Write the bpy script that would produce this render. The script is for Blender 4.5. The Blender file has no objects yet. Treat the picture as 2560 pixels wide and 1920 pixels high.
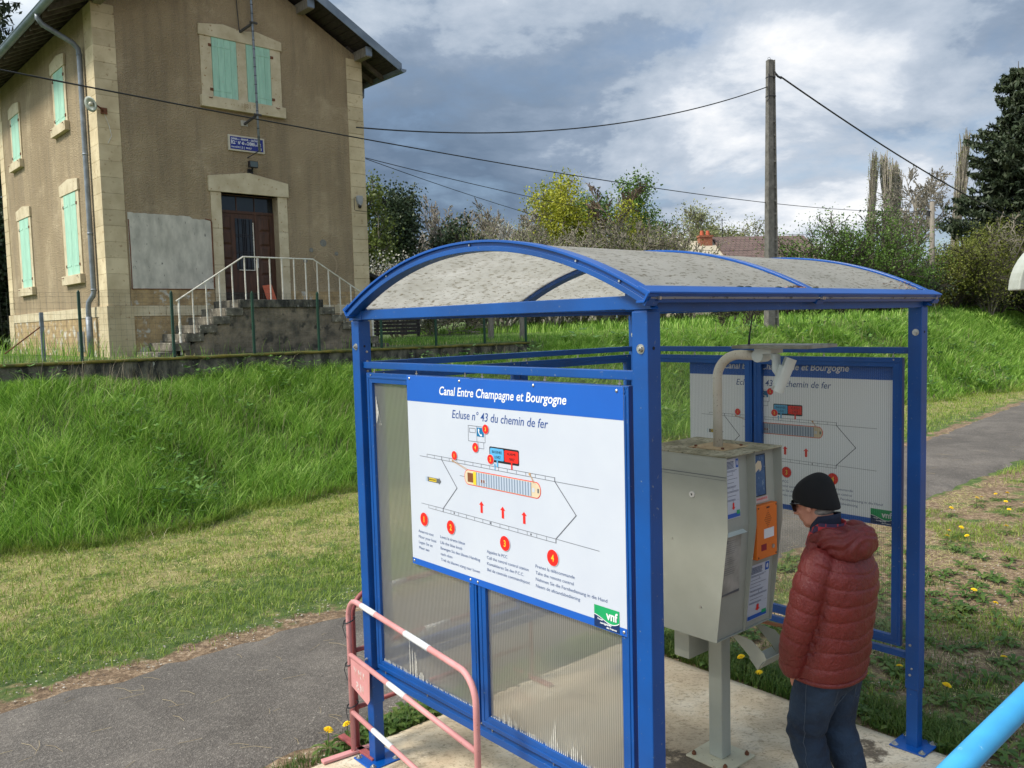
import bpy, bmesh, math, random
import numpy as np
from mathutils import Vector, Matrix, noise as mnoise
sc = bpy.context.scene
col = sc.collection
R = math.radians
# ---------------------------------------------------------------- camera, sky, sun, exposure
HC = 2.561
cam_data = bpy.data.cameras.new('camera'); cam = bpy.data.objects.new('camera', cam_data); col.objects.link(cam)
PITCH, ROLL, FPX = -0.07243, -0.02592, 2093.85
fw = Vector((0, math.cos(PITCH), math.sin(PITCH))); r0 = Vector((1, 0, 0)); u0 = r0.cross(fw)
r2 = math.cos(ROLL)*r0 + math.sin(ROLL)*u0; u2 = -math.sin(ROLL)*r0 + math.cos(ROLL)*u0
m = Matrix.Identity(4)
for i in range(3):
    m[i][0] = r2[i]; m[i][1] = u2[i]; m[i][2] = -fw[i]
m.translation = (0, 0, HC)
cam.matrix_world = m
cam_data.sensor_width = 36; cam_data.lens = 36*FPX/2560; cam_data.clip_end = 3000; cam_data.clip_start = 0.05
sc.camera = cam
SUN_EL, SUN_AZ = R(48), R(205)      # azimuth of the sun measured from +x, anticlockwise
sun_d = bpy.data.lights.new('sun', 'SUN'); sun = bpy.data.objects.new('sun', sun_d); col.objects.link(sun)
sun_d.energy = 2.0; sun_d.angle = R(14); sun_d.color = (1, 0.925, 0.80)
sdir = Vector((math.cos(SUN_EL)*math.cos(SUN_AZ), math.cos(SUN_EL)*math.sin(SUN_AZ), math.sin(SUN_EL)))
sun.rotation_euler = sdir.to_track_quat('Z', 'Y').to_euler(); sun.location = (0, 0, 30)
world = bpy.data.worlds.new('World'); sc.world = world; world.use_nodes = True
wt = world.node_tree; wt.nodes.clear()
def N(t, typ, **kw):
    n = t.nodes.new(typ)
    for k, v in kw.items():
        if k == 'inp':
            for a, b in v.items(): n.inputs[a].default_value = b
        else: setattr(n, k, v)
    return n
def LK(t, a, b): t.links.new(a, b)
def math_n(t, op, a, b=None):
    n = N(t, 'ShaderNodeMath', operation=op)
    for i, v in enumerate((a, b)):
        if v is None: continue
        if isinstance(v, (int, float)): n.inputs[i].default_value = v
        else: LK(t, v, n.inputs[i])
    return n.outputs[0]
def ramp(t, fac, stops, interp='LINEAR'):
    n = N(t, 'ShaderNodeValToRGB'); cr = n.color_ramp; cr.interpolation = interp
    while len(cr.elements) < len(stops): cr.elements.new(0.5)
    for e, (p, c) in zip(cr.elements, stops):
        e.position = p; e.color = (*c, 1) if len(c) == 3 else c
    LK(t, fac, n.inputs[0]); return n.outputs[0]
def mixc(t, fac, a, b, typ='MIX'):
    n = N(t, 'ShaderNodeMix', data_type='RGBA', blend_type=typ)
    for i, v in ((0, fac), (6, a), (7, b)):
        if isinstance(v, (int, float)): n.inputs[i].default_value = v
        elif isinstance(v, tuple): n.inputs[i].default_value = (*v[:3], 1)
        else: LK(t, v, n.inputs[i])
    return n.outputs[2]
sky = N(wt, 'ShaderNodeTexSky', sky_type='NISHITA', sun_disc=False, sun_elevation=SUN_EL, sun_rotation=math.pi/2-SUN_AZ)
tc = N(wt, 'ShaderNodeTexCoord')
sep = N(wt, 'ShaderNodeSeparateXYZ'); LK(wt, tc.outputs['Generated'], sep.inputs[0])
zz = math_n(wt, 'ADD', math_n(wt, 'MAXIMUM', sep.outputs[2], 0.0), 0.30)
cx = math_n(wt, 'DIVIDE', sep.outputs[0], zz); cy = math_n(wt, 'DIVIDE', sep.outputs[1], zz)
cmb = N(wt, 'ShaderNodeCombineXYZ'); LK(wt, cx, cmb.inputs[0]); LK(wt, cy, cmb.inputs[1])
def wnoise(scale, det, rough, dist, off):
    mp = N(wt, 'ShaderNodeMapping'); LK(wt, cmb.outputs[0], mp.inputs[0]); mp.inputs['Location'].default_value = off
    n = N(wt, 'ShaderNodeTexNoise', inp={'Scale': scale, 'Detail': det, 'Roughness': rough, 'Distortion': dist})
    LK(wt, mp.outputs[0], n.inputs['Vector']); return n.outputs[0]
SKY_OFF = (11.6, 3.0, 2.0)
n1 = wnoise(0.62, 10, 0.55, 0.15, SKY_OFF)
n2 = wnoise(2.1, 12, 0.60, 0.2, (7.3, 2.2, 1.0))
mass = math_n(wt, 'ADD', math_n(wt, 'MULTIPLY', n1, 0.62), math_n(wt, 'MULTIPLY', n2, 0.38))
cloud = ramp(wt, mass, [(0.43, (0.78, 1.12, 1.64)), (0.48, (1.12, 1.50, 2.06)), (0.512, (1.52, 1.92, 2.52)), (0.526, (2.1, 2.5, 3.05)), (0.562, (2.8, 3.15, 3.65)), (0.585, (3.8, 4.05, 4.4)), (0.62, (5.0, 5.05, 5.15))])
cover = ramp(wt, n2, [(0.30, (0.6,)*3), (0.48, (1, 1, 1))])
dt_ = N(wt, 'ShaderNodeVectorMath', operation='DOT_PRODUCT'); LK(wt, tc.outputs['Generated'], dt_.inputs[0]); dt_.inputs[1].default_value = sdir
gf = math_n(wt, 'POWER', math_n(wt, 'MAXIMUM', dt_.outputs['Value'], 0.0), 1.4)   # unseen sky towards the sun, brightened and warmed to light the ground
glow = mixc(wt, gf, (1.0, 1.0, 1.0), (4.6, 4.2, 3.5))
skyc = mixc(wt, 1.0, mixc(wt, cover, sky.outputs[0], cloud), glow, 'MULTIPLY')
bg = N(wt, 'ShaderNodeBackground', inp={'Strength': 0.095}); LK(wt, skyc, bg.inputs[0])
wo = N(wt, 'ShaderNodeOutputWorld'); LK(wt, bg.outputs[0], wo.inputs[0])
sc.view_settings.view_transform = 'Standard'; sc.view_settings.look = 'None'
sc.view_settings.exposure = 1.1; sc.view_settings.gamma = 1
sc.render.engine = 'CYCLES'
sc.cycles.max_bounces = 8; sc.cycles.transparent_max_bounces = 16; sc.cycles.transmission_bounces = 8

# ---------------------------------------------------------------- materials
MATS = {}
def newmat(name):
    mt = bpy.data.materials.new(name); mt.use_nodes = True
    t = mt.node_tree; t.nodes.clear()
    out = N(t, 'ShaderNodeOutputMaterial'); p = N(t, 'ShaderNodeBsdfPrincipled'); LK(t, p.outputs[0], out.inputs[0])
    return mt, t, p, out
def coords(t, scale=(1, 1, 1), kind='Object'):
    c = N(t, 'ShaderNodeTexCoord'); mp = N(t, 'ShaderNodeMapping'); mp.inputs['Scale'].default_value = scale
    LK(t, c.outputs[kind], mp.inputs[0]); return mp.outputs[0]
def noise(t, vec, scale, det=4, rough=0.55, dist=0):
    n = N(t, 'ShaderNodeTexNoise', inp={'Scale': scale, 'Detail': det, 'Roughness': rough, 'Distortion': dist})
    LK(t, vec, n.inputs['Vector']); return n.outputs[0]
def bump(t, p, h, strength, dist):
    b = N(t, 'ShaderNodeBump', inp={'Strength': strength, 'Distance': dist}); LK(t, h, b.inputs['Height']); LK(t, b.outputs[0], p.inputs['Normal'])
def pm(name, c, c2=None, rough=0.6, metal=0.0, vs=4, lo=0.35, hi=0.65, bs=None, bd=0.002, bstr=0.6, c3=None, vs3=30, lo3=0.6, hi3=0.66, stretch=(1, 1, 1), spec=0.5, isl=0.0):
    """plain procedural paint / stone / wood: two colours over a noise, optional sharper spots c3, optional bump"""
    mt, t, p, out = newmat(name)
    v = coords(t, stretch)
    if c2 is None: c2 = tuple(x*0.82 for x in c)
    colr = ramp(t, noise(t, v, vs, 6), [(lo, c2), (hi, c)])
    if c3 is not None:
        colr = mixc(t, ramp(t, noise(t, v, vs3, 5, 0.6), [(lo3, (0, 0, 0)), (hi3, (1, 1, 1))]), colr, c3)
    if isl:
        gi = N(t, 'ShaderNodeNewGeometry'); k_ = math_n(t, 'ADD', 1.0-isl*0.5, math_n(t, 'MULTIPLY', gi.outputs['Random Per Island'], isl)); colr = mixc(t, 1.0, colr, k_, 'MULTIPLY')
    LK(t, colr, p.inputs['Base Color'])
    p.inputs['Roughness'].default_value = rough; p.inputs['Metallic'].default_value = metal
    p.inputs['Specular IOR Level'].default_value = spec
    if bs: bump(t, p, noise(t, v, bs, 6, 0.6), bstr, bd)
    MATS[name] = mt; return mt
BLUE = pm('blue_paint', (0.001, 0.074, 0.32), (0.004, 0.052, 0.215), rough=0.40, vs=2.2, lo=0.30, hi=0.62, c3=(0.16, 0.20, 0.27), vs3=55, lo3=0.655, hi3=0.72, bs=40, bd=0.0004)
BLUE_TOP = pm('blue_aluminium', (0.001, 0.080, 0.37), (0.001, 0.066, 0.31), rough=0.28, vs=3)
STEEL = pm('bolt_zinc', (0.62, 0.62, 0.60), (0.4, 0.38, 0.34), rough=0.32, metal=0.85, vs=60)
DARK = pm('dark_gap', (0.01, 0.012, 0.02), rough=0.8)
RUST = pm('rusty_steel', (0.20, 0.075, 0.035), (0.10, 0.04, 0.02), rough=0.9, vs=30, bs=80)
SIGNW = pm('sign_white', (0.56, 0.60, 0.68), (0.53, 0.57, 0.66), rough=0.35, vs=3)
SIGNB = pm('sign_blue', (0.010, 0.11, 0.50), (0.01, 0.10, 0.46), rough=0.35, vs=3)
TXTB = pm('sign_text_blue', (0.02, 0.075, 0.30), rough=0.5)
TXTN = pm('sign_text_navy', (0.03, 0.08, 0.24), rough=0.5)
TXTW = pm('sign_text_white', (0.82, 0.84, 0.88), rough=0.5)
RED = pm('print_red', (0.78, 0.02, 0.015), (0.74, 0.02, 0.015), rough=0.4)
YEL = pm('print_yellow', (0.85, 0.62, 0.04), rough=0.4)
SIGNT = None
CYAN = pm('print_cyan', (0.10, 0.42, 0.74), rough=0.4)
TEAL = pm('print_teal', (0.0, 0.17, 0.40), rough=0.4)
INK = pm('print_black', (0.012, 0.012, 0.018), rough=0.45)
LINE = pm('print_grey_line', (0.12, 0.13, 0.16), rough=0.5)
GREYP = pm('print_grey', (0.13, 0.14, 0.16), rough=0.5)
GREEN = pm('print_green', (0.01, 0.38, 0.13), rough=0.4)
NAVY = pm('print_navy', (0.006, 0.03, 0.12), rough=0.4)
CREAM = pm('print_cream', (0.72, 0.60, 0.42), rough=0.5)
BROWN = pm('print_brown', (0.22, 0.07, 0.03), rough=0.5)
SIGNT, t_, p_, o_ = newmat('brightened_back_board')
p_.inputs['Base Color'].default_value = (0.88, 0.90, 0.93, 1); p_.inputs['Roughness'].default_value = 0.4  # back board set paler than the front one, offsetting the shade inside
_tl = N(t_, 'ShaderNodeBsdfTranslucent'); _tl.inputs[0].default_value = (0.88, 0.90, 0.93, 1); _m = N(t_, 'ShaderNodeMixShader', inp={0: 0.38}); LK(t_, p_.outputs[0], _m.inputs[1]); LK(t_, _tl.outputs[0], _m.inputs[2]); LK(t_, _m.outputs[0], o_.inputs[0])
BARGE, t_, p_, o_ = newmat('print_barge_hold')
_v = coords(t_); _w = N(t_, 'ShaderNodeTexWave', wave_type='BANDS', bands_direction='X', inp={'Scale': 17.0}); LK(t_, _v, _w.inputs[0])
LK(t_, ramp(t_, _w.outputs[1], [(0.2, (0.20, 0.26, 0.36)), (0.8, (0.48, 0.55, 0.66))]), p_.inputs['Base Color']); p_.inputs['Roughness'].default_value = 0.4
LIME = pm('limestone', (0.62, 0.52, 0.34), (0.47, 0.38, 0.235), rough=0.9, vs=2.2, bs=35, bd=0.004, c3=(0.26, 0.16, 0.08), vs3=11, lo3=0.60, hi3=0.74, isl=0.30)
LIME_W = pm('limestone_pale', (0.62, 0.54, 0.38), (0.48, 0.40, 0.26), rough=0.9, vs=3, bs=30, bd=0.003, c3=(0.30, 0.17, 0.07), vs3=16, lo3=0.62, hi3=0.70)
CEMENT = pm('cement_render', (0.60, 0.57, 0.49), (0.38, 0.365, 0.315), rough=0.95, vs=2.4, bs=25, bd=0.004, c3=(0.13, 0.13, 0.12), vs3=9, lo3=0.63, hi3=0.74, stretch=(2.2, 1, 0.9))
RUBBLE = pm('rubble_base', (0.46, 0.33, 0.17), (0.27, 0.19, 0.10), rough=0.95, vs=5, bs=9, bd=0.04, bstr=0.9, c3=(0.50, 0.47, 0.40), vs3=4, lo3=0.55, hi3=0.62)
def stucco():
    mt, t, p, out = newmat('stucco')
    v = coords(t)
    base = ramp(t, noise(t, v, 0.55, 6, 0.6), [(0.3, (0.31, 0.235, 0.14)), (0.7, (0.47, 0.37, 0.235))])
    grain = N(t, 'ShaderNodeTexVoronoi', inp={'Scale': 34.0, 'Randomness': 1.0}); LK(t, v, grain.inputs['Vector'])
    g2 = noise(t, v, 55, 3, 0.6)
    base = mixc(t, ramp(t, g2, [(0.3, (0.45,)*3), (0.75, (0.0,)*3)]), base, (0.20, 0.145, 0.085))
    sp = ramp(t, noise(t, coords(t, (1, 1, 0.35)), 5.5, 4, 0.7), [(0.66, (0, 0, 0)), (0.72, (1, 1, 1))])
    base = mixc(t, math_n(t, 'MULTIPLY', sp, 0.5), base, (0.46, 0.38, 0.27))
    run = ramp(t, noise(t, coords(t, (2.2, 2.2, 0.22)), 1.6, 6, 0.65), [(0.46, (0, 0, 0)), (0.62, (1, 1, 1))])
    base = mixc(t, math_n(t, 'MULTIPLY', run, 0.38), base, (0.17, 0.135, 0.095))
    pale = ramp(t, noise(t, v, 1.1, 8, 0.7), [(0.55, (0, 0, 0)), (0.68, (1, 1, 1))]); base = mixc(t, math_n(t, 'MULTIPLY', pale, 0.40), base, (0.56, 0.45, 0.30))
    LK(t, base, p.inputs['Base Color']); p.inputs['Roughness'].default_value = 0.95
    h = math_n(t, 'ADD', math_n(t, 'MULTIPLY', grain.outputs['Distance'], 1.0), math_n(t, 'MULTIPLY', g2, 0.8))
    bump(t, p, h, 0.9, 0.02); return mt
STUCCO = stucco()
MINT = pm('mint_shutter', (0.38, 0.64, 0.50), (0.31, 0.55, 0.43), rough=0.7, vs=5, c3=(0.40, 0.44, 0.36), vs3=22, lo3=0.60, hi3=0.68, stretch=(3, 3, 0.6), isl=0.16)
ZINC = pm('zinc', (0.24, 0.29, 0.35), (0.16, 0.20, 0.25), rough=0.5, metal=0.4, vs=3, bs=12, bd=0.002)
ZINC_D = pm('zinc_pipe', (0.25, 0.28, 0.32), (0.14, 0.16, 0.18), rough=0.5, metal=0.35, vs=5)
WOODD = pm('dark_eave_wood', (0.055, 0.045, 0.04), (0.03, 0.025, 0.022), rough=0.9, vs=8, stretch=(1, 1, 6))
WOODG = pm('grey_wood', (0.27, 0.24, 0.20), (0.16, 0.135, 0.11), rough=0.9, vs=12, bs=30, stretch=(3, 3, 0.5), c3=(0.10, 0.08, 0.06), vs3=20)
DOORW = pm('door_wood', (0.085, 0.035, 0.018), (0.045, 0.02, 0.012), rough=0.6, vs=6, stretch=(3, 3, 0.5), bs=30, bd=0.001)
DOORG = pm('weathered_door_foot', (0.06, 0.045, 0.038), (0.03, 0.02, 0.016), rough=0.8, vs=6, stretch=(0.6, 3, 3))
GLASSD = pm('dark_glass', (0.02, 0.025, 0.03), (0.012, 0.014, 0.018), rough=0.08, vs=3)
TILE = pm('roof_tile_brown', (0.15, 0.09, 0.07), (0.09, 0.055, 0.045), rough=0.9, vs=9)
TILER = pm('terracotta_orange', (0.55, 0.13, 0.06), (0.45, 0.10, 0.05), rough=0.8, vs=9)
STONEM = pm('mossy_wall', (0.20, 0.18, 0.14), (0.035, 0.034, 0.03), rough=0.95, vs=2.6, lo=0.42, hi=0.62, bs=18, bd=0.03, bstr=1.0, stretch=(1.6, 1.6, 0.8), c3=(0.42, 0.42, 0.38), vs3=8, lo3=0.64, hi3=0.70)
MOSS = pm('moss', (0.16, 0.13, 0.02), (0.05, 0.055, 0.012), rough=1, vs=5, bs=40, bd=0.02)
WHITEP = pm('white_rail_paint', (0.72, 0.70, 0.64), (0.60, 0.55, 0.46), rough=0.5, vs=10, c3=(0.25, 0.12, 0.06), vs3=40, lo3=0.72, hi3=0.78)
FGREEN = pm('fence_green', (0.012, 0.06, 0.035), (0.01, 0.045, 0.03), rough=0.45)
WIREM = pm('fence_wire', (0.08, 0.09, 0.08), rough=0.5, metal=0.4)
CONC = pm('pole_concrete', (0.17, 0.16, 0.145), (0.10, 0.095, 0.085), rough=0.95, vs=6, bs=35, bd=0.004, c3=(0.07, 0.065, 0.06), vs3=25, lo3=0.6, hi3=0.68)
CABLE = pm('cable_black', (0.018, 0.018, 0.02), rough=0.6)
CAB = pm('cabinet_grey', (0.42, 0.44, 0.39), (0.35, 0.365, 0.32), rough=0.45, vs=2.5, c3=(0.20, 0.19, 0.15), vs3=45, lo3=0.70, hi3=0.75)
CABT = pm('lichen_cabinet_top', (0.42, 0.40, 0.30), (0.20, 0.19, 0.12), rough=0.95, vs=9, bs=50, bd=0.003, c3=(0.10, 0.09, 0.06), vs3=40, lo3=0.56, hi3=0.62)
PLYR = pm('stained_plate', (0.50, 0.40, 0.25), (0.36, 0.26, 0.15), rough=0.9, vs=8, c3=(0.24, 0.12, 0.05), vs3=22)
CREAMP = pm('cream_plate_paint', (0.60, 0.57, 0.42), (0.50, 0.46, 0.33), rough=0.6, vs=8, c3=(0.16, 0.11, 0.06), vs3=38, lo3=0.64, hi3=0.70)
ORANGE = pm('orange_box', (0.78, 0.19, 0.02), (0.72, 0.17, 0.02), rough=0.5, vs=6)
PIPEW = pm('flaking_white_pipe', (0.68, 0.66, 0.58), (0.60, 0.57, 0.48), rough=0.7, vs=6, c3=(0.22, 0.16, 0.11), vs3=115, lo3=0.62, hi3=0.67)
CAMW = pm('camera_white', (0.66, 0.72, 0.70), (0.55, 0.60, 0.57), rough=0.4, vs=5)
SOLAR = pm('panel_edge_grey', (0.30, 0.31, 0.27), (0.18, 0.18, 0.14), rough=0.6, vs=12)
PINK = pm('faded_pink_paint', (0.62, 0.285, 0.285), (0.54, 0.23, 0.225), rough=0.55, vs=6, c3=(0.24, 0.09, 0.05), vs3=55, lo3=0.66, hi3=0.70)
PINKD = pm('dull_red_paint', (0.34, 0.085, 0.085), (0.26, 0.06, 0.06), rough=0.55, vs=6, c3=(0.10, 0.05, 0.04), vs3=55, lo3=0.62, hi3=0.70)
BANDW = pm('white_tape', (0.74, 0.76, 0.78), (0.68, 0.70, 0.72), rough=0.45, vs=9)
ASPH = None
COPPER = pm('copper_pipe', (0.45, 0.18, 0.08), (0.35, 0.13, 0.06), rough=0.5, vs=9)
RAILB = pm('light_blue_rail', (0.05, 0.33, 0.62), (0.045, 0.28, 0.55), rough=0.35, vs=14, c3=(0.20, 0.45, 0.62), vs3=60, lo3=0.66, hi3=0.72)
PLAST = pm('grubby_white_panel', (0.44, 0.46, 0.42), (0.34, 0.36, 0.31), rough=0.6, vs=14)
SKIN = pm('skin', (0.56, 0.27, 0.19), (0.47, 0.20, 0.135), rough=0.5, vs=12, bs=90, bd=0.0006)
KNIT = pm('black_knit', (0.006, 0.006, 0.007), rough=0.95, bs=220, bd=0.001, stretch=(1, 1, 0.3))
LENS = pm('black_lens', (0.006, 0.006, 0.008), rough=0.08)
def jacket_mat():
    mt, t, p, out = newmat('rust_red_nylon')
    v = coords(t)
    LK(t, ramp(t, noise(t, v, 3, 4), [(0.3, (0.140, 0.016, 0.015)), (0.7, (0.190, 0.024, 0.020))]), p.inputs['Base Color'])
    p.inputs['Roughness'].default_value = 0.40
    h = math_n(t, 'ADD', noise(t, coords(t, (1, 1, 0.6)), 17, 4, 0.65, 2.2), math_n(t, 'MULTIPLY', noise(t, v, 55, 4, 0.65, 1.5), 0.45))
    bump(t, p, h, 0.8, 0.012); return mt
JACKET = jacket_mat()
DENIM = pm('dark_denim', (0.022, 0.046, 0.088), (0.007, 0.016, 0.036), rough=0.9, vs=5, lo=0.38, hi=0.66, bs=11, bd=0.03, bstr=0.8)
DENIMS = pm('denim_stitch', (0.09, 0.115, 0.15), rough=0.9)
NAVYF = pm('navy_collar', (0.008, 0.013, 0.035), rough=0.85, bs=60)
PLAID, t_, p_, o_ = newmat('plaid_lining')
_v = coords(t_); _ck = N(t_, 'ShaderNodeTexChecker', inp={'Scale': 26.0, 'Color1': (0.42, 0.03, 0.035, 1), 'Color2': (0.05, 0.025, 0.06, 1)}); LK(t_, _v, _ck.inputs[0])
LK(t_, _ck.outputs[0], p_.inputs['Base Color']); p_.inputs['Roughness'].default_value = 0.9
SHOE = pm('brown_shoe', (0.05, 0.03, 0.02), rough=0.6)
YFLOW = pm('dandelion_yellow', (0.95, 0.72, 0.012), (0.90, 0.60, 0.008), rough=0.8, vs=120, bs=300, bd=0.003)
STEMG = pm('stem_green', (0.09, 0.14, 0.03), rough=0.7)
BARK = pm('bark_grey', (0.27, 0.24, 0.19), (0.16, 0.14, 0.11), rough=0.95, vs=5, bs=15, bd=0.02)
BARKP = pm('bark_pale', (0.34, 0.30, 0.25), (0.22, 0.19, 0.15), rough=0.95, vs=5)
BARKB = pm('bark_birch', (0.62, 0.60, 0.56), (0.34, 0.32, 0.29), rough=0.9, vs=5)
BARKR = pm('bark_reddish', (0.22, 0.155, 0.115), (0.13, 0.09, 0.065), rough=0.95, vs=5)
BARKD = pm('bark_dark', (0.07, 0.058, 0.045), (0.04, 0.032, 0.025), rough=0.95, vs=5)
def leafmat(name, cols, rough=0.5, trans=0.25, pos=0.6, ns=0.9):
    """leaf and blade colours: random per leaf, drifting slowly over the plant"""
    mt, t, p, out = newmat(name)
    g = N(t, 'ShaderNodeNewGeometry'); v = coords(t)
    f = math_n(t, 'ADD', math_n(t, 'MULTIPLY', g.outputs['Random Per Island'], 1-pos), math_n(t, 'MULTIPLY', noise(t, v, ns, 4, 0.6), pos))
    k = len(cols); c = ramp(t, f, [(0.22+0.56*i/(k-1), cc) for i, cc in enumerate(cols)])
    LK(t, c, p.inputs['Base Color']); p.inputs['Roughness'].default_value = rough; p.inputs['Specular IOR Level'].default_value = 0.3
    tr = N(t, 'ShaderNodeBsdfTranslucent'); LK(t, c, tr.inputs[0])
    mx = N(t, 'ShaderNodeMixShader', inp={0: trans}); LK(t, p.outputs[0], mx.inputs[1]); LK(t, tr.outputs[0], mx.inputs[2]); LK(t, mx.outputs[0], out.inputs[0])
    return mt
L_TALL = leafmat('tall_grass_green', [(0.070, 0.16, 0.020), (0.15, 0.31, 0.034), (0.27, 0.46, 0.065), (0.48, 0.62, 0.18)], trans=0.38, pos=0.55, ns=1.9)
L_LAWN = leafmat('short_grass', [(0.075, 0.155, 0.018), (0.16, 0.26, 0.032), (0.29, 0.38, 0.06), (0.42, 0.46, 0.12)], trans=0.32, ns=4.5, pos=0.66)
L_STRAW = leafmat('cut_straw', [(0.26, 0.36, 0.06), (0.46, 0.50, 0.13), (0.66, 0.57, 0.26), (0.80, 0.70, 0.44)], trans=0.2, pos=0.62, ns=5.5)
L_WEED = leafmat('weed_green', [(0.035, 0.085, 0.016), (0.08, 0.15, 0.025), (0.16, 0.20, 0.05)])
L_GREEN = leafmat('leaf_green', [(0.04, 0.085, 0.014), (0.09, 0.17, 0.026), (0.17, 0.27, 0.05)])
L_OLIVE = leafmat('leaf_olive', [(0.055, 0.075, 0.016), (0.11, 0.145, 0.03), (0.20, 0.24, 0.055)])
L_YELLOW = leafmat('leaf_yellow', [(0.20, 0.24, 0.02), (0.34, 0.36, 0.03), (0.48, 0.46, 0.05)])
L_PALE = leafmat('leaf_pale', [(0.17, 0.20, 0.07), (0.28, 0.30, 0.13), (0.40, 0.40, 0.22)])
L_DARK = leafmat('leaf_dark', [(0.018, 0.032, 0.014), (0.038, 0.062, 0.026), (0.075, 0.10, 0.045)], trans=0.15)
L_SPRUCE = leafmat('needle_dark', [(0.017, 0.026, 0.013), (0.036, 0.053, 0.024), (0.072, 0.092, 0.042)], trans=0.1)
L_BROWN = leafmat('leaf_brown', [(0.09, 0.075, 0.035), (0.17, 0.14, 0.06), (0.25, 0.24, 0.10)])
L_WILLOW = leafmat('leaf_willow', [(0.07, 0.09, 0.012), (0.14, 0.165, 0.025), (0.26, 0.27, 0.06)])
L_BLOSSOM = leafmat('blossom', [(0.30, 0.28, 0.22), (0.50, 0.48, 0.42), (0.6, 0.58, 0.52)])
def poly_mat(soil, clear):  # soil: share of milky scatter in the sheet
    mt, t, p, out = newmat('ribbed_polycarbonate'); t.nodes.remove(p)
    c = N(t, 'ShaderNodeTexCoord'); sp = N(t, 'ShaderNodeSeparateXYZ'); LK(t, c.outputs['Object'], sp.inputs[0])
    along = math_n(t, 'ADD', sp.outputs[0], sp.outputs[1])
    h = math_n(t, 'MULTIPLY', math_n(t, 'ADD', math_n(t, 'SINE', math_n(t, 'MULTIPLY', along, 2*math.pi/0.0125)), 1.0), 0.5)
    b = N(t, 'ShaderNodeBump', inp={'Strength': 0.6, 'Distance': 0.004}); LK(t, h, b.inputs['Height'])
    lo_ = (0.70, 0.70, 0.68) if clear > 0.8 else (0.40, 0.39, 0.35)  # paler rib valleys in the clear copy, brightening what lies behind
    tr = N(t, 'ShaderNodeBsdfTransparent'); LK(t, ramp(t, h, [(0.0, lo_), (0.4, (0.93, 0.925, 0.90)), (1.0, (0.97, 0.965, 0.94))]), tr.inputs[0])
    rf = N(t, 'ShaderNodeBsdfRefraction', inp={'IOR': 1.12, 'Roughness': 0.28}); rf.inputs['Color'].default_value = (0.93, 0.92, 0.87, 1); LK(t, b.outputs[0], rf.inputs['Normal'])
    gl = N(t, 'ShaderNodeBsdfGlossy', inp={'Roughness': 0.13}); gl.inputs['Color'].default_value = (1, 1, 1, 1); LK(t, b.outputs[0], gl.inputs['Normal'])
    d = N(t, 'ShaderNodeBsdfDiffuse'); tl = N(t, 'ShaderNodeBsdfTranslucent')
    dc = ramp(t, h, [(0.0, (0.36, 0.35, 0.31)), (1.0, (0.74, 0.73, 0.68))]); LK(t, dc, d.inputs[0]); LK(t, dc, tl.inputs[0])
    def mx(f, a, b_):
        m_ = N(t, 'ShaderNodeMixShader'); LK(t, a, m_.inputs[1]); LK(t, b_, m_.inputs[2])
        if isinstance(f, float): m_.inputs[0].default_value = f
        else: LK(t, f, m_.inputs[0])
        return m_.outputs[0]
    fr = N(t, 'ShaderNodeFresnel', inp={'IOR': 1.35}); LK(t, b.outputs[0], fr.inputs['Normal'])
    body = mx(soil, mx(1.0-clear, tr.outputs[0], rf.outputs[0]), mx(0.62, d.outputs[0], tl.outputs[0]))
    LK(t, mx(math_n(t, 'MINIMUM', math_n(t, 'MULTIPLY', fr.outputs[0], 0.5), 0.25), body, gl.outputs[0]), out.inputs[0]); return mt
POLY = poly_mat(0.42, 0.55)
POLYB = poly_mat(0.09, 0.91)  # clearer copy for back and left panels, set to brighten the shaded board
def roof_mat():
    mt, t, p, out = newmat('lichened_roof_sheet')
    v = coords(t, (1.5, 0.62, 1.5))
    sp = ramp(t, noise(t, v, 42, 5, 0.60, 0.4), [(0.565, (0, 0, 0)), (0.62, (1, 1, 1))])
    base = ramp(t, noise(t, coords(t), 3.5, 5), [(0.3, (0.66, 0.65, 0.61)), (0.7, (0.78, 0.77, 0.74))])
    c = mixc(t, math_n(t, 'MULTIPLY', sp, 0.80), base, (0.26, 0.225, 0.16))
    LK(t, c, p.inputs['Base Color']); p.inputs['Roughness'].default_value = 0.7
    tr = N(t, 'ShaderNodeBsdfTranslucent'); LK(t, c, tr.inputs[0])
    mx = N(t, 'ShaderNodeMixShader', inp={0: 0.74}); LK(t, p.outputs[0], mx.inputs[1]); LK(t, tr.outputs[0], mx.inputs[2]); LK(t, mx.outputs[0], out.inputs[0])
    return mt
ROOFP = roof_mat()
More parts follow.
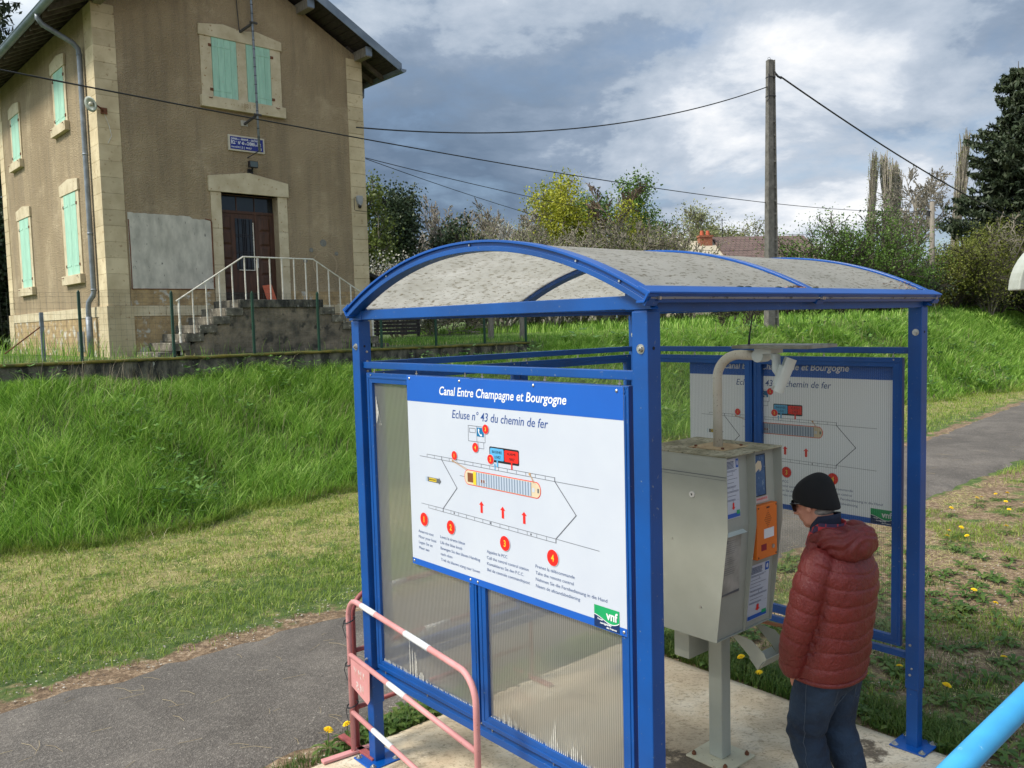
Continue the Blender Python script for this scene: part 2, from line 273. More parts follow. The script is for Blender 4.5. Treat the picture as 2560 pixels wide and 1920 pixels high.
def asphalt():
    mt, t, p, out = newmat('asphalt')
    v = coords(t)
    base = ramp(t, noise(t, v, 0.9, 8, 0.68, 0.4), [(0.34, (0.068, 0.058, 0.050)), (0.5, (0.125, 0.108, 0.094)), (0.66, (0.215, 0.185, 0.158))])
    st = N(t, 'ShaderNodeTexVoronoi', inp={'Scale': 95.0}); LK(t, v, st.inputs['Vector'])
    base = mixc(t, 0.42, base, ramp(t, st.outputs['Color'], [(0.2, (0.045, 0.038, 0.033)), (0.6, (0.12, 0.104, 0.09)), (0.95, (0.30, 0.265, 0.23))]))
    wn = ramp(t, noise(t, v, 40, 3, 0.7), [(0.64, (0, 0, 0)), (0.70, (1, 1, 1))])
    base = mixc(t, math_n(t, 'MULTIPLY', wn, 0.65), base, (0.44, 0.40, 0.34))
    cr = N(t, 'ShaderNodeTexVoronoi', feature='DISTANCE_TO_EDGE', inp={'Scale': 0.55}); wv = N(t, 'ShaderNodeVectorMath', operation='ADD'); nc = N(t, 'ShaderNodeTexNoise', inp={'Scale': 2.2, 'Detail': 8, 'Roughness': 0.7}); LK(t, v, nc.inputs['Vector']); LK(t, v, wv.inputs[0]); LK(t, nc.outputs['Color'], wv.inputs[1]); LK(t, wv.outputs[0], cr.inputs['Vector'])
    ck = ramp(t, cr.outputs['Distance'], [(0.0, (1, 1, 1)), (0.006, (0.0,)*3)]); base = mixc(t, math_n(t, 'MULTIPLY', ck, 0.6), base, (0.03, 0.025, 0.02))
    dm = ramp(t, noise(t, v, 0.45, 7, 0.65, 0.6), [(0.50, (0, 0, 0)), (0.62, (1, 1, 1))]); base = mixc(t, math_n(t, 'MULTIPLY', dm, 0.35), base, (0.055, 0.046, 0.04))
    LK(t, base, p.inputs['Base Color']); p.inputs['Roughness'].default_value = 0.85
    bump(t, p, st.outputs['Distance'], 0.7, 0.006); return mt
ASPH = asphalt()
def slabmat():
    mt, t, p, out = newmat('old_concrete_slab')
    v = coords(t)
    base = ramp(t, noise(t, v, 1.6, 7, 0.6), [(0.33, (0.44, 0.34, 0.23)), (0.5, (0.58, 0.48, 0.34)), (0.68, (0.74, 0.68, 0.56))])
    fl = ramp(t, noise(t, coords(t, (1, 1.6, 1)), 22, 8, 0.7, 1.5), [(0.52, (0, 0, 0)), (0.60, (1, 1, 1))])
    base = mixc(t, math_n(t, 'MULTIPLY', fl, 0.55), base, (0.20, 0.15, 0.09))
    dk = ramp(t, noise(t, v, 2.1, 8, 0.66, 0.6), [(0.60, (0, 0, 0)), (0.66, (1, 1, 1))])
    at = N(t, 'ShaderNodeAttribute', attribute_name='dirt')
    dd = math_n(t, 'MAXIMUM', math_n(t, 'MULTIPLY', dk, 0.55), ramp(t, math_n(t, 'ADD', at.outputs['Fac'], math_n(t, 'MULTIPLY', math_n(t, 'SUBTRACT', noise(t, v, 9, 8, 0.7), 0.5), 1.3)), [(0.42, (0, 0, 0)), (0.56, (0.9,)*3)]))
    base = mixc(t, dd, base, ramp(t, noise(t, v, 50, 5, 0.7), [(0.35, (0.045, 0.033, 0.022)), (0.7, (0.13, 0.10, 0.07))]))
    LK(t, base, p.inputs['Base Color']); p.inputs['Roughness'].default_value = 0.92
    bump(t, p, noise(t, v, 26, 8, 0.7), 0.6, 0.012); return mt
SLABM = slabmat()
def groundmat():
    mt, t, p, out = newmat('earth_and_grass')
    v = coords(t)
    at = N(t, 'ShaderNodeAttribute', attribute_name='zone'); s = N(t, 'ShaderNodeSeparateColor'); LK(t, at.outputs['Color'], s.inputs[0])
    nz = math_n(t, 'MULTIPLY', math_n(t, 'SUBTRACT', noise(t, v, 2.6, 8, 0.68), 0.5), 1.5)
    grass = ramp(t, noise(t, v, 7, 6, 0.65), [(0.3, (0.035, 0.07, 0.012)), (0.5, (0.075, 0.12, 0.024)), (0.7, (0.16, 0.19, 0.05))])
    straw = ramp(t, noise(t, v, 14, 7, 0.7, 0.8), [(0.3, (0.14, 0.135, 0.04)), (0.5, (0.29, 0.245, 0.10)), (0.7, (0.46, 0.38, 0.19))])
    soil = ramp(t, noise(t, v, 18, 8, 0.75), [(0.3, (0.065, 0.040, 0.024)), (0.47, (0.17, 0.11, 0.065)), (0.58, (0.32, 0.22, 0.135)), (0.72, (0.60, 0.52, 0.42))])
    c = mixc(t, ramp(t, math_n(t, 'ADD', s.outputs[0], nz), [(0.4, (0, 0, 0)), (0.6, (1, 1, 1))]), grass, straw)
    c = mixc(t, ramp(t, math_n(t, 'ADD', s.outputs[1], nz), [(0.42, (0, 0, 0)), (0.56, (1, 1, 1))]), c, soil)
    LK(t, c, p.inputs['Base Color']); p.inputs['Roughness'].default_value = 1
    bump(t, p, noise(t, v, 20, 8, 0.75), 0.9, 0.03); return mt
GROUND = groundmat()

# ---------------------------------------------------------------- mesh helpers
class MB:
    def __init__(s): s.v = []; s.f = []; s.m = []; s.p = []
    def add(s, vs, fs, mi=0):
        s.p.append((len(s.v), len(s.f))); o = len(s.v); s.v += [tuple(x) for x in vs]; s.f += [tuple(i+o for i in f) for f in fs]; s.m += [mi]*len(fs); return s
    def box(s, a, b, mi=0):
        (x0, y0, z0), (x1, y1, z1) = a, b
        return s.add([(x0, y0, z0), (x1, y0, z0), (x1, y1, z0), (x0, y1, z0), (x0, y0, z1), (x1, y0, z1), (x1, y1, z1), (x0, y1, z1)],
                     [(0, 3, 2, 1), (4, 5, 6, 7), (0, 1, 5, 4), (1, 2, 6, 5), (2, 3, 7, 6), (3, 0, 4, 7)], mi)
    def prism(s, poly, axis, a, b, mi=0):
        """poly in the two other axes (in x,y,z order), swept along axis from a to b"""
        def P(q, t):
            q = list(q); q.insert(axis, t); return q
        n = len(poly); vs = [P(q, a) for q in poly]+[P(q, b) for q in poly]
        fs = [tuple(range(n)), tuple(range(2*n-1, n-1, -1))]+[(i, (i+1) % n+0, (i+1) % n+n, i+n)[::-1] for i in range(n)]
        return s.add(vs, fs, mi)
    def tube(s, pts, r, n=8, mi=0, caps=True):
        pts = [Vector(p) for p in pts]; rs = r if isinstance(r, (list, tuple)) else [r]*len(pts)
        vs, fs = [], []; prev = None
        for i, p in enumerate(pts):
            d = (pts[min(i+1, len(pts)-1)]-pts[max(i-1, 0)])
            if d.length < 1e-9: d = Vector((0, 0, 1))
            d.normalize()
            if prev is None:
                a = d.orthogonal().normalized()
            else:
                a = prev-d*prev.dot(d)
                a = a.normalized() if a.length > 1e-6 else d.orthogonal().normalized()
            prev = a; b = d.cross(a)
            for k in range(n):
                t = 2*math.pi*k/n; vs.append(p+(a*math.cos(t)+b*math.sin(t))*rs[i])
        for i in range(len(pts)-1):
            for k in range(n):
                k2 = (k+1) % n; fs.append((i*n+k, i*n+k2, (i+1)*n+k2, (i+1)*n+k))
        if caps: fs += [tuple(range(n-1, -1, -1)), tuple(range((len(pts)-1)*n, len(pts)*n))]
        return s.add(vs, fs, mi)
    def loft(s, rings, mi=0, caps=True):
        n = len(rings[0]); vs = [p for r in rings for p in r]; fs = []
        for i in range(len(rings)-1):
            for k in range(n):
                k2 = (k+1) % n; fs.append((i*n+k, i*n+k2, (i+1)*n+k2, (i+1)*n+k))
        if caps: fs += [tuple(range(n-1, -1, -1)), tuple(range((len(rings)-1)*n, len(rings)*n))]
        return s.add(vs, fs, mi)
    def ball(s, c, r, mi=0, nu=16, nv=10, M=None):
        rings = []; c = Vector(c); r = Vector((r, r, r)) if isinstance(r, (int, float)) else Vector(r)
        for j in range(nv+1):
            ph = math.pi*j/nv; ph = min(max(ph, 0.02), math.pi-0.02); ring = []
            for i in range(nu):
                th = 2*math.pi*i/nu; q = Vector((r.x*math.sin(ph)*math.cos(th), r.y*math.sin(ph)*math.sin(th), -r.z*math.cos(ph)))
                if M: q = M @ q
                ring.append(c+q)
            rings.append(ring)
        return s.loft(rings, mi)
    def mesh(s, name='m'):
        me = bpy.data.meshes.new(name); me.from_pydata(s.v, [], s.f); me.update(); return me
    def each(s, name, mats, parent=None, k=1, **kw):
        """every k pieces become an object of their own"""
        out = []
        for i in range(0, len(s.p), k):
            v0, f0 = s.p[i]; v1, f1 = s.p[i+k] if i+k < len(s.p) else (len(s.v), len(s.f))
            q = MB(); q.v = s.v[v0:v1]; q.f = [tuple(j-v0 for j in f) for f in s.f[f0:f1]]; q.m = s.m[f0:f1]; out.append(q.build(name, mats, parent, **kw))
        return out
    def build(s, name, mats, parent=None, smooth=False, bevel=0, seg=2, M=None):
        me = s.mesh(name)
        if M is not None: me.transform(M)
        for mt in (mats if isinstance(mats, (list, tuple)) else [mats]): me.materials.append(mt)
        me.polygons.foreach_set('material_index', s.m)
        if smooth: me.polygons.foreach_set('use_smooth', [True]*len(me.polygons))
        return link(name, me, parent, bevel, seg)
def link(name, me, parent=None, bevel=0, seg=2):
    o = bpy.data.objects.new(name, me); col.objects.link(o)
    if parent: o.parent = parent
    if bevel:
        b = o.modifiers.new('bevel', 'BEVEL'); b.width = bevel; b.segments = seg; b.limit_method = 'ANGLE'; b.angle_limit = R(40)
    return o
def tag(o, label=None, cat=None, group=None, kind=None):
    if label: o['label'] = label
    if cat: o['category'] = cat
    if group: o['group'] = group
    if kind: o['kind'] = kind
    return o
def empty(name, loc, rz=0, label=None, cat=None, group=None):
    o = bpy.data.objects.new(name, None); col.objects.link(o); o.location = loc; o.rotation_euler = (0, 0, rz); o.empty_display_size = 0.2
    return tag(o, label, cat, group)
def copy_tree(o, parent=None):
    c = o.copy(); col.objects.link(c); c.parent = parent
    for ch in list(o.children): copy_tree(ch, c)
    return c
def evaluated(o):
    dg = bpy.context.evaluated_depsgraph_get(); me = bpy.data.meshes.new_from_object(o.evaluated_get(dg)); return me
def voxel(mb, size, smooth=6):
    """merge all closed pieces of mb into one smooth skin"""
    o = bpy.data.objects.new('tmp', mb.mesh('tmp')); col.objects.link(o)
    a = o.modifiers.new('r', 'REMESH'); a.mode = 'VOXEL'; a.voxel_size = size
    b = o.modifiers.new('s', 'SMOOTH'); b.iterations = smooth; b.factor = 0.5
    bpy.context.view_layer.update()
    me = evaluated(o); bpy.data.objects.remove(o); me.materials.clear()
    me.polygons.foreach_set('use_smooth', [True]*len(me.polygons)); return me
_tc = {}
def text2d(body, shear=0.0, bold=0.0):
    k = (body, shear, bold)
    if k in _tc: return _tc[k]
    cu = bpy.data.curves.new('t', 'FONT'); cu.body = body; cu.size = 1; cu.shear = shear; cu.offset = bold; cu.resolution_u = 3
    o = bpy.data.objects.new('t', cu); col.objects.link(o); bpy.context.view_layer.update()
    me = evaluated(o); bpy.data.objects.remove(o)
    vs = [tuple(v.co)[:2] for v in me.vertices]; fs = [tuple(p.vertices) for p in me.polygons]
    bpy.data.meshes.remove(me); _tc[k] = (vs, fs); return vs, fs
def put_text(mb, body, x, z, cap, y, width=None, shear=0.0, bold=0.0, mi=0, align='L', xs=0.85):
    """letters standing in the x-z plane, facing -y"""
    vs, fs = text2d(body, shear, bold)
    if not vs: return
    x0 = min(v[0] for v in vs); x1 = max(v[0] for v in vs); sy = cap/0.70
    sx = (width/(x1-x0)) if width else sy*xs
    ox = x-(x1-x0)*sx*(0.5 if align == 'C' else 0)
    mb.add([(ox+(v[0]-x0)*sx, y, z+v[1]*sy) for v in vs], fs, mi)
def smoothstep(a, b, x):
    t = min(max((x-a)/(b-a), 0), 1); return t*t*(3-2*t)
# ---------------------------------------------------------------- site frames
A41 = 0.716535; SU = Vector((math.sin(A41), -math.cos(A41), 0)); SV = Vector((math.cos(A41), math.sin(A41), 0))
SO = Vector((-0.9117, 4.8065, 0)); SROT = A41-math.pi/2       # shelter frame: u (towards the lock), v (along the path)
A42 = R(42.5); HU = Vector((math.cos(A42), math.sin(A42), 0)); HN = Vector((-math.sin(A42), math.cos(A42), 0)); HO = Vector((-8.10, 17.0, 0))
def uvw(u, v, z=0): return SO+SU*u+SV*v+Vector((0, 0, z))
def to_house(p): d = Vector((p[0], p[1], 0))-HO; return d.dot(HU), d.dot(HN)
def to_uv(p): d = Vector((p[0], p[1], 0))-SO; return d.dot(SU), d.dot(SV)
def interp(x, pts): return float(np.interp(x, [p[0] for p in pts], [p[1] for p in pts]))
EDGE = [(-30, -7.2), (-1, -7.0), (2, -7.05), (4.5, -7.6), (12, -7.2), (22, -6.2), (28, -5.5), (60, -12)]
def bank_edge(v): return interp(v, EDGE)+0.22*math.sin(v*1.7)+0.12*math.sin(v*4.1+1)
def ground_z(u, v):
    p = uvw(u, v); s, n = to_house(p)
    t = min(max((bank_edge(v)-u)/4.9, 0), 1); tt = 0.45*t+0.55*t*t*(3-2*t)
    k = smoothstep(9.8, 10.6, s)
    z = -0.03+tt*((1.72+0.03)*(1-k)+2.10*k)
    if s < 10.3: z = z+(2.08-z)*smoothstep(-1.93, -1.80, n)
    z += min(0.019*max(0.0, v-17), 0.75)*tt
    if u > 6: z -= 2.5*smoothstep(6, 6.2, u)       # the lock chamber behind the camera
    return z
def axis(segs):
    out = []
    for a, b, st in segs: out += list(np.arange(a, b-1e-6, st))
    return out+[segs[-1][1]]
us = axis([(-700, -100, 120), (-100, -30, 10), (-30, -13, 1.0), (-13, -10.6, 0.08), (-10.6, -7.8, 0.35), (-7.8, 0, 0.3), (0, 5.4, 0.3), (5.4, 6.6, 0.2), (6.6, 20, 3), (20, 500, 80)])
vs_ = axis([(-300, -40, 60), (-40, -10, 5), (-10, 30, 0.5), (30, 60, 2), (60, 120, 10), (120, 900, 120)])
nu, nv = len(us), len(vs_); verts = []; zone = []
for v in vs_:
    for u in us:
        z = ground_z(u, v)
        if -9 < u < 5.5 and -8 < v < 30: z += 0.018*mnoise.noise((u*1.3, v*1.3, 0))
        p = uvw(u, v, z); verts.append(tuple(p))
        straw = soil = 0.0
        if u > -7.3 and u < -2.4: straw = 0.30+0.28*smoothstep(-3.6, -4.8, u)
        if bank_edge(v) > u: straw = 0.12
        far_e = interp(v, [(-10, -2.4), (1, -2.45), (15, -3.0), (23, -3.9)])
        if abs(u-far_e) < 0.9: soil = max(soil, 0.85-0.75*abs(u-far_e)/0.45)
        if u > -0.9 and v > -3: soil = 0.58; straw = 0.55
        if u > -0.9 and u < 0.1 and v < 3: soil = 0.55
        if u > 2.15: soil = 0.95
        if v > 3.5 and u > 0.9: soil = 0.70
        zone.append((straw, max(soil, 0), 0, 1))
faces = [(j*nu+i, j*nu+i+1, (j+1)*nu+i+1, (j+1)*nu+i) for j in range(nv-1) for i in range(nu-1)]
me = bpy.data.meshes.new('ground'); me.from_pydata(verts, [], faces); me.update()
ca = me.color_attributes.new('zone', 'FLOAT_COLOR', 'POINT'); ca.data.foreach_set('color', [x for z in zone for x in z])
me.materials.append(GROUND); me.polygons.foreach_set('use_smooth', [True]*len(me.polygons))
tag(link('ground', me), kind='structure')
# tarmac path
FARP = [(-12, -2.42), (1, -2.45), (8, -2.7), (15, -3.05), (23, -3.95), (30, -5.0), (40, -7.5)]
NEARP = [(-12, -0.30), (0, -0.38), (9, -0.62), (13, -0.72), (18, -1.0), (23, -1.6), (30, -2.7), (40, -5.0)]
vv = axis([(-12, 30, 0.12), (30, 40, 0.5)]); verts = []; K = 14
for v in vv:
    a = interp(v, FARP)+0.14*mnoise.noise((v*2.2, 3, 1))+0.09*mnoise.noise((v*7, 3, 1)); b = interp(v, NEARP)+0.12*mnoise.noise((v*2.0, 8, 1))+0.08*mnoise.noise((v*7, 5, 1))
    for k in range(K+1):
        f = k/K; u = a+(b-a)*f; z = ground_z(u, v)+0.022+0.03*math.sin(math.pi*f)+0.004*mnoise.noise((u*2, v*2, 4))
        if k in (0, K): z -= 0.05
        verts.append(tuple(uvw(u, v, z)))
faces = [(j*(K+1)+i, j*(K+1)+i+1, (j+1)*(K+1)+i+1, (j+1)*(K+1)+i) for j in range(len(vv)-1) for i in range(K)]
me = bpy.data.meshes.new('path'); me.from_pydata(verts, [], faces); me.materials.append(ASPH); me.polygons.foreach_set('use_smooth', [True]*len(me.polygons))
tag(link('path', me), kind='structure')
# concrete slab under the shelter
gu = np.linspace(0, 1, 60); gv = np.linspace(0, 1, 60); verts = []; dirt = []
for j, b in enumerate(gv):
    for i, a in enumerate(gu):
        u = -0.22+a*3.0; v = -0.75+b*3.25
        if i == 0: u += 0.05*mnoise.noise((v*3, 1, 1))
        if j == 59: v += 0.05*mnoise.noise((u*3, 2, 2))+0.02*mnoise.noise((u*11, 2, 2))
        z = 0.003*mnoise.noise((u*2.5, v*2.5, 0))
        if i in (0, 59) or j in (0, 59): z = -0.10
        elif i in (1, 58) or j in (1, 58): z -= 0.012
        if j == 58: v = min(v+0.03, -0.75+3.25)
        d = 0.75*math.exp(-((u-1.45)**2+(v-1.32)**2)/0.085)+0.5*math.exp(-((u-1.0)**2+(v-1.25)**2)/0.05)+0.6*math.exp(-((u-1.95)**2+(v-2.2)**2)/0.05)+0.5*smoothstep(2.1, 2.5, u)+0.35*math.exp(-((u-.9)**2+(v+0.1)**2)/0.03)
        verts.append(tuple(uvw(u, v, z))); dirt.append(d)
faces = [(j*60+i, j*60+i+1, (j+1)*60+i+1, (j+1)*60+i) for j in range(59) for i in range(59)]
me = bpy.data.meshes.new('slab'); me.from_pydata(verts, [], faces); me.materials.append(SLABM); me.polygons.foreach_set('use_smooth', [True]*len(me.polygons))
at = me.attributes.new('dirt', 'FLOAT', 'POINT'); at.data.foreach_set('value', dirt)
tag(link('concrete_pavement', me), kind='structure')

# ---------------------------------------------------------------- grass
rg = np.random.default_rng(7)
def nz2(x, y, s, sd=0.0):
    """cheap smooth 2-D noise for arrays"""
    return (np.sin(x*s*1.0+1.3*np.sin(y*s*0.7+sd)+sd)+np.sin(y*s*1.27+1.7*np.sin(x*s*0.9+2+sd)+sd*2)+0.6*np.sin((x+y)*s*2.3+sd)+0.6*np.sin((x-y)*s*2.9+3*sd))/3.2
def zarr(u, v): return np.array([ground_z(a, b) for a, b in zip(u, v)])
def blades(name, mat, u, v, h, w, lean, flat=0.0, z=None, leandir=None, kind='stuff', label=None):
    n = len(u)
    if z is None: z = zarr(u, v)
    P = np.stack([SO.x+SU.x*u+SV.x*v, SO.y+SU.y*u+SV.y*v, z-0.01], 1)
    th = rg.uniform(0, 2*np.pi, n); side = np.stack([np.cos(th), np.sin(th), np.zeros(n)], 1)
    ph = th+rg.normal(np.pi/2, 0.5, n) if leandir is None else leandir+rg.normal(0, 1.15, n)
    ld = np.stack([np.cos(ph), np.sin(ph), np.zeros(n)], 1)*(lean*rg.uniform(0.3, 1.3, n)*h)[:, None]
    up = np.zeros((n, 3)); up[:, 2] = h*(1-flat)
    W = (np.broadcast_to(w, (n,))*rg.uniform(0.6, 1.3, n))[:, None]
    V = np.empty((n, 7, 3)); V[:, 0] = P-side*W/2; V[:, 1] = P+side*W/2
    m1 = P+up*0.42+ld*0.16; V[:, 2] = m1-side*W*0.46; V[:, 3] = m1+side*W*0.46
    m2 = P+up*0.78+ld*0.52; V[:, 4] = m2-side*W*0.3; V[:, 5] = m2+side*W*0.3
    V[:, 6] = P+up*0.93+ld
    base = (np.arange(n)*7)[:, None]
    quads = np.concatenate([base+np.array([[0, 1, 3, 2]]), base+np.array([[2, 3, 5, 4]])], 1).reshape(-1, 4)
    tris = base+np.array([[4, 5, 6]])
    me = bpy.data.meshes.new(name); me.vertices.add(n*7); me.vertices.foreach_set('co', V.reshape(-1))
    nl = n*11; me.loops.add(nl)
    li = np.concatenate([quads.reshape(n, 8), tris], 1).reshape(-1); me.loops.foreach_set('vertex_index', li.astype(np.int32))
    me.polygons.add(n*3); st = (np.arange(n)*11)[:, None]+np.array([[0, 4, 8]]); me.polygons.foreach_set('loop_start', st.reshape(-1).astype(np.int32))
    me.update(calc_edges=True); me.validate(); me.materials.append(mat)
    o = link(name, me); tag(o, kind=kind)
    if label: o['label'] = label
    return o
def scatter(n, u0, u1, v0, v1): return rg.uniform(u0, u1, n), rg.uniform(v0, v1, n)
def in_view(u, v, m=0.06):
    x = SO.x+SU.x*u+SV.x*v; y = SO.y+SU.y*u+SV.y*v
    return (y > 0.5) & (np.abs(x/np.maximum(y, 0.1)) < 0.64+m)
edge_arr = lambda v: np.interp(v, [p[0] for p in EDGE], [p[1] for p in EDGE])+0.22*np.sin(v*1.7)+0.12*np.sin(v*4.1+1)
def tall(n, v0, v1, w, name, hs=1.0):
    v = rg.uniform(v0, v1, n); e = edge_arr(v); f = rg.uniform(0, 1, n)**0.9; u = e+0.10-f*5.15+rg.normal(0, 0.10, n)
    x = SO.x+SU.x*u+SV.x*v; y = SO.y+SU.y*u+SV.y*v
    s = (x-HO.x)*HU.x+(y-HO.y)*HU.y; nn = (x-HO.x)*HN.x+(y-HO.y)*HN.y
    k = in_view(u, v) & ((nn < -2.03) | (s > 10.0)); u, v, f = u[k], v[k], f[k]
    dens = 0.75+0.45*nz2(u, v, 1.6, 1.0)+0.25*nz2(u, v, 5, 2.0); k = rg.uniform(0, 1, len(u)) < dens; u, v, f = u[k], v[k], f[k]
    h = (0.36+0.17*nz2(u, v, 0.9, 4)+0.10*nz2(u, v, 3.1, 5))*rg.uniform(0.6, 1.3, len(u))*hs*(1-0.62*np.clip((f-0.70)/0.30, 0, 1))
    h = np.clip(h, 0.14, 0.8)
    nt = max(40, len(u)//24); ti = rg.integers(0, len(u), nt); tu, tv = u[ti], v[ti]; own = rg.integers(0, nt, len(u))
    cl = rg.uniform(0, 1, len(u)) < 0.62
    rad = np.abs(rg.normal(0, 0.075, len(u)))*(1+w*30); an = rg.uniform(0, 6.283, len(u))
    cu_, cv_ = tu[own]+rad*np.cos(an), tv[own]+rad*np.sin(an); ok = cl & (cu_ < edge_arr(cv_)+0.2)
    u = np.where(ok, cu_, u); v = np.where(ok, cv_, v); h = np.where(ok, h[ti][own]*rg.uniform(0.75, 1.25, len(u)), h)
    x = SO.x+SU.x*u+SV.x*v; y = SO.y+SU.y*u+SV.y*v; ss = (x-HO.x)*HU.x+(y-HO.y)*HU.y; nn = (x-HO.x)*HN.x+(y-HO.y)*HN.y
    g_ = (nn < -2.03) | (ss > 10.0); u, v, h, ok, an = u[g_], v[g_], h[g_], ok[g_], an[g_]
    ldir = np.where(ok, an+SROT, -0.9+1.3*nz2(u, v, 0.7, 9)); w = w*rg.uniform(0.7, 1.5, len(u))
    return blades(name, L_TALL, u, v, h, w, 0.90, 0.08, leandir=ldir, label='tall green meadow grass on the slope')
tall(112000, -7, 9, 0.0095, 'tall_grass')
tall(60000, 9, 22, 0.014, 'tall_grass')
tall(45000, 22, 42, 0.022, 'tall_grass', 1.0)
# plateau grass beyond the bank and around the house
def plateau(n, u0, u1, v0, v1, w, h, name, mat=L_TALL, cond=None):
    u, v = scatter(n, u0, u1, v0, v1); e = edge_arr(v)
    x = SO.x+SU.x*u+SV.x*v; y = SO.y+SU.y*u+SV.y*v
    s = (x-HO.x)*HU.x+(y-HO.y)*HU.y; nn = (x-HO.x)*HN.x+(y-HO.y)*HN.y
    k = in_view(u, v) & (u < e-4.7) & ((nn > -1.6) | (s > 10.2)) & ~((s > -0.3) & (s < 6.5) & (nn > -0.1) & (nn < 8.6)) & ~((s > 0.8) & (s < 5.6) & (nn > -1.35) & (nn < 0))
    if cond is not None: k &= cond(s, nn)
    u, v = u[k], v[k]
    return blades(name, mat, u, v, h*rg.uniform(0.5, 1.4, len(u))*(1+0.4*nz2(u, v, 1.5)), w, 0.5, 0.05, label='meadow grass on the terrace level')
plateau(26000, -17, -10, 3, 20, 0.012, 0.16, 'meadow_grass', L_TALL, lambda s, n: (s > 6.6))
plateau(9000, -17, -10, 3, 26, 0.012, 0.10, 'meadow_grass', L_STRAW, lambda s, n: (s > 6.6) & (n < 4))
plateau(3800, -13.6, -10, -9, 12, 0.010, 0.30, 'meadow_grass', L_TALL, lambda s, n: (s < 5.8) & (n < -0.2))
plateau(6000, -13.6, -10, -9, 12, 0.008, 0.07, 'meadow_grass', L_STRAW, lambda s, n: (s < 6.5) & (n < -0.2))
plateau(2500, -22, -12, -9, 3, 0.012, 0.45, 'meadow_grass', L_TALL, lambda s, n: (s < -0.4))
plateau(26000, -30, -10, 20, 60, 0.035, 0.34, 'meadow_grass')
# mown verge
def verge(n, v0, v1, w, mat, h, straw, flat, name):
    u, v = scatter(n, -7.4, -2.35, v0, v1); far_e = np.interp(v, [p[0] for p in FARP], [p[1] for p in FARP])
    k = in_view(u, v) & (u > edge_arr(v)-0.05) & (u < far_e-0.04-0.12*rg.uniform(0, 1, n)**2); u, v, fe = u[k], v[k], far_e[k]
    band = np.clip((fe-0.9-u)/1.3, 0, 1)*0.85+0.50*nz2(u*1.7, v*0.55, 1.5, 3)+0.55*nz2(u*1.5, v*0.8, 4.1, 6)+0.35*nz2(u, v, 11, 2)
    pr = np.where(straw, np.clip(band*1.0, 0.04, 1), np.clip(1.2-0.75*band, 0.36, 1))
    pr = pr*np.clip((fe-0.05-u)/0.65+0.35*nz2(u*2, v, 2.6, 8), 0.03, 1)
    k = rg.uniform(0, 1, len(u)) < pr; u, v = u[k], v[k]
    return blades(name, mat, u, v, h*rg.uniform(0.5, 1.6, len(u)), w, 1.0 if not straw else 1.6, flat, label='mown grass verge' if not straw else 'dry cuttings lying on the mown verge')
verge(125000, -4.5, 10, 0.0062, L_LAWN, 0.056, False, 0.0, 'short_grass')
verge(62000, -4.5, 10, 0.0058, L_STRAW, 0.062, True, 0.6, 'dry_grass')
verge(40000, 10, 34, 0.011, L_LAWN, 0.07, False, 0.0, 'short_grass')
verge(22000, 10, 34, 0.010, L_STRAW, 0.05, True, 0.5, 'dry_grass')
# weeds beside the slab and in the worn ground beyond it
def patchy(n, u0, u1, v0, v1, h, w, mat, thr, sc_, name, sd, lean=0.8, flat=0.0):
    u, v = scatter(n, u0, u1, v0, v1); q = nz2(u, v, sc_, sd)+0.4*nz2(u, v, sc_*3.3, sd+1); nearp = np.interp(v, [p[0] for p in NEARP], [p[1] for p in NEARP])
    k = in_view(u, v) & (q > thr+rg.normal(0, 0.12, n)) & (u > nearp+0.04); u, v = u[k], v[k]
    return blades(name, mat, u, v, h*rg.uniform(0.5, 1.5, len(u)), w, lean, flat, label='patchy grass on the worn ground')
patchy(3400, -0.42, -0.17, 0.15, 2.6, 0.085, 0.005, L_WEED, -0.9, 3, 'weeds', 1)
patchy(2600, -0.50, -0.20, -1.3, 0.12, 0.05, 0.0045, L_WEED, -0.2, 4, 'weeds', 2)
patchy(100000, -0.7, 3.4, 2.56, 12, 0.055, 0.0048, L_LAWN, 0.30, 1.5, 'weeds', 5)
patchy(16000, -0.3, 3.2, 2.54, 6, 0.065, 0.0052, L_WEED, 0.05, 2.1, 'weeds', 8)
patchy(60000, -0.8, 4.0, 2.56, 12, 0.055, 0.0035, L_STRAW, -0.3, 1.9, 'dry_grass', 11, 1.7, 0.65)
patchy(9000, -0.7, 2.4, 2.50, 2.85, 0.10, 0.0055, L_WEED, -0.4, 3, 'weeds', 13)
patchy(25000, -0.9, 4.0, 12, 24, 0.08, 0.010, L_LAWN, -0.1, 1.0, 'weeds', 15)
# small stones along the path edges
def stones(n, fu, v0, v1, rmax, name):
    mb = MB(); rr = random.Random(5)
    for i in range(n):
        v = rr.uniform(v0, v1); u = fu(v, rr); p = uvw(u, v, ground_z(u, v)+0.012); r = rr.uniform(0.25, 1)**1.5*rmax
        M = Matrix.Rotation(rr.uniform(0, 6), 3, 'Z') @ Matrix.Diagonal((r*rr.uniform(.7, 1.3), r*rr.uniform(.5, 1), r*0.5))
        vs = [(1, 0, 0), (0.3, 0.9, 0.1), (-0.8, 0.6, 0), (-0.9, -0.5, 0), (0.2, -1, 0), (0.1, 0.1, 0.9)]
        mb.add([p+M @ Vector(q) for q in vs], [(0, 1, 5), (1, 2, 5), (2, 3, 5), (3, 4, 5), (4, 0, 5)])
    return tag(mb.build(name, GRAVM), kind='stuff', label='pale gravel scattered along the path edge')
GRAVM = leafmat('gravel_stone', [(0.12, 0.10, 0.08), (0.30, 0.26, 0.21), (0.52, 0.49, 0.44)], rough=0.9, trans=0.0, pos=0.1)
stones(3200, lambda v, r: interp(v, FARP)+r.gauss(-0.15, 0.2), -4, 10, 0.011, 'gravel')
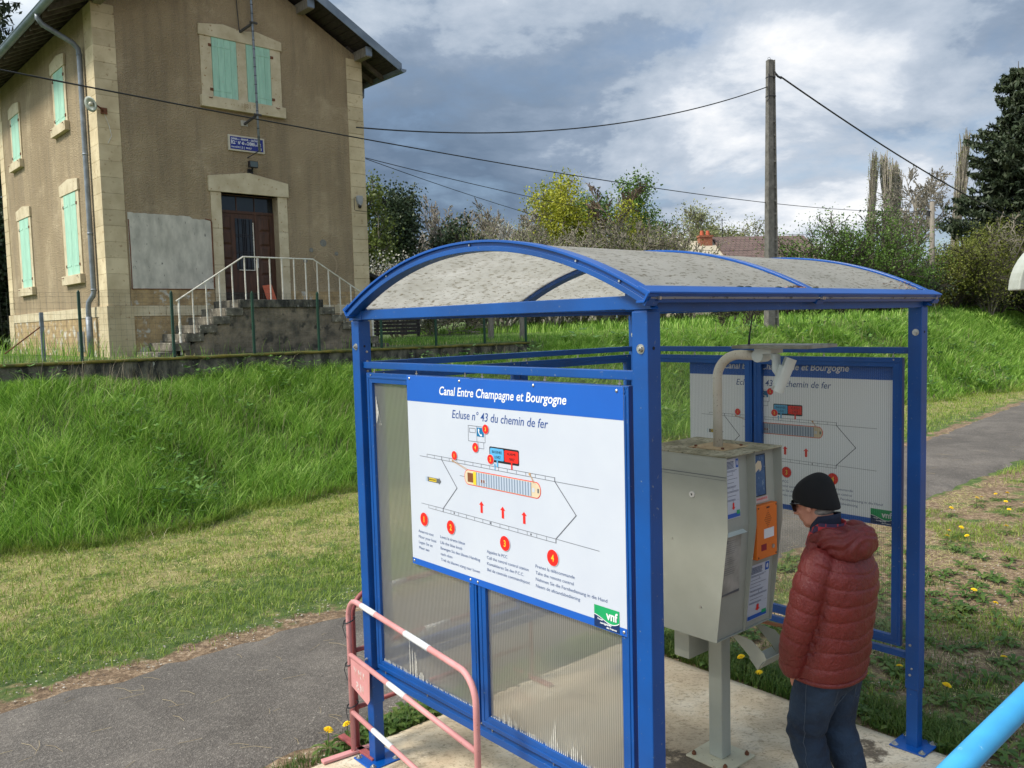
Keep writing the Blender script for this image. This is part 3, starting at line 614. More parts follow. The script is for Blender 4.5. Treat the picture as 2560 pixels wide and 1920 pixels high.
stones(1500, lambda v, r: interp(v, NEARP)+abs(r.gauss(0.0, 0.22)), -2, 9, 0.010, 'gravel')
stones(2600, lambda v, r: r.uniform(0.2, 3.4), 2.6, 8.5, 0.010, 'gravel')
stones(700, lambda v, r: r.uniform(2.05, 2.75), 1.6, 3.0, 0.009, 'gravel')
# dry stalks lying on the path
mb = MB(); rr = random.Random(11)
for i in range(320):
    v = rr.uniform(-3, 9) if i < 250 else rr.uniform(9, 22); fa, ne = interp(v, FARP), interp(v, NEARP); u = rr.uniform(fa, ne); f = (u-fa)/(ne-fa)
    z = ground_z(u, v)+0.030+0.03*math.sin(math.pi*f); a = rr.uniform(0, 3.14); l = rr.uniform(0.02, 0.10)
    p = uvw(u, v, z); d = Vector((math.cos(a), math.sin(a), 0))*l
    mb.tube([p-d, p+d*0.1+Vector((0, 0, 0.004))+d.cross(Vector((0, 0, 1)))*0.15, p+d], 0.0013, 3)
STRAWM = pm('dry_stalk', (0.42, 0.34, 0.20), (0.24, 0.18, 0.10), rough=0.9)
tag(mb.build('dry_stalks', STRAWM), kind='stuff', label='dry stalks fallen on the tarmac path')
# dandelions
DANDY = [(1.47, 3.05), (1.42, 2.98), (1.53, 3.06), (1.38, 2.95), (0.38, 7.43), (1.20, 7.75), (-0.08, 9.69), (0.46, 9.07), (0.52, 9.45), (2.06, 4.11), (1.61, 5.26), (1.0, 2.58), (0.80, 2.66),
         (-0.31, 0.04), (-0.29, -0.10), (0.44, 7.62), (0.45, 7.20), (0.62, 7.3), (0.0, 9.3), (0.15, 9.95), (0.9, 8.5), (1.4, 6.8), (1.95, 5.95), (2.02, 3.2), (1.30, 2.72), (1.62, 3.40), (0.10, 5.3), (2.3, 5.1), (0.02, 9.9), (0.28, 9.5), (0.60, 9.9), (0.75, 8.1), (-0.05, 8.6), (1.7, 7.5), (1.35, 5.5)]
def dandelion():
    r = empty('dandelion', (0, 0, 0), 0, 'yellow dandelion in flower among the weeds and worn grass beside the slab and path', 'dandelion', 'dandelions in the worn grass')
    h = MB(); rr = random.Random(3)
    for ring, (k, rad, zz_) in enumerate(((16, 0.020, 0.0), (14, 0.016, 0.004), (10, 0.011, 0.008), (6, 0.006, 0.010))):
        for i in range(k):
            a = 2*math.pi*i/k+ring*0.3+rr.uniform(-.1, .1); c, s_ = math.cos(a), math.sin(a); w = 0.0028
            h.add([(-s_*w*0.4, c*w*0.4, zz_), (s_*w*0.4, -c*w*0.4, zz_), (c*rad+s_*w, s_*rad-c*w, zz_+0.003), (c*rad*1.05, s_*rad*1.05, zz_+0.001), (c*rad-s_*w, s_*rad+c*w, zz_+0.003)], [(0, 1, 2, 3, 4)])
    o = h.build('flower_head', YFLOW, r); o.location = (0, 0, 0.085); o.rotation_euler = (0.25, -0.2, 0)
    MB().tube([(0, 0, -0.02), (0.004, 0.002, 0.04), (0, 0, 0.085)], 0.0022, 6).build('stem', STEMG, r)
    l = MB()
    for i in range(7):
        a = 2*math.pi*i/7; c, s_ = math.cos(a), math.sin(a); L_ = rr.uniform(0.06, 0.10); w = 0.009
        pts = [(0.1, 0.4), (0.3, 1.0), (0.42, 0.5), (0.55, 1.2), (0.68, 0.6), (0.82, 1.3), (1.0, 0)]
        ring = [(c*L_*t+s_*w*q, s_*L_*t-c*w*q, 0.012+0.03*t*(1-t)*2) for t, q in pts]+[(c*L_*t-s_*w*q, s_*L_*t+c*w*q, 0.012+0.03*t*(1-t)*2) for t, q in pts[-2::-1]]
        l.add(ring, [tuple(range(len(ring)))])
    l.build('leaves', L_WEED, r)
    return r
d0 = dandelion(); rr = random.Random(2)
for i, (u, v) in enumerate(DANDY):
    o = d0 if i == 0 else copy_tree(d0)
    o.location = uvw(u, v, ground_z(u, v)); o.rotation_euler = (0, 0, rr.uniform(0, 6)); s = rr.uniform(0.85, 1.25); s *= 1.2; o.scale = (s, s, s*rr.uniform(0.7, 1.1))

# dead stalks tangled along the foot of the slope
def dead(n, v0, v1, w, h):
    v = rg.uniform(v0, v1, n); u = edge_arr(v)+rg.normal(-0.15, 0.28, n); q = nz2(u*0.6, v, 1.9, 21)+0.5*nz2(u, v, 5.1, 4); k = in_view(u, v) & (q > 0.05); u, v = u[k], v[k]
    return blades('dry_grass', L_DEAD, u, v, h*rg.uniform(0.3, 1.3, len(u)), w, 1.7, 0.45, label='dead pale stalks along the foot of the tall grass')
L_DEAD = leafmat('dead_stalks', [(0.13, 0.10, 0.06), (0.28, 0.22, 0.13), (0.44, 0.37, 0.25)], trans=0.1, pos=0.3)
dead(9000, -5, 10, 0.005, 0.20); dead(3000, 10, 30, 0.012, 0.25)

# flat leafy weeds hugging the ground near the slab
def rosettes(n, name):
    mb = MB(); rr = random.Random(17)
    for i in range(n):
        u, v = rr.uniform(-0.6, 3.0), 2.56+rr.random()**1.7*4.5
        if i % 6 == 0: u, v = rr.uniform(-0.40, -0.22), rr.uniform(0.1, 2.4)
        c = uvw(u, v, ground_z(u, v)+0.01); k = rr.randint(5, 9); a0 = rr.uniform(0, 6)
        for j in range(k):
            a = a0+6.283*j/k+rr.uniform(-.3, .3); L_ = rr.uniform(0.05, 0.12); w = L_*rr.uniform(0.13, 0.24); d = Vector((math.cos(a), math.sin(a), 0)); s_ = Vector((-d.y, d.x, 0)); up = rr.uniform(0.01, 0.05)
            p = [c-s_*w*0.2, c+s_*w*0.2, c+d*L_*0.5+s_*w*0.8+Vector((0, 0, up)), c+d*L_*0.8+s_*w+Vector((0, 0, up)), c+d*L_+Vector((0, 0, up*0.6)), c+d*L_*0.8-s_*w+Vector((0, 0, up)), c+d*L_*0.5-s_*w*0.8+Vector((0, 0, up))]
            mb.add(p, [(0, 1, 2, 6), (6, 2, 3, 5), (5, 3, 4)])
    o = mb.build(name, L_WEED); return tag(o, kind='stuff', label='flat leafy weeds in the worn ground')
rosettes(620, 'weeds')

tall(32000, 42, 80, 0.045, 'tall_grass', 1.1)
# a paler, lower fringe softening the foot of the slope
def fringe(n, v0, v1, w):
    v = rg.uniform(v0, v1, n); d = np.abs(rg.normal(0, 0.30, n)); u = edge_arr(v)+0.05+d*(0.6+0.6*nz2(v, v*0.7, 2.0, 3)); k = in_view(u, v); u, v, d = u[k], v[k], d[k]
    return blades('tall_grass', L_LAWN, u, v, (0.22-0.30*np.clip(d, 0, 0.5))*rg.uniform(0.4, 1.2, len(u)), w, 1.0, 0.1, label='half-long grass fringing the foot of the slope')
fringe(15000, -5, 10, 0.0065); fringe(6000, 10, 34, 0.012)
# broad-leaved weeds, docks and nettles mixed into the meadow
def broad(n, v0, v1, size, name):
    mb = MB(); rr = random.Random(23)
    for i in range(n):
        v = rr.uniform(v0, v1); u = bank_edge(v)-rr.uniform(0.0, 4.6); 
        if mnoise.noise((u*0.9, v*0.9, 7)) < 0.08: continue
        p = uvw(u, v, 0); s_, nn_ = to_house(p)
        if nn_ > -2.1 and s_ < 10: continue
        p.z = ground_z(u, v)+rr.uniform(0.16, 0.48)
        for j in range(rr.randint(3, 6)):
            a = rr.uniform(0, 6.28); d = Vector((math.cos(a), math.sin(a), rr.uniform(-0.2, 0.5))); q = Vector((-d.y, d.x, 0)); L_ = size*rr.uniform(0.6, 1.3); w = L_*rr.uniform(0.2, 0.36)
            mb.add([p, p+d*L_*0.45+q*w, p+d*L_*0.8+q*w*0.6, p+d*L_, p+d*L_*0.8-q*w*0.6, p+d*L_*0.45-q*w], [(0, 1, 2, 3, 4, 5)])
    return tag(mb.build(name, L_DOCK), kind='stuff', label='broad-leaved weeds mixed into the tall grass')
L_DOCK = leafmat('dock_leaf', [(0.035, 0.085, 0.02), (0.08, 0.18, 0.035), (0.16, 0.30, 0.07), (0.30, 0.36, 0.12)], trans=0.3)
broad(3600, -6, 9, 0.085, 'meadow_weeds'); broad(2200, 9, 34, 0.15, 'meadow_weeds')
# dead upright stems and seed heads standing among the green
def stems(n, v0, v1, w):
    v = rg.uniform(v0, v1, n); u = edge_arr(v)-rg.uniform(0, 4.7, n); x = SO.x+SU.x*u+SV.x*v; y = SO.y+SU.y*u+SV.y*v
    s = (x-HO.x)*HU.x+(y-HO.y)*HU.y; nn = (x-HO.x)*HN.x+(y-HO.y)*HN.y; k = in_view(u, v) & ((nn < -2.05) | (s > 10)) & (nz2(u, v, 1.1, 31)+rg.normal(0, 0.25, n) > 0.15); u, v = u[k], v[k]
    return blades('dry_grass', L_DEAD, u, v, rg.uniform(0.25, 0.62, len(u)), w, 0.5, 0.0, label='dead upright stems among the tall grass')
stems(7000, -6, 9, 0.0055); stems(4000, 9, 36, 0.011)
# ---------------------------------------------------------------- the blue shelter
W, D, S, SI = 2.174, 2.477, 0.078, 0.067
sh = empty('shelter', SO, SROT, 'open blue metal shelter with barrel roof and ribbed plastic side panels', 'shelter')
def hexbolt(mb, c, ax, r=0.011, t=0.008, washer=True):
    c = Vector(c); a = Vector(ax)
    if washer: mb.tube([c, c+a*0.002], r*1.5, 12)
    mb.tube([c+a*0.0005, c+a*t], r, 6); mb.tube([c+a*t, c+a*(t+0.007)], r*0.5, 8)
for (u, v) in ((0, 0), (W-S, 0), (0, D-S), (W-S, D-S)):
    g = (S-SI)/2
    mb = MB().box((u, v, 0.354), (u+S, v+S, 2.594)).box((u+g, v+g, 0.006), (u+S-g, v+S-g, 0.36)).box((u+g, v+g, 2.588), (u+S-g, v+S-g, 2.60))
    post = mb.build('corner_post', BLUE, sh, bevel=0.004)
    c = (u+S/2, v+S/2); q = 0.103
    pl = MB().box((c[0]-q, c[1]-q, 0.0005), (c[0]+q, c[1]+q, 0.010)).build('base_plate', BLUE_TOP, post, bevel=0.012, seg=3)
    b = MB()
    for a1 in (-1, 1):
        for a2 in (-1, 1): hexbolt(b, (c[0]+a1*0.078, c[1]+a2*0.078, 0.010), (0, 0, 1), 0.013, 0.010)
    b.each('anchor_bolt', STEEL, post, k=3)
    b = MB(); hexbolt(b, (c[0]+0.005, v, 2.45), (0, -1, 0), 0.013, 0.010)
    if u > 1: hexbolt(b, (c[0], v, 0.36+0.12), (0, -1, 0), 0.006, 0.004, False)
    if v > 1: hexbolt(b, (c[0]-0.01, v, 0.62), (0, -1, 0), 0.008, 0.004, False); hexbolt(b, (c[0]-0.01, v, 0.44), (0, -1, 0), 0.008, 0.004, False)
    if u < 1 and v < 1:
        for z in (2.44, 2.33, 2.385): hexbolt(b, (S, 0.048, z-0.02), (1, 0, 0), 0.007, 0.004, False)
        hexbolt(b, (0.03, 0, 0.62), (0, -1, 0), 0.006, 0.012)
    b.build('bolts', STEEL, post)
    h = MB().tube([(u+S+0.0002, v+S*0.45, 2.452), (u+S+0.0012, v+S*0.45, 2.452)], 0.007, 10); h.build('bolt_hole', DARK, post)
def bar(a, b, name, mat=BLUE, bv=0.003): return MB().box(a, b).build(name, mat, sh, bevel=bv)
# beams, rails
bar((S*0.5, 0.004, 2.602), (W-0.004, 0.040, 2.655), 'roof_beam'); bar((S*0.5, D-0.040, 2.602), (W-0.004, D-0.004, 2.655), 'roof_beam')
bar((0.006, 0.045, 2.600), (0.042, D-0.045, 2.655), 'roof_beam'); bar((W-0.046, 0.045, 2.590), (W-0.008, D-0.045, 2.640), 'roof_beam')
for z0, z1, nm in ((2.327, 2.364, 'rail'), (0.522, 0.560, 'rail')):
    bar((S+.001, 0.022, z0), (W-S-.001, 0.058, z1), nm); bar((S+.001, D-0.058, z0), (W-S-.001, D-0.022, z1), nm); bar((0.022, S+.001, z0), (0.058, D-S-.001, z1), nm)
# panels: a frame of four mitred bars, a ribbed sheet, bolts
def chalk(mb, x0, x1, prof, y, seed):
    rr = random.Random(seed); x = x0+0.004
    while x < x1-0.006:
        hgt = prof(x)*rr.uniform(0.75, 1.1)
        if hgt > 0.006: mb.add([(x, y, 0.640), (x+0.0062, y, 0.640), (x+0.0055, y, 0.640+hgt*rr.uniform(.8, 1)), (x+0.0008, y, 0.640+hgt)], [(0, 1, 2, 3)])
        x += 0.0125 if rr.random() < 0.8 else 0.025
def panel(x0, x1, plane, pos, seed, sides=1):
    root = empty('side_panel', (0, 0, 0)); root.parent = sh; zb, zt, w = 0.585, 2.303, 0.056
    M = Matrix.Identity(4) if plane == 'v' else Matrix(((0, -1, 0, 0), (1, 0, 0, 0), (0, 0, 1, 0), (0, 0, 0, 1)))
    M = Matrix.Translation((0, pos, 0)) if plane == 'v' else Matrix.Translation((pos, 0, 0)) @ M
    fr = MB(); y0, y1 = -0.017, 0.017
    fr.prism([(x0, zb), (x1, zb), (x1-w, zb+w), (x0+w, zb+w)], 1, y0, y1); fr.prism([(x0, zt), (x0+w, zt-w), (x1-w, zt-w), (x1, zt)], 1, y0, y1)
    fr.prism([(x0, zb), (x0+w, zb+w), (x0+w, zt-w), (x0, zt)], 1, y0, y1); fr.prism([(x1, zb), (x1, zt), (x1-w, zt-w), (x1-w, zb+w)], 1, y0, y1)
    fr.box((x0+0.016, -0.0205, zb+0.014), (x1-0.016, -0.0165, zb+0.026)).box((x0+0.016, -0.0205, zt-0.030), (x1-0.016, -0.0165, zt-0.018))
    fr.box((x0+0.014, -0.0205, zb+0.03), (x0+0.026, -0.0165, zt-0.035)).box((x1-0.026, -0.0205, zb+0.03), (x1-0.014, -0.0165, zt-0.035))
    fr.build('panel_frame', BLUE, root, bevel=0.004, M=M)
    MB().add([(x0+w-0.004, 0, zb+w-0.004), (x1-w+0.004, 0, zb+w-0.004), (x1-w+0.004, 0, zt-w+0.004), (x0+w-0.004, 0, zt-w+0.004)], [(0, 1, 2, 3)]).build('ribbed_sheet', POLY if (plane == 'v' and pos < 1) else POLYB, root, M=M)
    b = MB()
    for x in (x0+0.06, (x0+x1)/2, x1-0.06): b.tube([(x, 0, zt), (x, 0, 2.328)], 0.003, 6); b.tube([(x, 0, zt+0.004), (x, 0, zt+0.010)], 0.007, 6); b.tube([(x, 0, 0.559), (x, 0, zb+0.001)], 0.004, 6)
    b.tube([(x0+0.05, -0.018, zt-0.012), (x0+0.05, -0.021, zt-0.012)], 0.005, 8); b.tube([(x1-0.05, -0.018, zt-0.012), (x1-0.05, -0.021, zt-0.012)], 0.005, 8)
    b.build('fixing_bolts', STEEL, root, M=M)
    return root
CHALK = pm('chalky_bloom', (0.60, 0.59, 0.54), (0.42, 0.41, 0.37), rough=0.9, vs=60)
p1 = panel(0.107, 1.056, 'v', S/2, 1); p2 = panel(1.069, 2.056, 'v', S/2, 2)
c1 = MB(); chalk(c1, 0.165, 0.998, lambda x: 0.012+((0.185-(x-0.43)*1.3) if 0.43 < x < 0.50 else 0)+0.035*math.exp(-((x-0.545)/0.03)**2)+(0.008 if x < 0.4 else 0), 0.0325, 3)
for i in range(9): c1.add([(0.182+i*0.0055, 0.0325, 2.17-0.02*i), (0.186+i*0.0055, 0.0325, 2.17-0.02*i), (0.186+i*0.0055, 0.0325, 2.07-0.012*abs(i-4)), (0.182+i*0.0055, 0.0325, 2.07-0.012*abs(i-4))], [(0, 1, 2, 3)])
c1.build('chalky_streaks', CHALK, p1)
c2 = MB(); chalk(c2, 1.127, 1.998, lambda x: 0.008+0.050*math.exp(-((x-1.25)/0.05)**2)+0.020*abs(math.sin(x*23))*(x > 1.3)+0.11*math.exp(-((x-1.575)/0.018)**2)+0.045*math.exp(-((x-1.70)/0.05)**2), 0.0325, 4)
c2.build('chalky_streaks', CHALK, p2)
panel(0.107, 1.056, 'v', D-S/2, 3); panel(1.069, 2.056, 'v', D-S/2, 4)
panel(0.120, 1.233, 'u', S/2, 5); panel(1.248, 2.360, 'u', S/2, 6)
# barrel roof
RR = (1.110**2+0.290**2)/(2*0.290); CU, CZ = 1.116, 2.945-RR; HALF = math.asin(1.110/RR)
def arc(rad, a0=-HALF, a1=HALF, n=48): return [(CU+rad*math.sin(a0+(a1-a0)*i/n), CZ+rad*math.cos(a0+(a1-a0)*i/n)) for i in range(n+1)]
def band(r_in, r_out, v0, v1, name, mat, parent=sh, a=HALF, bevel=0.0015):
    o_, i_ = arc(r_out, -a, a), arc(r_in, -a, a); mb = MB()
    for k in range(len(o_)-1): mb.add([(i_[k][0], v0, i_[k][1]), (o_[k][0], v0, o_[k][1]), (o_[k+1][0], v0, o_[k+1][1]), (i_[k+1][0], v0, i_[k+1][1]), (i_[k][0], v1, i_[k][1]), (o_[k][0], v1, o_[k][1]), (o_[k+1][0], v1, o_[k+1][1]), (i_[k+1][0], v1, i_[k+1][1])],
                                            [(0, 1, 2, 3), (4, 7, 6, 5), (1, 5, 6, 2), (0, 3, 7, 4)]+([(0, 4, 5, 1)] if k == 0 else [])+([(3, 2, 6, 7)] if k == len(o_)-2 else []))
    bm = bmesh.new(); me = mb.mesh(name); bm.from_mesh(me); bmesh.ops.remove_doubles(bm, verts=bm.verts, dist=1e-5); bmesh.ops.recalc_face_normals(bm, faces=bm.faces); bm.to_mesh(me); bm.free()
    me.materials.append(mat); return link(name, me, parent, bevel)
rf = band(RR-0.020, RR-0.012, -0.030, D+0.030, 'roof_sheet', ROOFP, bevel=0)
for v0, v1, nm in ((-0.050, 0.012, 'arched_rib'), (D-0.012, D+0.050, 'arched_rib'), (1.185, 1.235, 'arched_rib')):
    rb = band(RR-0.011, RR, v0, v1, nm, BLUE_TOP)
    band(RR-0.050, RR-0.028, v0+0.004 if v0 < 1.1 else v0, v1+0.012, 'lower_flange', BLUE, rb)
    band(RR-0.029, RR-0.0105, v0+0.014, v1-0.012, 'web', BLUE, rb)
    if v0 < 0:
        b = MB()
        for a in (-0.30, 0.02, 0.33, 0.44): c = (CU+(RR-0.020)*math.sin(a), CZ+(RR-0.020)*math.cos(a)); b.tube([(c[0], v0+0.013, c[1]), (c[0], v0+0.006, c[1])], 0.005, 6)
        b.build('bolts', STEEL, rb)
def eave(sgn):
    x = CU+sgn*1.060
    def q(dx, z): return (x+sgn*dx, z)
    mb = MB(); mb.prism([q(0.0, 2.690), q(0.055, 2.664), q(0.055, 2.657), q(0.048, 2.657), q(0.026, 2.624), q(-0.012, 2.624), q(-0.012, 2.632), q(0.018, 2.632), q(0.036, 2.656), q(-0.002, 2.678)], 1, -0.052, D+0.052)
    o = mb.build('eaves_gutter', BLUE_TOP, sh, bevel=0.001)
    b = MB()
    for v in (0.01, 1.20, 1.215, D-0.02): b.tube([(x+sgn*0.040, v, 2.643), (x+sgn*0.056, v, 2.640)], 0.007, 8)
    b.build('bolts', STEEL, o)
eave(1); eave(-1)
# gusset plates where the ribs meet the beams
for u0_, sg in ((W-0.11, 1), (0.11, -1)):
    for v0 in (0.001, D-0.0425):
        MB().prism([(u0_, 2.600), (u0_+sg*0.135, 2.600), (u0_+sg*0.075, 2.672), (u0_+sg*0.0, 2.664)], 1, v0-0.001, v0+0.0425).build('gusset', BLUE, sh, bevel=0.002)
# litter and moss along the gutter
mb = MB(); rr = random.Random(9)
for i in range(120):
    v = 1.16+rr.gauss(0, 0.06) if i < 60 else D+rr.uniform(-0.35, 0.02); du = rr.uniform(0, 0.045)
    x = CU+1.057-du*(1 if i < 60 else 3); zz_ = CZ+math.sqrt(RR*RR-(x-CU)**2)-0.006
    a = rr.uniform(0, 3); l = 0.012; mb.add([(x-l*math.cos(a), v-l*math.sin(a), zz_), (x+0.004*math.sin(a), v-0.004*math.cos(a), zz_+0.004), (x+l*math.cos(a), v+l*math.sin(a), zz_+0.002), (x-0.004*math.sin(a), v+0.004*math.cos(a), zz_+0.001)], [(0, 1, 2, 3)])
mb.build('leaf_litter', pm('leaf_litter_brown', (0.33, 0.17, 0.09), (0.20, 0.10, 0.05), rough=0.9), sh)
mb = MB()
for v in (0.62, 0.68, 0.92, 1.02, 1.24): mb.ball((CU+1.053, v, 2.689), (0.010, 0.028, 0.006), nu=8, nv=5)
mb.build('moss_tufts', pm('dark_moss', (0.05, 0.055, 0.03), rough=1), sh, smooth=True)

# ---------------------------------------------------------------- the information board
def board(v, name, label, sheetm):
    ox, oz = 0.522, 1.290; root = empty('information_board', (ox, v, oz)); root.parent = sh; root['label'] = label
    def B(mb, nm, mats, bevel=0): return mb.build(nm, mats, root, bevel=bevel)
    def rc(x0, x1, z0, z1, y, mb=None, mi=0): mb = mb or MB(); return mb.add([(x0, y, z0), (x1, y, z0), (x1, y, z1), (x0, y, z1)], [(0, 1, 2, 3)], mi)
    def disc(mb, x, z, rx, rz, y, mi): mb.add([(x+rx*math.cos(2*math.pi*i/28), y, z+rz*math.sin(2*math.pi*i/28)) for i in range(28)], [tuple(range(28))], mi)
    def ln(mb, pts, w, y, mi=0):
        for a, b in zip(pts, pts[1:]):
            dx, dz = b[0]-a[0], b[1]-a[1]; L_ = math.hypot(dx, dz) or 1; nx, nz_ = -dz/L_*w/2, dx/L_*w/2; ex, ez = dx/L_*w*0.3, dz/L_*w*0.3
            mb.add([(a[0]-nx-ex, y, a[1]-nz_-ez), (b[0]-nx+ex, y, b[1]-nz_+ez), (b[0]+nx+ex, y, b[1]+nz_+ez), (a[0]+nx-ex, y, a[1]+nz_-ez)], [(0, 1, 2, 3)], mi)
    def rrect(mb, x0, x1, z0, z1, r, y, mi):
        pts = []
        for cx_, cz_, a0 in ((x1-r, z1-r, 0), (x0+r, z1-r, 90), (x0+r, z0+r, 180), (x1-r, z0+r, 270)):
            pts += [(cx_+r*math.cos(R(a0+i*15)), y, cz_+r*math.sin(R(a0+i*15))) for i in range(7)]
        mb.add(pts, [tuple(range(len(pts)))], mi)
    H = 1.010
    B(MB().box((0, 0, 0), (1.512, 0.003, H)) if v < 1 else MB().add([(0, 0, 0), (1.512, 0, 0), (1.512, 0, H), (0, 0, H)], [(0, 1, 2, 3)]), 'board_sheet', sheetm)
    y = -0.0008
    B(rc(0, 1.512, 0.877, H, y), 'header_band', SIGNB); B(rc(0, 1.512, 0.0, 0.033, y), 'footer_band', SIGNB)
    y2 = -0.0016
    mb = MB(); put_text(mb, 'Canal Entre Champagne et Bourgogne', 0.29, 0.922, 0.042, y2, 0.905, 0.22, 0.016); B(mb, 'title_lettering', TXTW)
    mb = MB(); put_text(mb, 'Ecluse n° 43 du chemin de fer', 0.389, 0.811, 0.041, y, 0.690, 0.20, 0.003); B(mb, 'subtitle_lettering', TXTB)
    # lock diagram
    mb = MB(); w = 0.0022
    ln(mb, [(0.099, 0.592), (0.291, 0.590)], w, y); ln(mb, [(0.164, 0.592), (0.164, 0.607), (1.113, 0.600), (1.112, 0.583)], w, y); ln(mb, [(0.291, 0.590), (1.113, 0.583), (1.371, 0.582)], w, y)
    ln(mb, [(0.099, 0.341), (0.290, 0.340), (1.112, 0.330), (1.369, 0.325)], w, y); ln(mb, [(0.164, 0.341), (0.163, 0.325), (0.289, 0.323), (1.112, 0.312), (1.112, 0.330)], w, y)
    for i in range(1, 15):
        x = 0.164+i*0.0635; zt_ = 0.607-0.007*(x-0.164)/0.949; ln(mb, [(x, zt_), (x, zt_-0.0155)], w, y)
        ln(mb, [(x, 0.341-0.011*(x-.164)/.948), (x, 0.325-0.013*(x-.164)/.948)], w, y)
    for g in ([(0.291, 0.607), (0.291, 0.590), (0.412, 0.461), (0.290, 0.340), (0.289, 0.323)], [(1.113, 0.600), (1.113, 0.583), (1.239, 0.453), (1.112, 0.330), (1.112, 0.312)]): ln(mb, g, 0.0045, y)
    for x, z in ((0.382, 0.331), (0.665, 0.327), (0.951, 0.322)): disc(mb, x, z, 0.005, 0.005, y, 0)
    ln(mb, [(0.516, 0.784), (0.644, 0.783), (0.643, 0.709), (0.515, 0.708), (0.516, 0.784)], w, y); ln(mb, [(0.582, 0.783), (0.581, 0.708)], w, y); ln(mb, [(0.525, 0.771), (0.571, 0.771), (0.571, 0.751), (0.525, 0.751), (0.525, 0.771)], w, y)
    ln(mb, [(0.589, 0.708), (0.589, 0.679), (0.632, 0.679), (0.632, 0.708)], w, y); ln(mb, [(0.439, 0.528), (0.475, 0.527)], w, y)
    B(mb, 'lock_diagram', LINE)
    mb = MB(); mb.add([(0.161, y, 0.465), (0.262, y, 0.465), (0.262, y, 0.458), (0.281, y, 0.476), (0.262, y, 0.496), (0.262, y, 0.489), (0.161, y, 0.489)], [(0, 1, 2, 3, 4, 5, 6)], 0); rc(0.177, 0.240, 0.469, 0.486, y2, mb, 1); rc(0.148, 0.1505, 0.463, 0.490, y, mb, 2)
    put_text(mb, 'MONTANT', 0.180, 0.4735, 0.009, -0.0024, 0.057, 0, 0.01, 3); B(mb, 'direction_arrow', [GREYP, YEL, CYAN, INK])
    # barge
    mb = MB()
    def hull(x0, x1, z0, z1, yy, mi):
        rz = (z1-z0)/2; zc = (z0+z1)/2; k = 0.82
        pts = [(x0+rz*k-rz*k*math.cos(t), yy, zc+rz*math.sin(t)) for t in np.linspace(-math.pi/2, math.pi/2, 13)]+[(x1-rz*k+rz*k*math.cos(t), yy, zc+rz*math.sin(t)) for t in np.linspace(math.pi/2, -math.pi/2, 13)]
        mb.add(pts, [tuple(range(len(pts)))], mi)
    hull(0.475, 1.024, 0.491, 0.566, y, 0); hull(0.4785, 1.0205, 0.4945, 0.5625, y2, 1); rc(0.570, 0.962, 0.497, 0.560, -0.0024, mb, 2)
    rc(0.502, 0.546, 0.506, 0.551, -0.0024, mb, 3); rc(0.546, 0.568, 0.497, 0.560, -0.0024, mb, 4); rc(0.968, 0.984, 0.518, 0.537, -0.0024, mb, 5); rc(1.002, 1.012, 0.518, 0.537, -0.0024, mb, 6)
    mb.add([(0.594, -0.0032, 0.521), (0.612, -0.0032, 0.512), (0.634, -0.0032, 0.512), (0.648, -0.0032, 0.521), (0.634, -0.0032, 0.531), (0.612, -0.0032, 0.531)], [(0, 1, 2, 3, 4, 5)], 5); rc(0.607, 0.617, 0.514, 0.529, -0.004, mb, 3); rc(0.624, 0.634, 0.514, 0.529, -0.004, mb, 3)
    B(mb, 'barge_drawing', [RED, CREAM, BARGE, BROWN, YEL, SIGNW, GREYP])
    mb = MB()
    for a, b in (((0.382, 0.598), (0.503, 0.566)), ((0.384, 0.594), (0.500, 0.560)), ((0.953, 0.597), (0.978, 0.558)), ((0.955, 0.594), (0.992, 0.553))): ln(mb, [a, b], 0.0025, y2)
    disc(mb, 0.383, 0.597, 0.006, 0.006, y2, 0); disc(mb, 0.953, 0.596, 0.007, 0.007, y2, 0); B(mb, 'mooring_lines', BROWN_L)
    mb = MB()
    for x, z in ((0.602, 0.418), (0.759, 0.416), (0.908, 0.415)):
        mb.add([(x-0.0085, y, z-0.052), (x+0.0085, y, z-0.052), (x+0.0085, y, z-0.014), (x+0.018, y, z-0.014), (x, y, z+0.004), (x-0.018, y, z-0.014), (x-0.0085, y, z-0.014)], [(0, 1, 2, 3, 4, 5, 6)])
    mb.each('red_arrow', RED, root)
    mb = MB(); rrect(mb, 0.673, 0.883, 0.624, 0.696, 0.008, y, 0); rrect(mb, 0.679, 0.777, 0.634, 0.690, 0.007, y2, 1); rrect(mb, 0.782, 0.879, 0.634, 0.688, 0.007, y2, 2)
    rc(0.725, 0.735, 0.603, 0.636, y2, mb, 1); rc(0.827, 0.837, 0.602, 0.636, y2, mb, 2); mb.add([(0.708, y2, 0.588), (0.714, y2, 0.588), (0.714, y2, 0.608), (0.719, y2, 0.608), (0.711, y2, 0.620), (0.703, y2, 0.608), (0.708, y2, 0.608)], [(0, 1, 2, 3, 4, 5, 6)], 1)
    put_text(mb, 'BASSINEE', 0.694, 0.667, 0.0125, -0.0024, 0.070, 0, 0.0, 0); put_text(mb, 'LEVEZ', 0.712, 0.643, 0.0125, -0.0024, 0.044, 0.15, 0.0, 0); put_text(mb, 'ALARME', 0.802, 0.667, 0.0125, -0.0024, 0.060, 0, 0.0, 0); put_text(mb, 'TIREZ', 0.814, 0.643, 0.0125, -0.0024, 0.040, 0.15, 0.0, 0)
    B(mb, 'control_panel_drawing', [INK, CYAN, RED])
    mb = MB(); rc(0.584, 0.635, 0.736, 0.778, y2, mb, 0)
    hs = [(0.594, 0.771), (0.600, 0.774), (0.605, 0.765), (0.601, 0.760), (0.606, 0.750), (0.613, 0.746), (0.618, 0.749), (0.625, 0.743), (0.620, 0.738), (0.612, 0.739), (0.600, 0.748), (0.594, 0.760)]
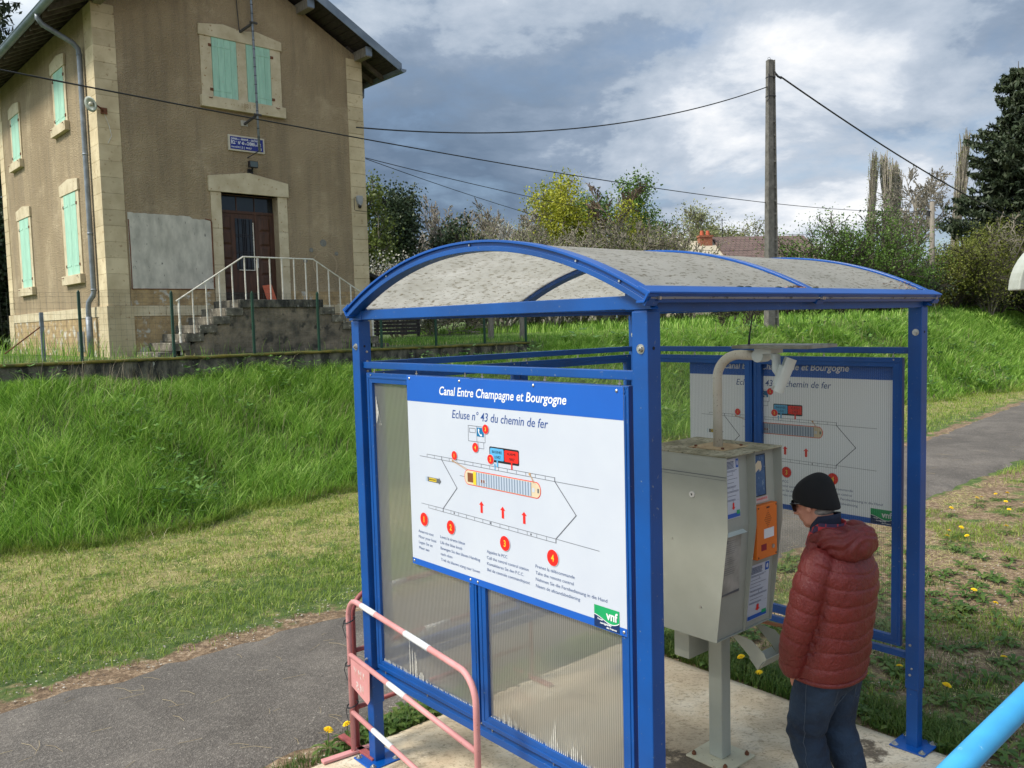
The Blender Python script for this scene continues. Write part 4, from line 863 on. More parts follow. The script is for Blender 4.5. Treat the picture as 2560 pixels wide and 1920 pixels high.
    mb.add([(a, -0.0024, b) for a, b in hs], [tuple(range(len(hs)))], 1); B(mb, 'telephone_symbol', [TEAL, TXTW])
    for n_, x, z, rx, rz, cap in (('1', 0.121, 0.258, 0.036, 0.038, 0.030), ('2', 0.353, 0.254, 0.036, 0.038, 0.030), ('3', 0.770, 0.248, 0.037, 0.038, 0.030), ('4', 1.091, 0.243, 0.038, 0.039, 0.030),
                                  ('1', 0.400, 0.624, 0.023, 0.024, 0.018), ('2', 0.682, 0.635, 0.025, 0.024, 0.018), ('3', 0.651, 0.775, 0.024, 0.024, 0.018), ('4', 0.570, 0.680, 0.025, 0.025, 0.018)):
        mb = MB(); disc(mb, x, z, rx, rz, -0.0024, 0); disc(mb, x, z, rx*0.93, rz*0.93, -0.0032, 1); put_text(mb, n_, x, z-cap/2, cap, -0.0040, None, 0, 0.02, 2, 'C'); B(mb, 'number_disc', [SIGNW, RED, YEL])
    blocks = [(0.063, 0.184, [('Amarrez-vous', 0.135), ('Moor your boat', 0.158), ('Legen Sie an', 0.122), ('Meer aan', 0.092)]),
              (0.257, 0.187, [('Levez la tirette bleue', 0.205), ('Life the blue knob', 0.182), ('Bewegen Sie den blauen Handzug', 0.322), ('nach oben', 0.098), ('Trek de blauwe stang naar boven', 0.318)]),
              (0.633, 0.182, [('Appelez le PCC', 0.150), ('Call the central control station', 0.296), ('Kontaktieren Sie den P.C.C.', 0.262), ('Bel de centrale commandopost', 0.302)]),
              (0.976, 0.180, [('Prenez la télécommande', 0.246), ('Take the remote control', 0.240), ('Nehmen Sie die Fernbedienung in die Hand', 0.432), ('Neem de afstandsbediening', 0.276)])]
    for x, z, lines in blocks:
        mb = MB()
        for i, (s_, wd) in enumerate(lines): put_text(mb, s_, x, z-i*0.0298-0.004, 0.0150, y, wd, 0.03)
        B(mb, 'instruction_lettering', TXTN)
    # authority's emblem
    mb = MB(); y3 = -0.0024; x0, x1, z0, z1 = 1.334, 1.473, 0.004, 0.095; rc(x0, x1, z0, z1, y2, mb, 0)
    wave = [(x0+(x1-x0)*t, 0.048-0.022*math.sin(t*math.pi*0.95)*t*1.6+0.006*(1-t)) for t in np.linspace(0, 1, 16)]
    for (a, b) in zip(wave, wave[1:]):
        mb.add([(a[0], y3, z0), (b[0], y3, z0), (b[0], y3, b[1]), (a[0], y3, a[1])], [(0, 1, 2, 3)], 1); mb.add([(a[0], -0.0030, a[1]), (b[0], -0.0030, b[1]), (b[0], -0.0030, b[1]+0.0035), (a[0], -0.0030, a[1]+0.0035)], [(0, 1, 2, 3)], 2)
    put_text(mb, 'vnf', 1.402, 0.048, 0.036, -0.0038, 0.064, 0, 0.03, 2); put_text(mb, 'Voies', 1.352, 0.036, 0.0082, -0.0032, 0.030, 0, 0.03, 2); put_text(mb, 'navigables', 1.368, 0.022, 0.0082, -0.0032, 0.062, 0, 0.03, 2); put_text(mb, 'de France', 1.403, 0.009, 0.0082, -0.0032, 0.056, 0, 0.03, 2)
    B(mb, 'emblem', [GREEN, NAVY, TXTW])
    b = MB()
    for x, z in ((0.026, 0.995), (0.457, 0.995), (0.99, 0.995), (1.478, 0.993), (0.017, 0.018), (0.500, 0.017), (0.557, 0.017), (1.497, 0.017)): b.ball((x, -0.002, z), (0.007, 0.004, 0.007), nu=10, nv=6)
    b.each('screw', STEEL, root)
BROWN_L = pm('print_rope_tan', (0.55, 0.33, 0.16), rough=0.5)
board(0.0165, 'b', 'printed lock instruction board in clear view on the front of the shelter', SIGNW)
board(D-0.0185, 'b', 'printed lock instruction board seen through the ribbed sheets at the back', SIGNT)

# ---------------------------------------------------------------- telephone cabinet
cab = empty('intercom_cabinet', SO+SU*1.42+SV*1.515, SROT, 'grey steel cabinet on a square post holding an orange intercom and posters', 'cabinet')
def cb(mb, name, mat, parent=None, **kw): return mb.build(name, mat, parent or cab, M=Matrix.Translation((-1.42, -1.515, 0)), **kw)
v0c, vm, v1c, ub, t = 1.245, 1.515, 1.785, 1.075, 0.004
prof = [(ub, 0.80), (1.592, 0.80), (1.668, 1.42), (1.662, 1.820), (ub, 1.820)]
for v in (v0c, vm-t/2, v1c-t):
    cb(MB().prism([(a, b) for a, b in prof], 1, v, v+t), 'side_plate', CAB, bevel=0.001)
cb(MB().box((ub, v0c+t, 0.80), (ub+t, v1c-t, 1.82)), 'back_plate', CAB)
cb(MB().box((ub, v0c+t, 0.8005), (1.590, v1c-t, 0.804)), 'bottom_plate', CAB)
cb(MB().box((ub-0.004, v0c-0.004, 1.8205), (1.665, v1c+0.004, 1.828)), 'top_plate', CABT, bevel=0.002)
cb(MB().box((ub, v0c-0.0015, 1.715), (1.662, v0c-0.0002, 1.7185)).box((ub, v0c-0.001, 1.700), (1.662, v0c-0.0002, 1.7015)), 'seam', GREYP)
for a, b in ((v0c+t, vm-t/2), (vm+t/2, v1c-t)):
    cb(MB().prism([(1.575, 0.805), (1.578, 0.805), (1.622, 1.42), (1.606, 1.82), (1.602, 1.82), (1.618, 1.42)], 1, a, b), 'front_panel', CAB)
lk = MB().tube([(1.44, v0c, 1.60), (1.44, v0c-0.006, 1.60)], 0.017, 20); k_ = cb(lk, 'lock', pm('lock_white', (0.7, 0.7, 0.68), rough=0.4))
cb(MB().prism([(1.434, 1.605), (1.446, 1.605), (1.440, 1.592)], 1, v0c-0.0075, v0c-0.0058), 'keyhole', INK, k_)
cb(MB().tube([(1.49, v0c, 0.98), (1.49, v0c-0.004, 0.98)], 0.006, 8).tube([(1.30, v0c, 1.33), (1.30, v0c-0.003, 1.33)], 0.004, 8), 'rivets', STEEL)
def sheet(v_a, v_b, z_a, z_b, u_a, u_b, name, mat, paint=None):
    """a thin printed sheet standing on the front panel: u_a at the bottom, u_b at the top"""
    o = cb(MB().add([(u_a, v_a, z_a), (u_a, v_b, z_a), (u_b, v_b, z_b), (u_b, v_a, z_b)], [(0, 1, 2, 3)]), name, mat)
    if paint: paint(o, lambda a, b, e=0.0015: (u_a+(u_b-u_a)*b+e, v_a+(v_b-v_a)*a, z_a+(z_b-z_a)*b))
    return o
def notice(o, P, red=True):
    rr = random.Random(4); mb = MB()
    def r_(a0, a1, b0, b1, mi, e=0.0015): mb.add([P(a0, b0, e), P(a1, b0, e), P(a1, b1, e), P(a0, b1, e)], [(0, 1, 2, 3)], mi)
    for i in range(6): r_(0.05, 0.60+0.1*rr.random(), 0.945-i*0.021, 0.951-i*0.021+0.004, 0)
    r_(0.78, 0.97, 0.84, 0.985, 1); r_(0.80, 0.95, 0.30, 0.302, 0)
    b = 0.80
    while b > 0.27:
        k = rr.choice((1, 2, 2))
        for j in range(k): r_(0.05+0.05*rr.random(), 0.45+0.5*rr.random(), b, b+0.006, 0); b -= 0.017
        if rr.random() < 0.55: r_(0.50, 0.515, b-0.030, b+0.005, 0)
        b -= 0.045
    r_(0.02, 0.98, 0.015, 0.085, 1); r_(0.72, 0.95, 0.06, 0.125, 3, 0.002)
    if red: mb.add([P(0.44, 0.26, .002), P(0.56, 0.26, .002), P(0.56, 0.185, .002), P(0.63, 0.185, .002), P(0.50, 0.14, .002), P(0.37, 0.185, .002), P(0.44, 0.185, .002)], [(0, 1, 2, 3, 4, 5, 6)], 2)
    mb.add([P(0.875+0.05*math.cos(q), 0.915+0.045*math.sin(q), 0.0022) for q in np.linspace(0, 6.0, 14)], [tuple(range(14))], 4)
    cb(mb, 'printing', [NAVY, SIGNB, RED, GREEN, SIGNW], o)
sheet(1.300, 1.425, 1.475, 1.800, 1.626, 1.614, 'instruction_notice', SIGNW, notice)
sheet(1.542, 1.742, 0.840, 1.165, 1.584, 1.608, 'instruction_notice', SIGNW, notice)
def worn(o, P):
    mb = MB(); rr = random.Random(8)
    for i in range(17):
        b = 0.93-i*0.035
        if i in (7, 12): continue
        mb.add([P(0.1, b), P(0.45+0.45*rr.random(), b), P(0.45+0.4*rr.random(), b+0.006), P(0.1, b+0.006)], [(0, 1, 2, 3)])
    mb.add([P(0.12, 0.90), P(0.24, 0.90), P(0.24, 0.955), P(0.12, 0.955)], [(0, 1, 2, 3)])
    mb.add([P(0.0, 0.02), P(1, 0.02), P(1, 0.065), P(0, 0.045)], [(0, 1, 2, 3)]); cb(mb, 'printing', GREYP, o)
sheet(1.275, 1.440, 1.045, 1.375, 1.602, 1.6225, 'faded_notice', pm('crumpled_paper', (0.47, 0.45, 0.40), (0.30, 0.29, 0.25), rough=0.9, vs=9, bs=18, bd=0.006), worn)
cb(MB().prism([(1.618, 1.395), (1.650, 1.388), (1.618, 1.402)], 1, 1.275, 1.455), 'paper_clip_shelf', CAMW)
def hand_sign(o, P):
    pts = [(0.05, 0.66), (0.12, 0.78), (0.35, 0.86), (0.60, 0.83), (0.66, 0.70), (0.60, 0.62), (0.50, 0.60), (0.42, 0.66), (0.25, 0.62), (0.12, 0.58)]
    mb = MB().add([P(a, b, 0.002) for a, b in pts], [tuple(range(len(pts)))]); cb(mb, 'cream_mark', CREAM, o)
    mb = MB().add([P(0, 0, .001), P(1, 0, .001), P(1, .02, .001), P(0, .02, .001)], [(0, 1, 2, 3)]); mb.add([P(0, .98, .001), P(1, .98, .001), P(1, 1, .001), P(0, 1, .001)], [(0, 1, 2, 3)]); mb.add([P(0, 0, .001), P(0.04, 0, .001), P(0.04, 1, .001), P(0, 1, .001)], [(0, 1, 2, 3)]); mb.add([P(0.96, 0, .001), P(1, 0, .001), P(1, 1, .001), P(0.96, 1, .001)], [(0, 1, 2, 3)]); cb(mb, 'edge', INK, o)
sheet(1.575, 1.690, 1.555, 1.790, 1.620, 1.6115, 'blue_notice', pm('worn_blue_print', (0.07, 0.14, 0.28), (0.035, 0.085, 0.20), rough=0.6, vs=14, c3=(0.20, 0.28, 0.38), vs3=30, lo3=0.58, hi3=0.64), hand_sign)
w_ = sheet(1.570, 1.700, 1.522, 1.552, 1.628, 1.624, 'torn_label', pm('torn_label_pink', (0.66, 0.52, 0.50), rough=0.8)); mb = MB(); put_text(mb, 'URGENCE', 0, 0, 0.010, 0, 0.10, 0, 0.02)
mb.v = [(1.6295, 1.583+x, 1.537+z) for x, y, z in mb.v]; cb(mb, 'lettering', RED, w_)
ic = cb(MB().box((1.600, 1.548, 1.205), (1.652, 1.750, 1.510)), 'intercom', ORANGE, bevel=0.004)
def ic_p(name, mb, mat): cb(mb, name, mat, ic)
g = MB()
for r_i, k in enumerate((1, 3, 5, 7, 9, 7, 5, 3, 1)):
    for c_i in range(k):
        vv_ = 1.655+(c_i-(k-1)/2)*0.0085; z_ = 1.425+(4-r_i)*0.0115; g.add([(1.6526, vv_-0.0016, z_-0.004), (1.6526, vv_+0.0016, z_-0.002), (1.6526, vv_+0.0016, z_+0.004), (1.6526, vv_-0.0016, z_+0.002)], [(0, 1, 2, 3)])
ic_p('speaker_grille', g, INK)
ic_p('slot', MB().box((1.652, 1.640, 1.488), (1.6535, 1.670, 1.496)), INK)
ic_p('white_label', MB().box((1.652, 1.615, 1.318), (1.6532, 1.715, 1.372)), TXTW); ic_p('red_label', MB().box((1.652, 1.588, 1.252), (1.6532, 1.640, 1.288)), pm('dark_red_label', (0.30, 0.01, 0.03), rough=0.5))
ic_p('push_button', MB().tube([(1.652, 1.705, 1.262), (1.657, 1.705, 1.262)], 0.012, 16), STEEL)
b = MB()
for v in (1.560, 1.738):
    for z in (1.218, 1.498): b.tube([(1.652, v, z), (1.6545, v, z)], 0.005, 8)
b.each('corner_screw', RUST, ic, M=Matrix.Translation((-1.42, -1.515, 0)))
po = cb(MB().box((1.372, 1.470, 0.012), (1.464, 1.560, 0.800)), 'post', CAB, bevel=0.008)
cb(MB().box((1.278, 1.375, 0.0005), (1.562, 1.655, 0.013)), 'base_plate', CREAMP, po, bevel=0.003)
b = MB()
for du in (-1, 1):
    for dv in (-1, 1): c = (1.42+du*0.108, 1.515+dv*0.108, 0.013); b.tube([c, (c[0], c[1], 0.028)], 0.013, 6); b.tube([(c[0], c[1], 0.028), (c[0], c[1], 0.036)], 0.007, 8)
b.each('rusty_anchor_bolt', RUST, po, k=2, M=Matrix.Translation((-1.42, -1.515, 0)))
cb(MB().box((1.215, 1.36, 0.60), (1.320, 1.66, 0.799)), 'cable_box', CAB, bevel=0.003)
tr = MB()
for v in (1.535, 1.770): tr.prism([(1.50, 0.760), (1.62, 0.745), (1.70, 0.690), (1.715, 0.660), (1.69, 0.640), (1.655, 0.585), (1.60, 0.655), (1.50, 0.735)], 1, v, v+0.003)
tr.prism([(1.716, 0.662), (1.656, 0.585), (1.653, 0.587), (1.713, 0.664)], 1, 1.538, 1.770).prism([(1.656, 0.585), (1.60, 0.640), (1.603, 0.643), (1.659, 0.588)], 1, 1.538, 1.770)
cb(tr, 'receiver_tray', CAB, bevel=0.001)
# bent pipe, solar panel, camera, aerial
path = [(1.42, 1.515, 1.828), (1.42, 1.515, 2.22)]+[(1.42+0.145*(1-math.cos(t)), 1.515, 2.22+0.135*math.sin(t)) for t in np.linspace(0.15, math.pi/2, 9)]+[(1.72, 1.515, 2.352)]
pp = cb(MB().tube(path, 0.0265, 20), 'bent_pipe', PIPEW, smooth=True)
cb(MB().box((1.30, 1.40, 1.8285), (1.54, 1.64, 1.833)), 'pipe_flange', PLYR, pp, bevel=0.001)
b = MB()
for du in (-1, 1):
    for dv in (-1, 1): b.tube([(1.42+du*0.09, 1.52+dv*0.09, 1.833), (1.42+du*0.09, 1.52+dv*0.09, 1.842)], 0.009, 6)
b.each('rusty_bolt', RUST, pp, M=Matrix.Translation((-1.42, -1.515, 0)))
so = cb(MB().box((1.62, 1.36, 2.395), (2.06, 1.66, 2.412)), 'solar_panel', SOLAR, bevel=0.002)
cb(MB().box((1.635, 1.375, 2.4125), (2.045, 1.645, 2.4135)), 'photo_cells', pm('panel_glass', (0.10, 0.11, 0.09), (0.05, 0.055, 0.05), rough=0.3), so)
cb(MB().box((1.70, 1.45, 2.365), (1.80, 1.57, 2.395)).tube([(1.705, 1.47, 2.352), (1.705, 1.56, 2.352)], 0.035, 16).tube([(1.78, 1.515, 2.40), (1.78, 1.515, 2.33)], 0.018, 12), 'mounting_bracket', CAMW, so, bevel=0.002)
cm = MB().tube([(1.80, 1.50, 2.36), (1.81, 1.49, 2.28), (1.835, 1.475, 2.25)], [0.022, 0.024, 0.016], 14)
cm.tube([(1.865, 1.48, 2.300), (1.838, 1.462, 2.205)], 0.030, 18).tube([(1.838, 1.462, 2.205), (1.833, 1.459, 2.190)], 0.024, 18)
cmo = cb(cm, 'surveillance_camera', CAMW, smooth=False)
hd = MB(); dr = Vector((-0.06, -0.03, -0.17)); cc = Vector((1.885, 1.482, 2.345)); sd = Vector((0.62, -0.78, 0)).normalized(); nn_ = dr.cross(sd).normalized()
rings = []
for k in (0, 1):
    base = cc+dr*k*1.03; rings.append([base+sd*(0.044*math.sin(a))-nn_*(0.044*math.cos(a)) for a in np.linspace(-1.9, 1.9, 15)]+[base+sd*(0.041*math.sin(a))-nn_*(0.041*math.cos(a)) for a in np.linspace(1.9, -1.9, 15)])
hd.loft(rings); cb(hd, 'sun_hood', CAMW, cmo)
cb(MB().tube([(1.635, 1.50, 2.40), (1.640, 1.50, 2.46), (1.665, 1.50, 2.60)], [0.007, 0.005, 0.0015], 8), 'aerial', INK, so)
cp = MB().tube([(1.40, 1.90, 0.715), (1.62, 1.905, 0.728), (1.95, 1.91, 0.745)], 0.012, 10)

# ---------------------------------------------------------------- two tubular barriers
def striped(mb, a, b, r, marks, n=14):
    a, b = Vector(a), Vector(b); mb.tube([a, b], r, n, 0)
    for (s0, s1) in marks: mb.tube([a.lerp(b, s0), a.lerp(b, s1)], r+0.0012, n, 1)
def barrier(loc, rot, paint, label, plate, length=1.44):
    root = empty('barrier', loc, rot, label, 'barrier', 'tubular crowd barriers wired together'); H_ = 0.965; r = 0.0155; rc_ = 0.13
    p = [(0, 0, 0.02), (0, 0, H_-rc_)]+[(rc_*(1-math.cos(t)), 0, H_-rc_+rc_*math.sin(t)) for t in np.linspace(0.2, math.pi/2, 8)]
    p += [(length-rc_+rc_*math.sin(t), 0, H_-rc_+rc_*math.cos(t)) for t in np.linspace(0, math.pi/2, 9)]+[(length, 0, 0.02)]
    mb = MB().tube(p, r, 16, 0)
    for s0, s1 in ((0.14, 0.27), (0.52, 0.70)): mb.tube([(length*s0, 0, H_), (length*s1, 0, H_)], r+0.0012, 16, 1)
    mb.build('hoop', [paint, BANDW], root, smooth=True)
    for z, mk in ((0.615, ((0.36, 0.50),)), (0.262, ((0.20, 0.37),))):
        mb = MB(); striped(mb, (0.01, 0, z), (length-0.01, 0, z), r*0.92, mk); mb.build('rail', [paint, BANDW], root, smooth=True)
    for x in (0.0, length):
        MB().box((x-0.022, -0.20, 0.004), (x+0.022, 0.20, 0.022)).build('foot', paint, root, bevel=0.004)
    if plate:
        pl = MB().prism([(0.02, 0.598), (0.02, 0.430), (0.245, 0.395), (0.275, 0.43), (0.285, 0.600)], 1, -0.006, -0.003).build('name_plate', paint, root, bevel=0.001)
        mb = MB(); put_text(mb, 'V N F', 0.065, 0.520, 0.045, -0.0068, 0.16, 0, 0.03); put_text(mb, 'B N', 0.095, 0.440, 0.045, -0.0068, 0.10, 0, 0.03)
        mb.build('faded_lettering', pm('faded_lettering_grey', (0.60, 0.52, 0.50), (0.55, 0.28, 0.24), rough=0.8, vs=40, lo=0.48, hi=0.52), pl)
    tie = MB()
    for z in (0.82, 0.56, 0.30):
        tie.tube([(0.03*math.cos(t)-0.01, 0.034*math.sin(t)+0.01, z+0.012*math.sin(t)) for t in np.linspace(0, 6.4, 16)], 0.004, 6); tie.tube([(-0.02, -0.02, z), (-0.045, -0.02, z-0.05), (0.02, -0.03, z-0.09)], 0.0025, 5)
    if plate: tie.each('wire_tie', INK, root, k=2)
    return root
a1 = math.atan2(-0.172, 1.43)
b1 = barrier(uvw(-0.115, -0.03, 0), SROT+a1, PINK, 'faded pink and white barrier with a name plate, in front of the instruction board', True)
b2 = barrier(uvw(-0.145, 0.015, 0), SROT+math.pi/2, PINKD, 'dull red barrier running back behind the corner post at the path', False)
b2['group'] = b1['group']
# copper coloured handrail beyond the cabinet is part of nothing else
cpo = cp.build('copper_pipe', COPPER, None, smooth=True, M=Matrix.Translation(SO) @ Matrix.Rotation(SROT, 4, 'Z')); tag(cpo, 'thin copper-brown pipe running behind the grey cabinet', 'pipe')
# light blue handrail at the lock edge
def ray(dx, dy, dz, t): return Vector((dx*t, dy*t, HC+dz*t))
ra = ray(0.4986, 0.9633, -0.5427, 1.45); rb_ = ray(0.6018, 0.9702, -0.4466, 1.60)
dd_ = (rb_-ra).normalized()
hr = empty('handrail', (ra.x, ra.y, 0), 0, 'thick light blue tube handrail cutting the bottom right corner of the view', 'handrail')
off = Vector((-ra.x, -ra.y, 0)); mid = Vector((0.010, 0.0, -0.0225))
MB().tube([ra-dd_*1.0+off+mid, rb_+dd_*1.4+off+mid], 0.0228, 28).build('top_tube', RAILB, hr, smooth=True)
for t_ in (-0.9, 1.5): q = ra+dd_*t_+off+mid; MB().tube([q, (q.x, q.y, -0.02)], 0.03, 16).build('upright', RAILB, hr, smooth=True)
# dome-ended white board and small plate cut by the right edge
wb = empty('lamp_hood', (1.975, 3.0, 0), 0, 'grubby white quarter-round hood cut off by the right edge of the view', 'hood')
MB().tube([(0, 0.05, 0), (0, 0.05, 2.62)], 0.03, 12).build('post', ZINC_D, wb)
pts = [(-0.170, 2.632), (0.17, 2.632)]+[(0.17*math.cos(t), 2.632+0.185*math.sin(t)) for t in np.linspace(0.05, math.pi-0.05, 22)]
MB().prism(pts, 1, -0.02, 0.05).build('hood_shell', PLAST, wb, bevel=0.004)
pl_ = MB().box((-0.105, -0.01, 2.425), (0.08, 0.02, 2.458)).build('small_plate', SIGNW, wb, bevel=0.001); MB().box((-0.099, -0.012, 2.430), (0.075, -0.0095, 2.453)).build('plate_face', GREYP, pl_)
# ---------------------------------------------------------------- the man in the red jacket
# body frame: x = forward (towards the cabinet), y = his left, z up
PX = Vector((1.462, 4.0635, 0))+Vector((0.94, -0.34, 0))*0.10
man_rot = math.atan2(0.754, -0.656)
man = empty('person', (PX.x, PX.y, 0.0), man_rot, 'person in a rust red quilted jacket, black knit cap and dark jeans reading the cabinet', 'person')
def caps(mb, pts, rads, n=18, ell=None):
    """tapered closed limb through pts; ell = (dir, factor) flattens across one direction"""
    P = [Vector(p) for p in pts]; d0_ = (P[0]-P[1]).normalized(); d1 = (P[-1]-P[-2]).normalized()
    pp_ = [P[0]+d0_*rads[0]*0.9, P[0]+d0_*rads[0]*0.6]+P+[P[-1]+d1*rads[-1]*0.6, P[-1]+d1*rads[-1]*0.9]
    rr_ = [rads[0]*0.35, rads[0]*0.78]+list(rads)+[rads[-1]*0.78, rads[-1]*0.35]
    mb.tube(pp_, rr_, n)
def ering(cx_, cy_, z, rx, ry, n=28, tilt=0.0, p=2.3):
    out = []
    for i in range(n):
        t = 2*math.pi*i/n; c, s_ = math.cos(t), math.sin(t)
        x = rx*math.copysign(abs(c)**(2/p), c); y = ry*math.copysign(abs(s_)**(2/p), s_)
        out.append(Vector((cx_+x, cy_+y, z+x*tilt)))
    return out
HC_ = Vector((0.105, 0.0, 1.635)); HM = Matrix.Rotation(R(16), 3, 'Y')
def hp(x, y, z): return HC_+HM @ Vector((x, y, z))
def body():
    mb = MB()
    mb.ball(hp(-0.005, 0, 0.030), (0.098, 0.076, 0.095), M=HM, nu=24, nv=16)           # cranium
    mb.ball(hp(0.030, 0, -0.045), (0.062, 0.058, 0.075), M=HM, nu=20, nv=14)            # face
    mb.ball(hp(0.058, 0, -0.098), (0.026, 0.028, 0.024), M=HM)                          # chin
    mb.ball(hp(0.020, 0.036, -0.075), (0.045, 0.020, 0.036), M=HM); mb.ball(hp(0.020, -0.036, -0.075), (0.045, 0.020, 0.036), M=HM)  # jaw
    mb.ball(hp(0.083, 0, 0.012), (0.016, 0.040, 0.012), M=HM)                           # brow
    mb.ball(hp(0.062, 0.036, -0.028), (0.022, 0.020, 0.018), M=HM); mb.ball(hp(0.062, -0.036, -0.028), (0.022, 0.020, 0.018), M=HM)  # cheeks
    mb.tube([hp(0.085, 0, 0.010), hp(0.105, 0, -0.018), hp(0.115, 0, -0.036), hp(0.092, 0, -0.044)], [0.009, 0.0115, 0.015, 0.011], 10)   # nose
    mb.ball(hp(0.086, 0, -0.062), (0.014, 0.024, 0.008), M=HM); mb.ball(hp(0.083, 0, -0.075), (0.014, 0.021, 0.008), M=HM)   # lips
    for s_ in (1, -1):
        mb.ball(hp(-0.010, 0.077*s_, -0.016), (0.017, 0.009, 0.031), M=HM @ Matrix.Rotation(R(-12), 3, 'Y')); mb.ball(hp(0.002, 0.071*s_, -0.020), (0.010, 0.010, 0.014), M=HM)
    mb.tube([hp(-0.015, 0, -0.03), (0.055, 0, 1.53), (0.02, 0, 1.44), (0.0, 0, 1.40)], [0.060, 0.058, 0.066, 0.08], 20)   # neck
    mb.loft([ering(0.0, 0, z, rx, ry) for z, rx, ry in ((0.80, 0.10, 0.15), (0.90, 0.115, 0.165), (1.0, 0.105, 0.155), (1.1, 0.11, 0.16), (1.25, 0.12, 0.18), (1.36, 0.11, 0.19), (1.43, 0.075, 0.13), (1.46, 0.05, 0.07))])
    for s_ in (1, -1):
        caps(mb, [(-0.01, 0.175*s_, 1.37), (0.03, 0.235*s_, 1.10), (0.09, 0.215*s_, 0.87)], [0.052, 0.042, 0.028])
        k = 0 if s_ > 0 else 1
        caps(mb, [(0.02, 0.09*s_, 0.84), (0.105-0.04*k, 0.10*s_, 0.50), (-0.06-0.05*k, 0.10*s_, 0.10)], [0.082, 0.056, 0.040])
        caps(mb, [(-0.07-0.05*k, 0.10*s_, 0.05), (0.10-0.05*k, 0.11*s_, 0.035)], [0.038, 0.032])
    return voxel(mb, 0.0065, 3)
me = body(); me.materials.append(SKIN); link('body', me, man)
# hands: palm, four bent fingers and a thumb, slipping into the jeans pockets
def hand(s_, root):
    mb = MB(); o = Vector((0.095, 0.175*s_, 0.865)); ax = Vector((0.10, -0.10*s_, -1)).normalized(); fwd = Vector((1, 0.1*s_, 0.1)).normalized(); sd = ax.cross(fwd)
    mb.ball(o+ax*0.045, (0.036, 0.017, 0.046), nu=14, nv=10)
    for i, L_ in enumerate((0.068, 0.076, 0.071, 0.056)):
        b_ = o+ax*0.078+fwd*(0.027-0.018*i); inn = Vector((0, -s_, 0))
        mb.tube([b_, b_+ax*L_*0.45+inn*0.004, b_+ax*L_*0.78+inn*0.014, b_+ax*L_+inn*0.026], [0.0092, 0.0085, 0.0076, 0.0055], 8)
    b_ = o+ax*0.030+fwd*0.032; mb.tube([b_, b_+fwd*0.022+ax*0.022, b_+fwd*0.028+ax*0.052], [0.0115, 0.010, 0.007], 8)
    me = voxel(mb, 0.004, 2); me.materials.append(SKIN); link('hand', me, root)
hand(1, man); hand(-1, man)
# jacket: torso, sleeves, yoke merged, then quilted
tor = [(0.800, 0.035, 0.150, 0.205), (0.812, 0.034, 0.163, 0.216), (0.86, 0.030, 0.172, 0.222), (1.00, 0.012, 0.172, 0.218), (1.12, -0.006, 0.168, 0.216), (1.25, -0.020, 0.168, 0.222), (1.34, -0.020, 0.158, 0.222), (1.40, -0.010, 0.135, 0.200), (1.445, 0.005, 0.105, 0.155), (1.480, 0.025, 0.085, 0.105), (1.505, 0.035, 0.075, 0.085)]
def jacket():
    mb = MB(); mb.loft([ering(cx_, 0, z, rx, ry, 36, 0.05 if z < 0.9 else 0) for z, cx_, rx, ry in tor])
    for s_ in (1, -1):
        caps(mb, [(-0.012, 0.175*s_, 1.385), (0.002, 0.232*s_, 1.28), (0.030, 0.262*s_, 1.12), (0.070, 0.258*s_, 0.98), (0.098, 0.225*s_, 0.865)], [0.078, 0.077, 0.072, 0.068, 0.058], 22)
    return voxel(mb, 0.0062, 8)
me = jacket(); me.update()
elbow = [Vector((-0.012, 0.175, 1.385)), Vector((0.002, 0.232, 1.28)), Vector((0.030, 0.262, 1.12)), Vector((0.070, 0.258, 0.98)), Vector((0.098, 0.225, 0.865))]
nrm = [v.normal.copy() for v in me.vertices]; new = []
for v, nn_ in zip(me.vertices, nrm):
    c = v.co; q = Vector((c.x, abs(c.y), c.z)); best, tl, acc = 9, 0, 0
    for a, b in zip(elbow, elbow[1:]):
        ab = b-a; t_ = min(max((q-a).dot(ab)/ab.length_squared, 0), 1); d = (q-(a+ab*t_)).length
        if d < best: best, tl = d, acc+t_*ab.length
        acc += ab.length
    torso_d = math.hypot((c.x)/0.16, c.y/0.205)
    sleeve = best < 0.092 and abs(c.y) > 0.172+0.02*smoothstep(1.2, 1.4, c.z)
    w1 = mnoise.noise((c.x*7, c.y*7, c.z*7)); w2 = mnoise.noise((c.x*22+3, c.y*22, c.z*12)); w3 = mnoise.noise((c.x*45, c.y*45+5, c.z*28))
    if sleeve: ph = (tl+0.016*w1+0.014*(c.x-0.03)/0.08)/0.074
    else: ph = (c.z-0.805+0.018*w1-0.030*(abs(c.y)/0.2)**2*smoothstep(1.0, 1.3, c.z)+0.06*smoothstep(1.05, 1.35, c.z)*max(0, -c.x))/0.077
    pf = abs(math.sin(math.pi*ph)); dd_s = abs(ph-round(ph))*0.075; puff = 0.45*(1-math.exp(-(dd_s/0.0055)**2))+0.55*pf**0.6
    amp = 0.0070 if c.z < 1.40 else 0.0035
    new.append(c+nn_*(amp*(puff-0.78)+0.0036*w2*pf+0.0018*w3*pf))
for v, n_ in zip(me.vertices, new): v.co = n_
me.update(); me.materials.append(JACKET); jk = link('jacket', me, man)
mb = MB(); rings = [ering(0.034, 0, z, rx, ry, 36, 0.05) for z, rx, ry in ((0.792, 0.150, 0.203), (0.796, 0.166, 0.219), (0.812, 0.168, 0.221), (0.818, 0.158, 0.211))]; mb.loft(rings); mb.build('hem_band', JACKET, jk, smooth=True)
mb = MB(); mb.tube([(-0.155, 0.158, 1.34), (-0.12, 0.196, 1.22), (-0.07, 0.212, 1.05), (-0.03, 0.218, 0.90)], 0.003, 6)
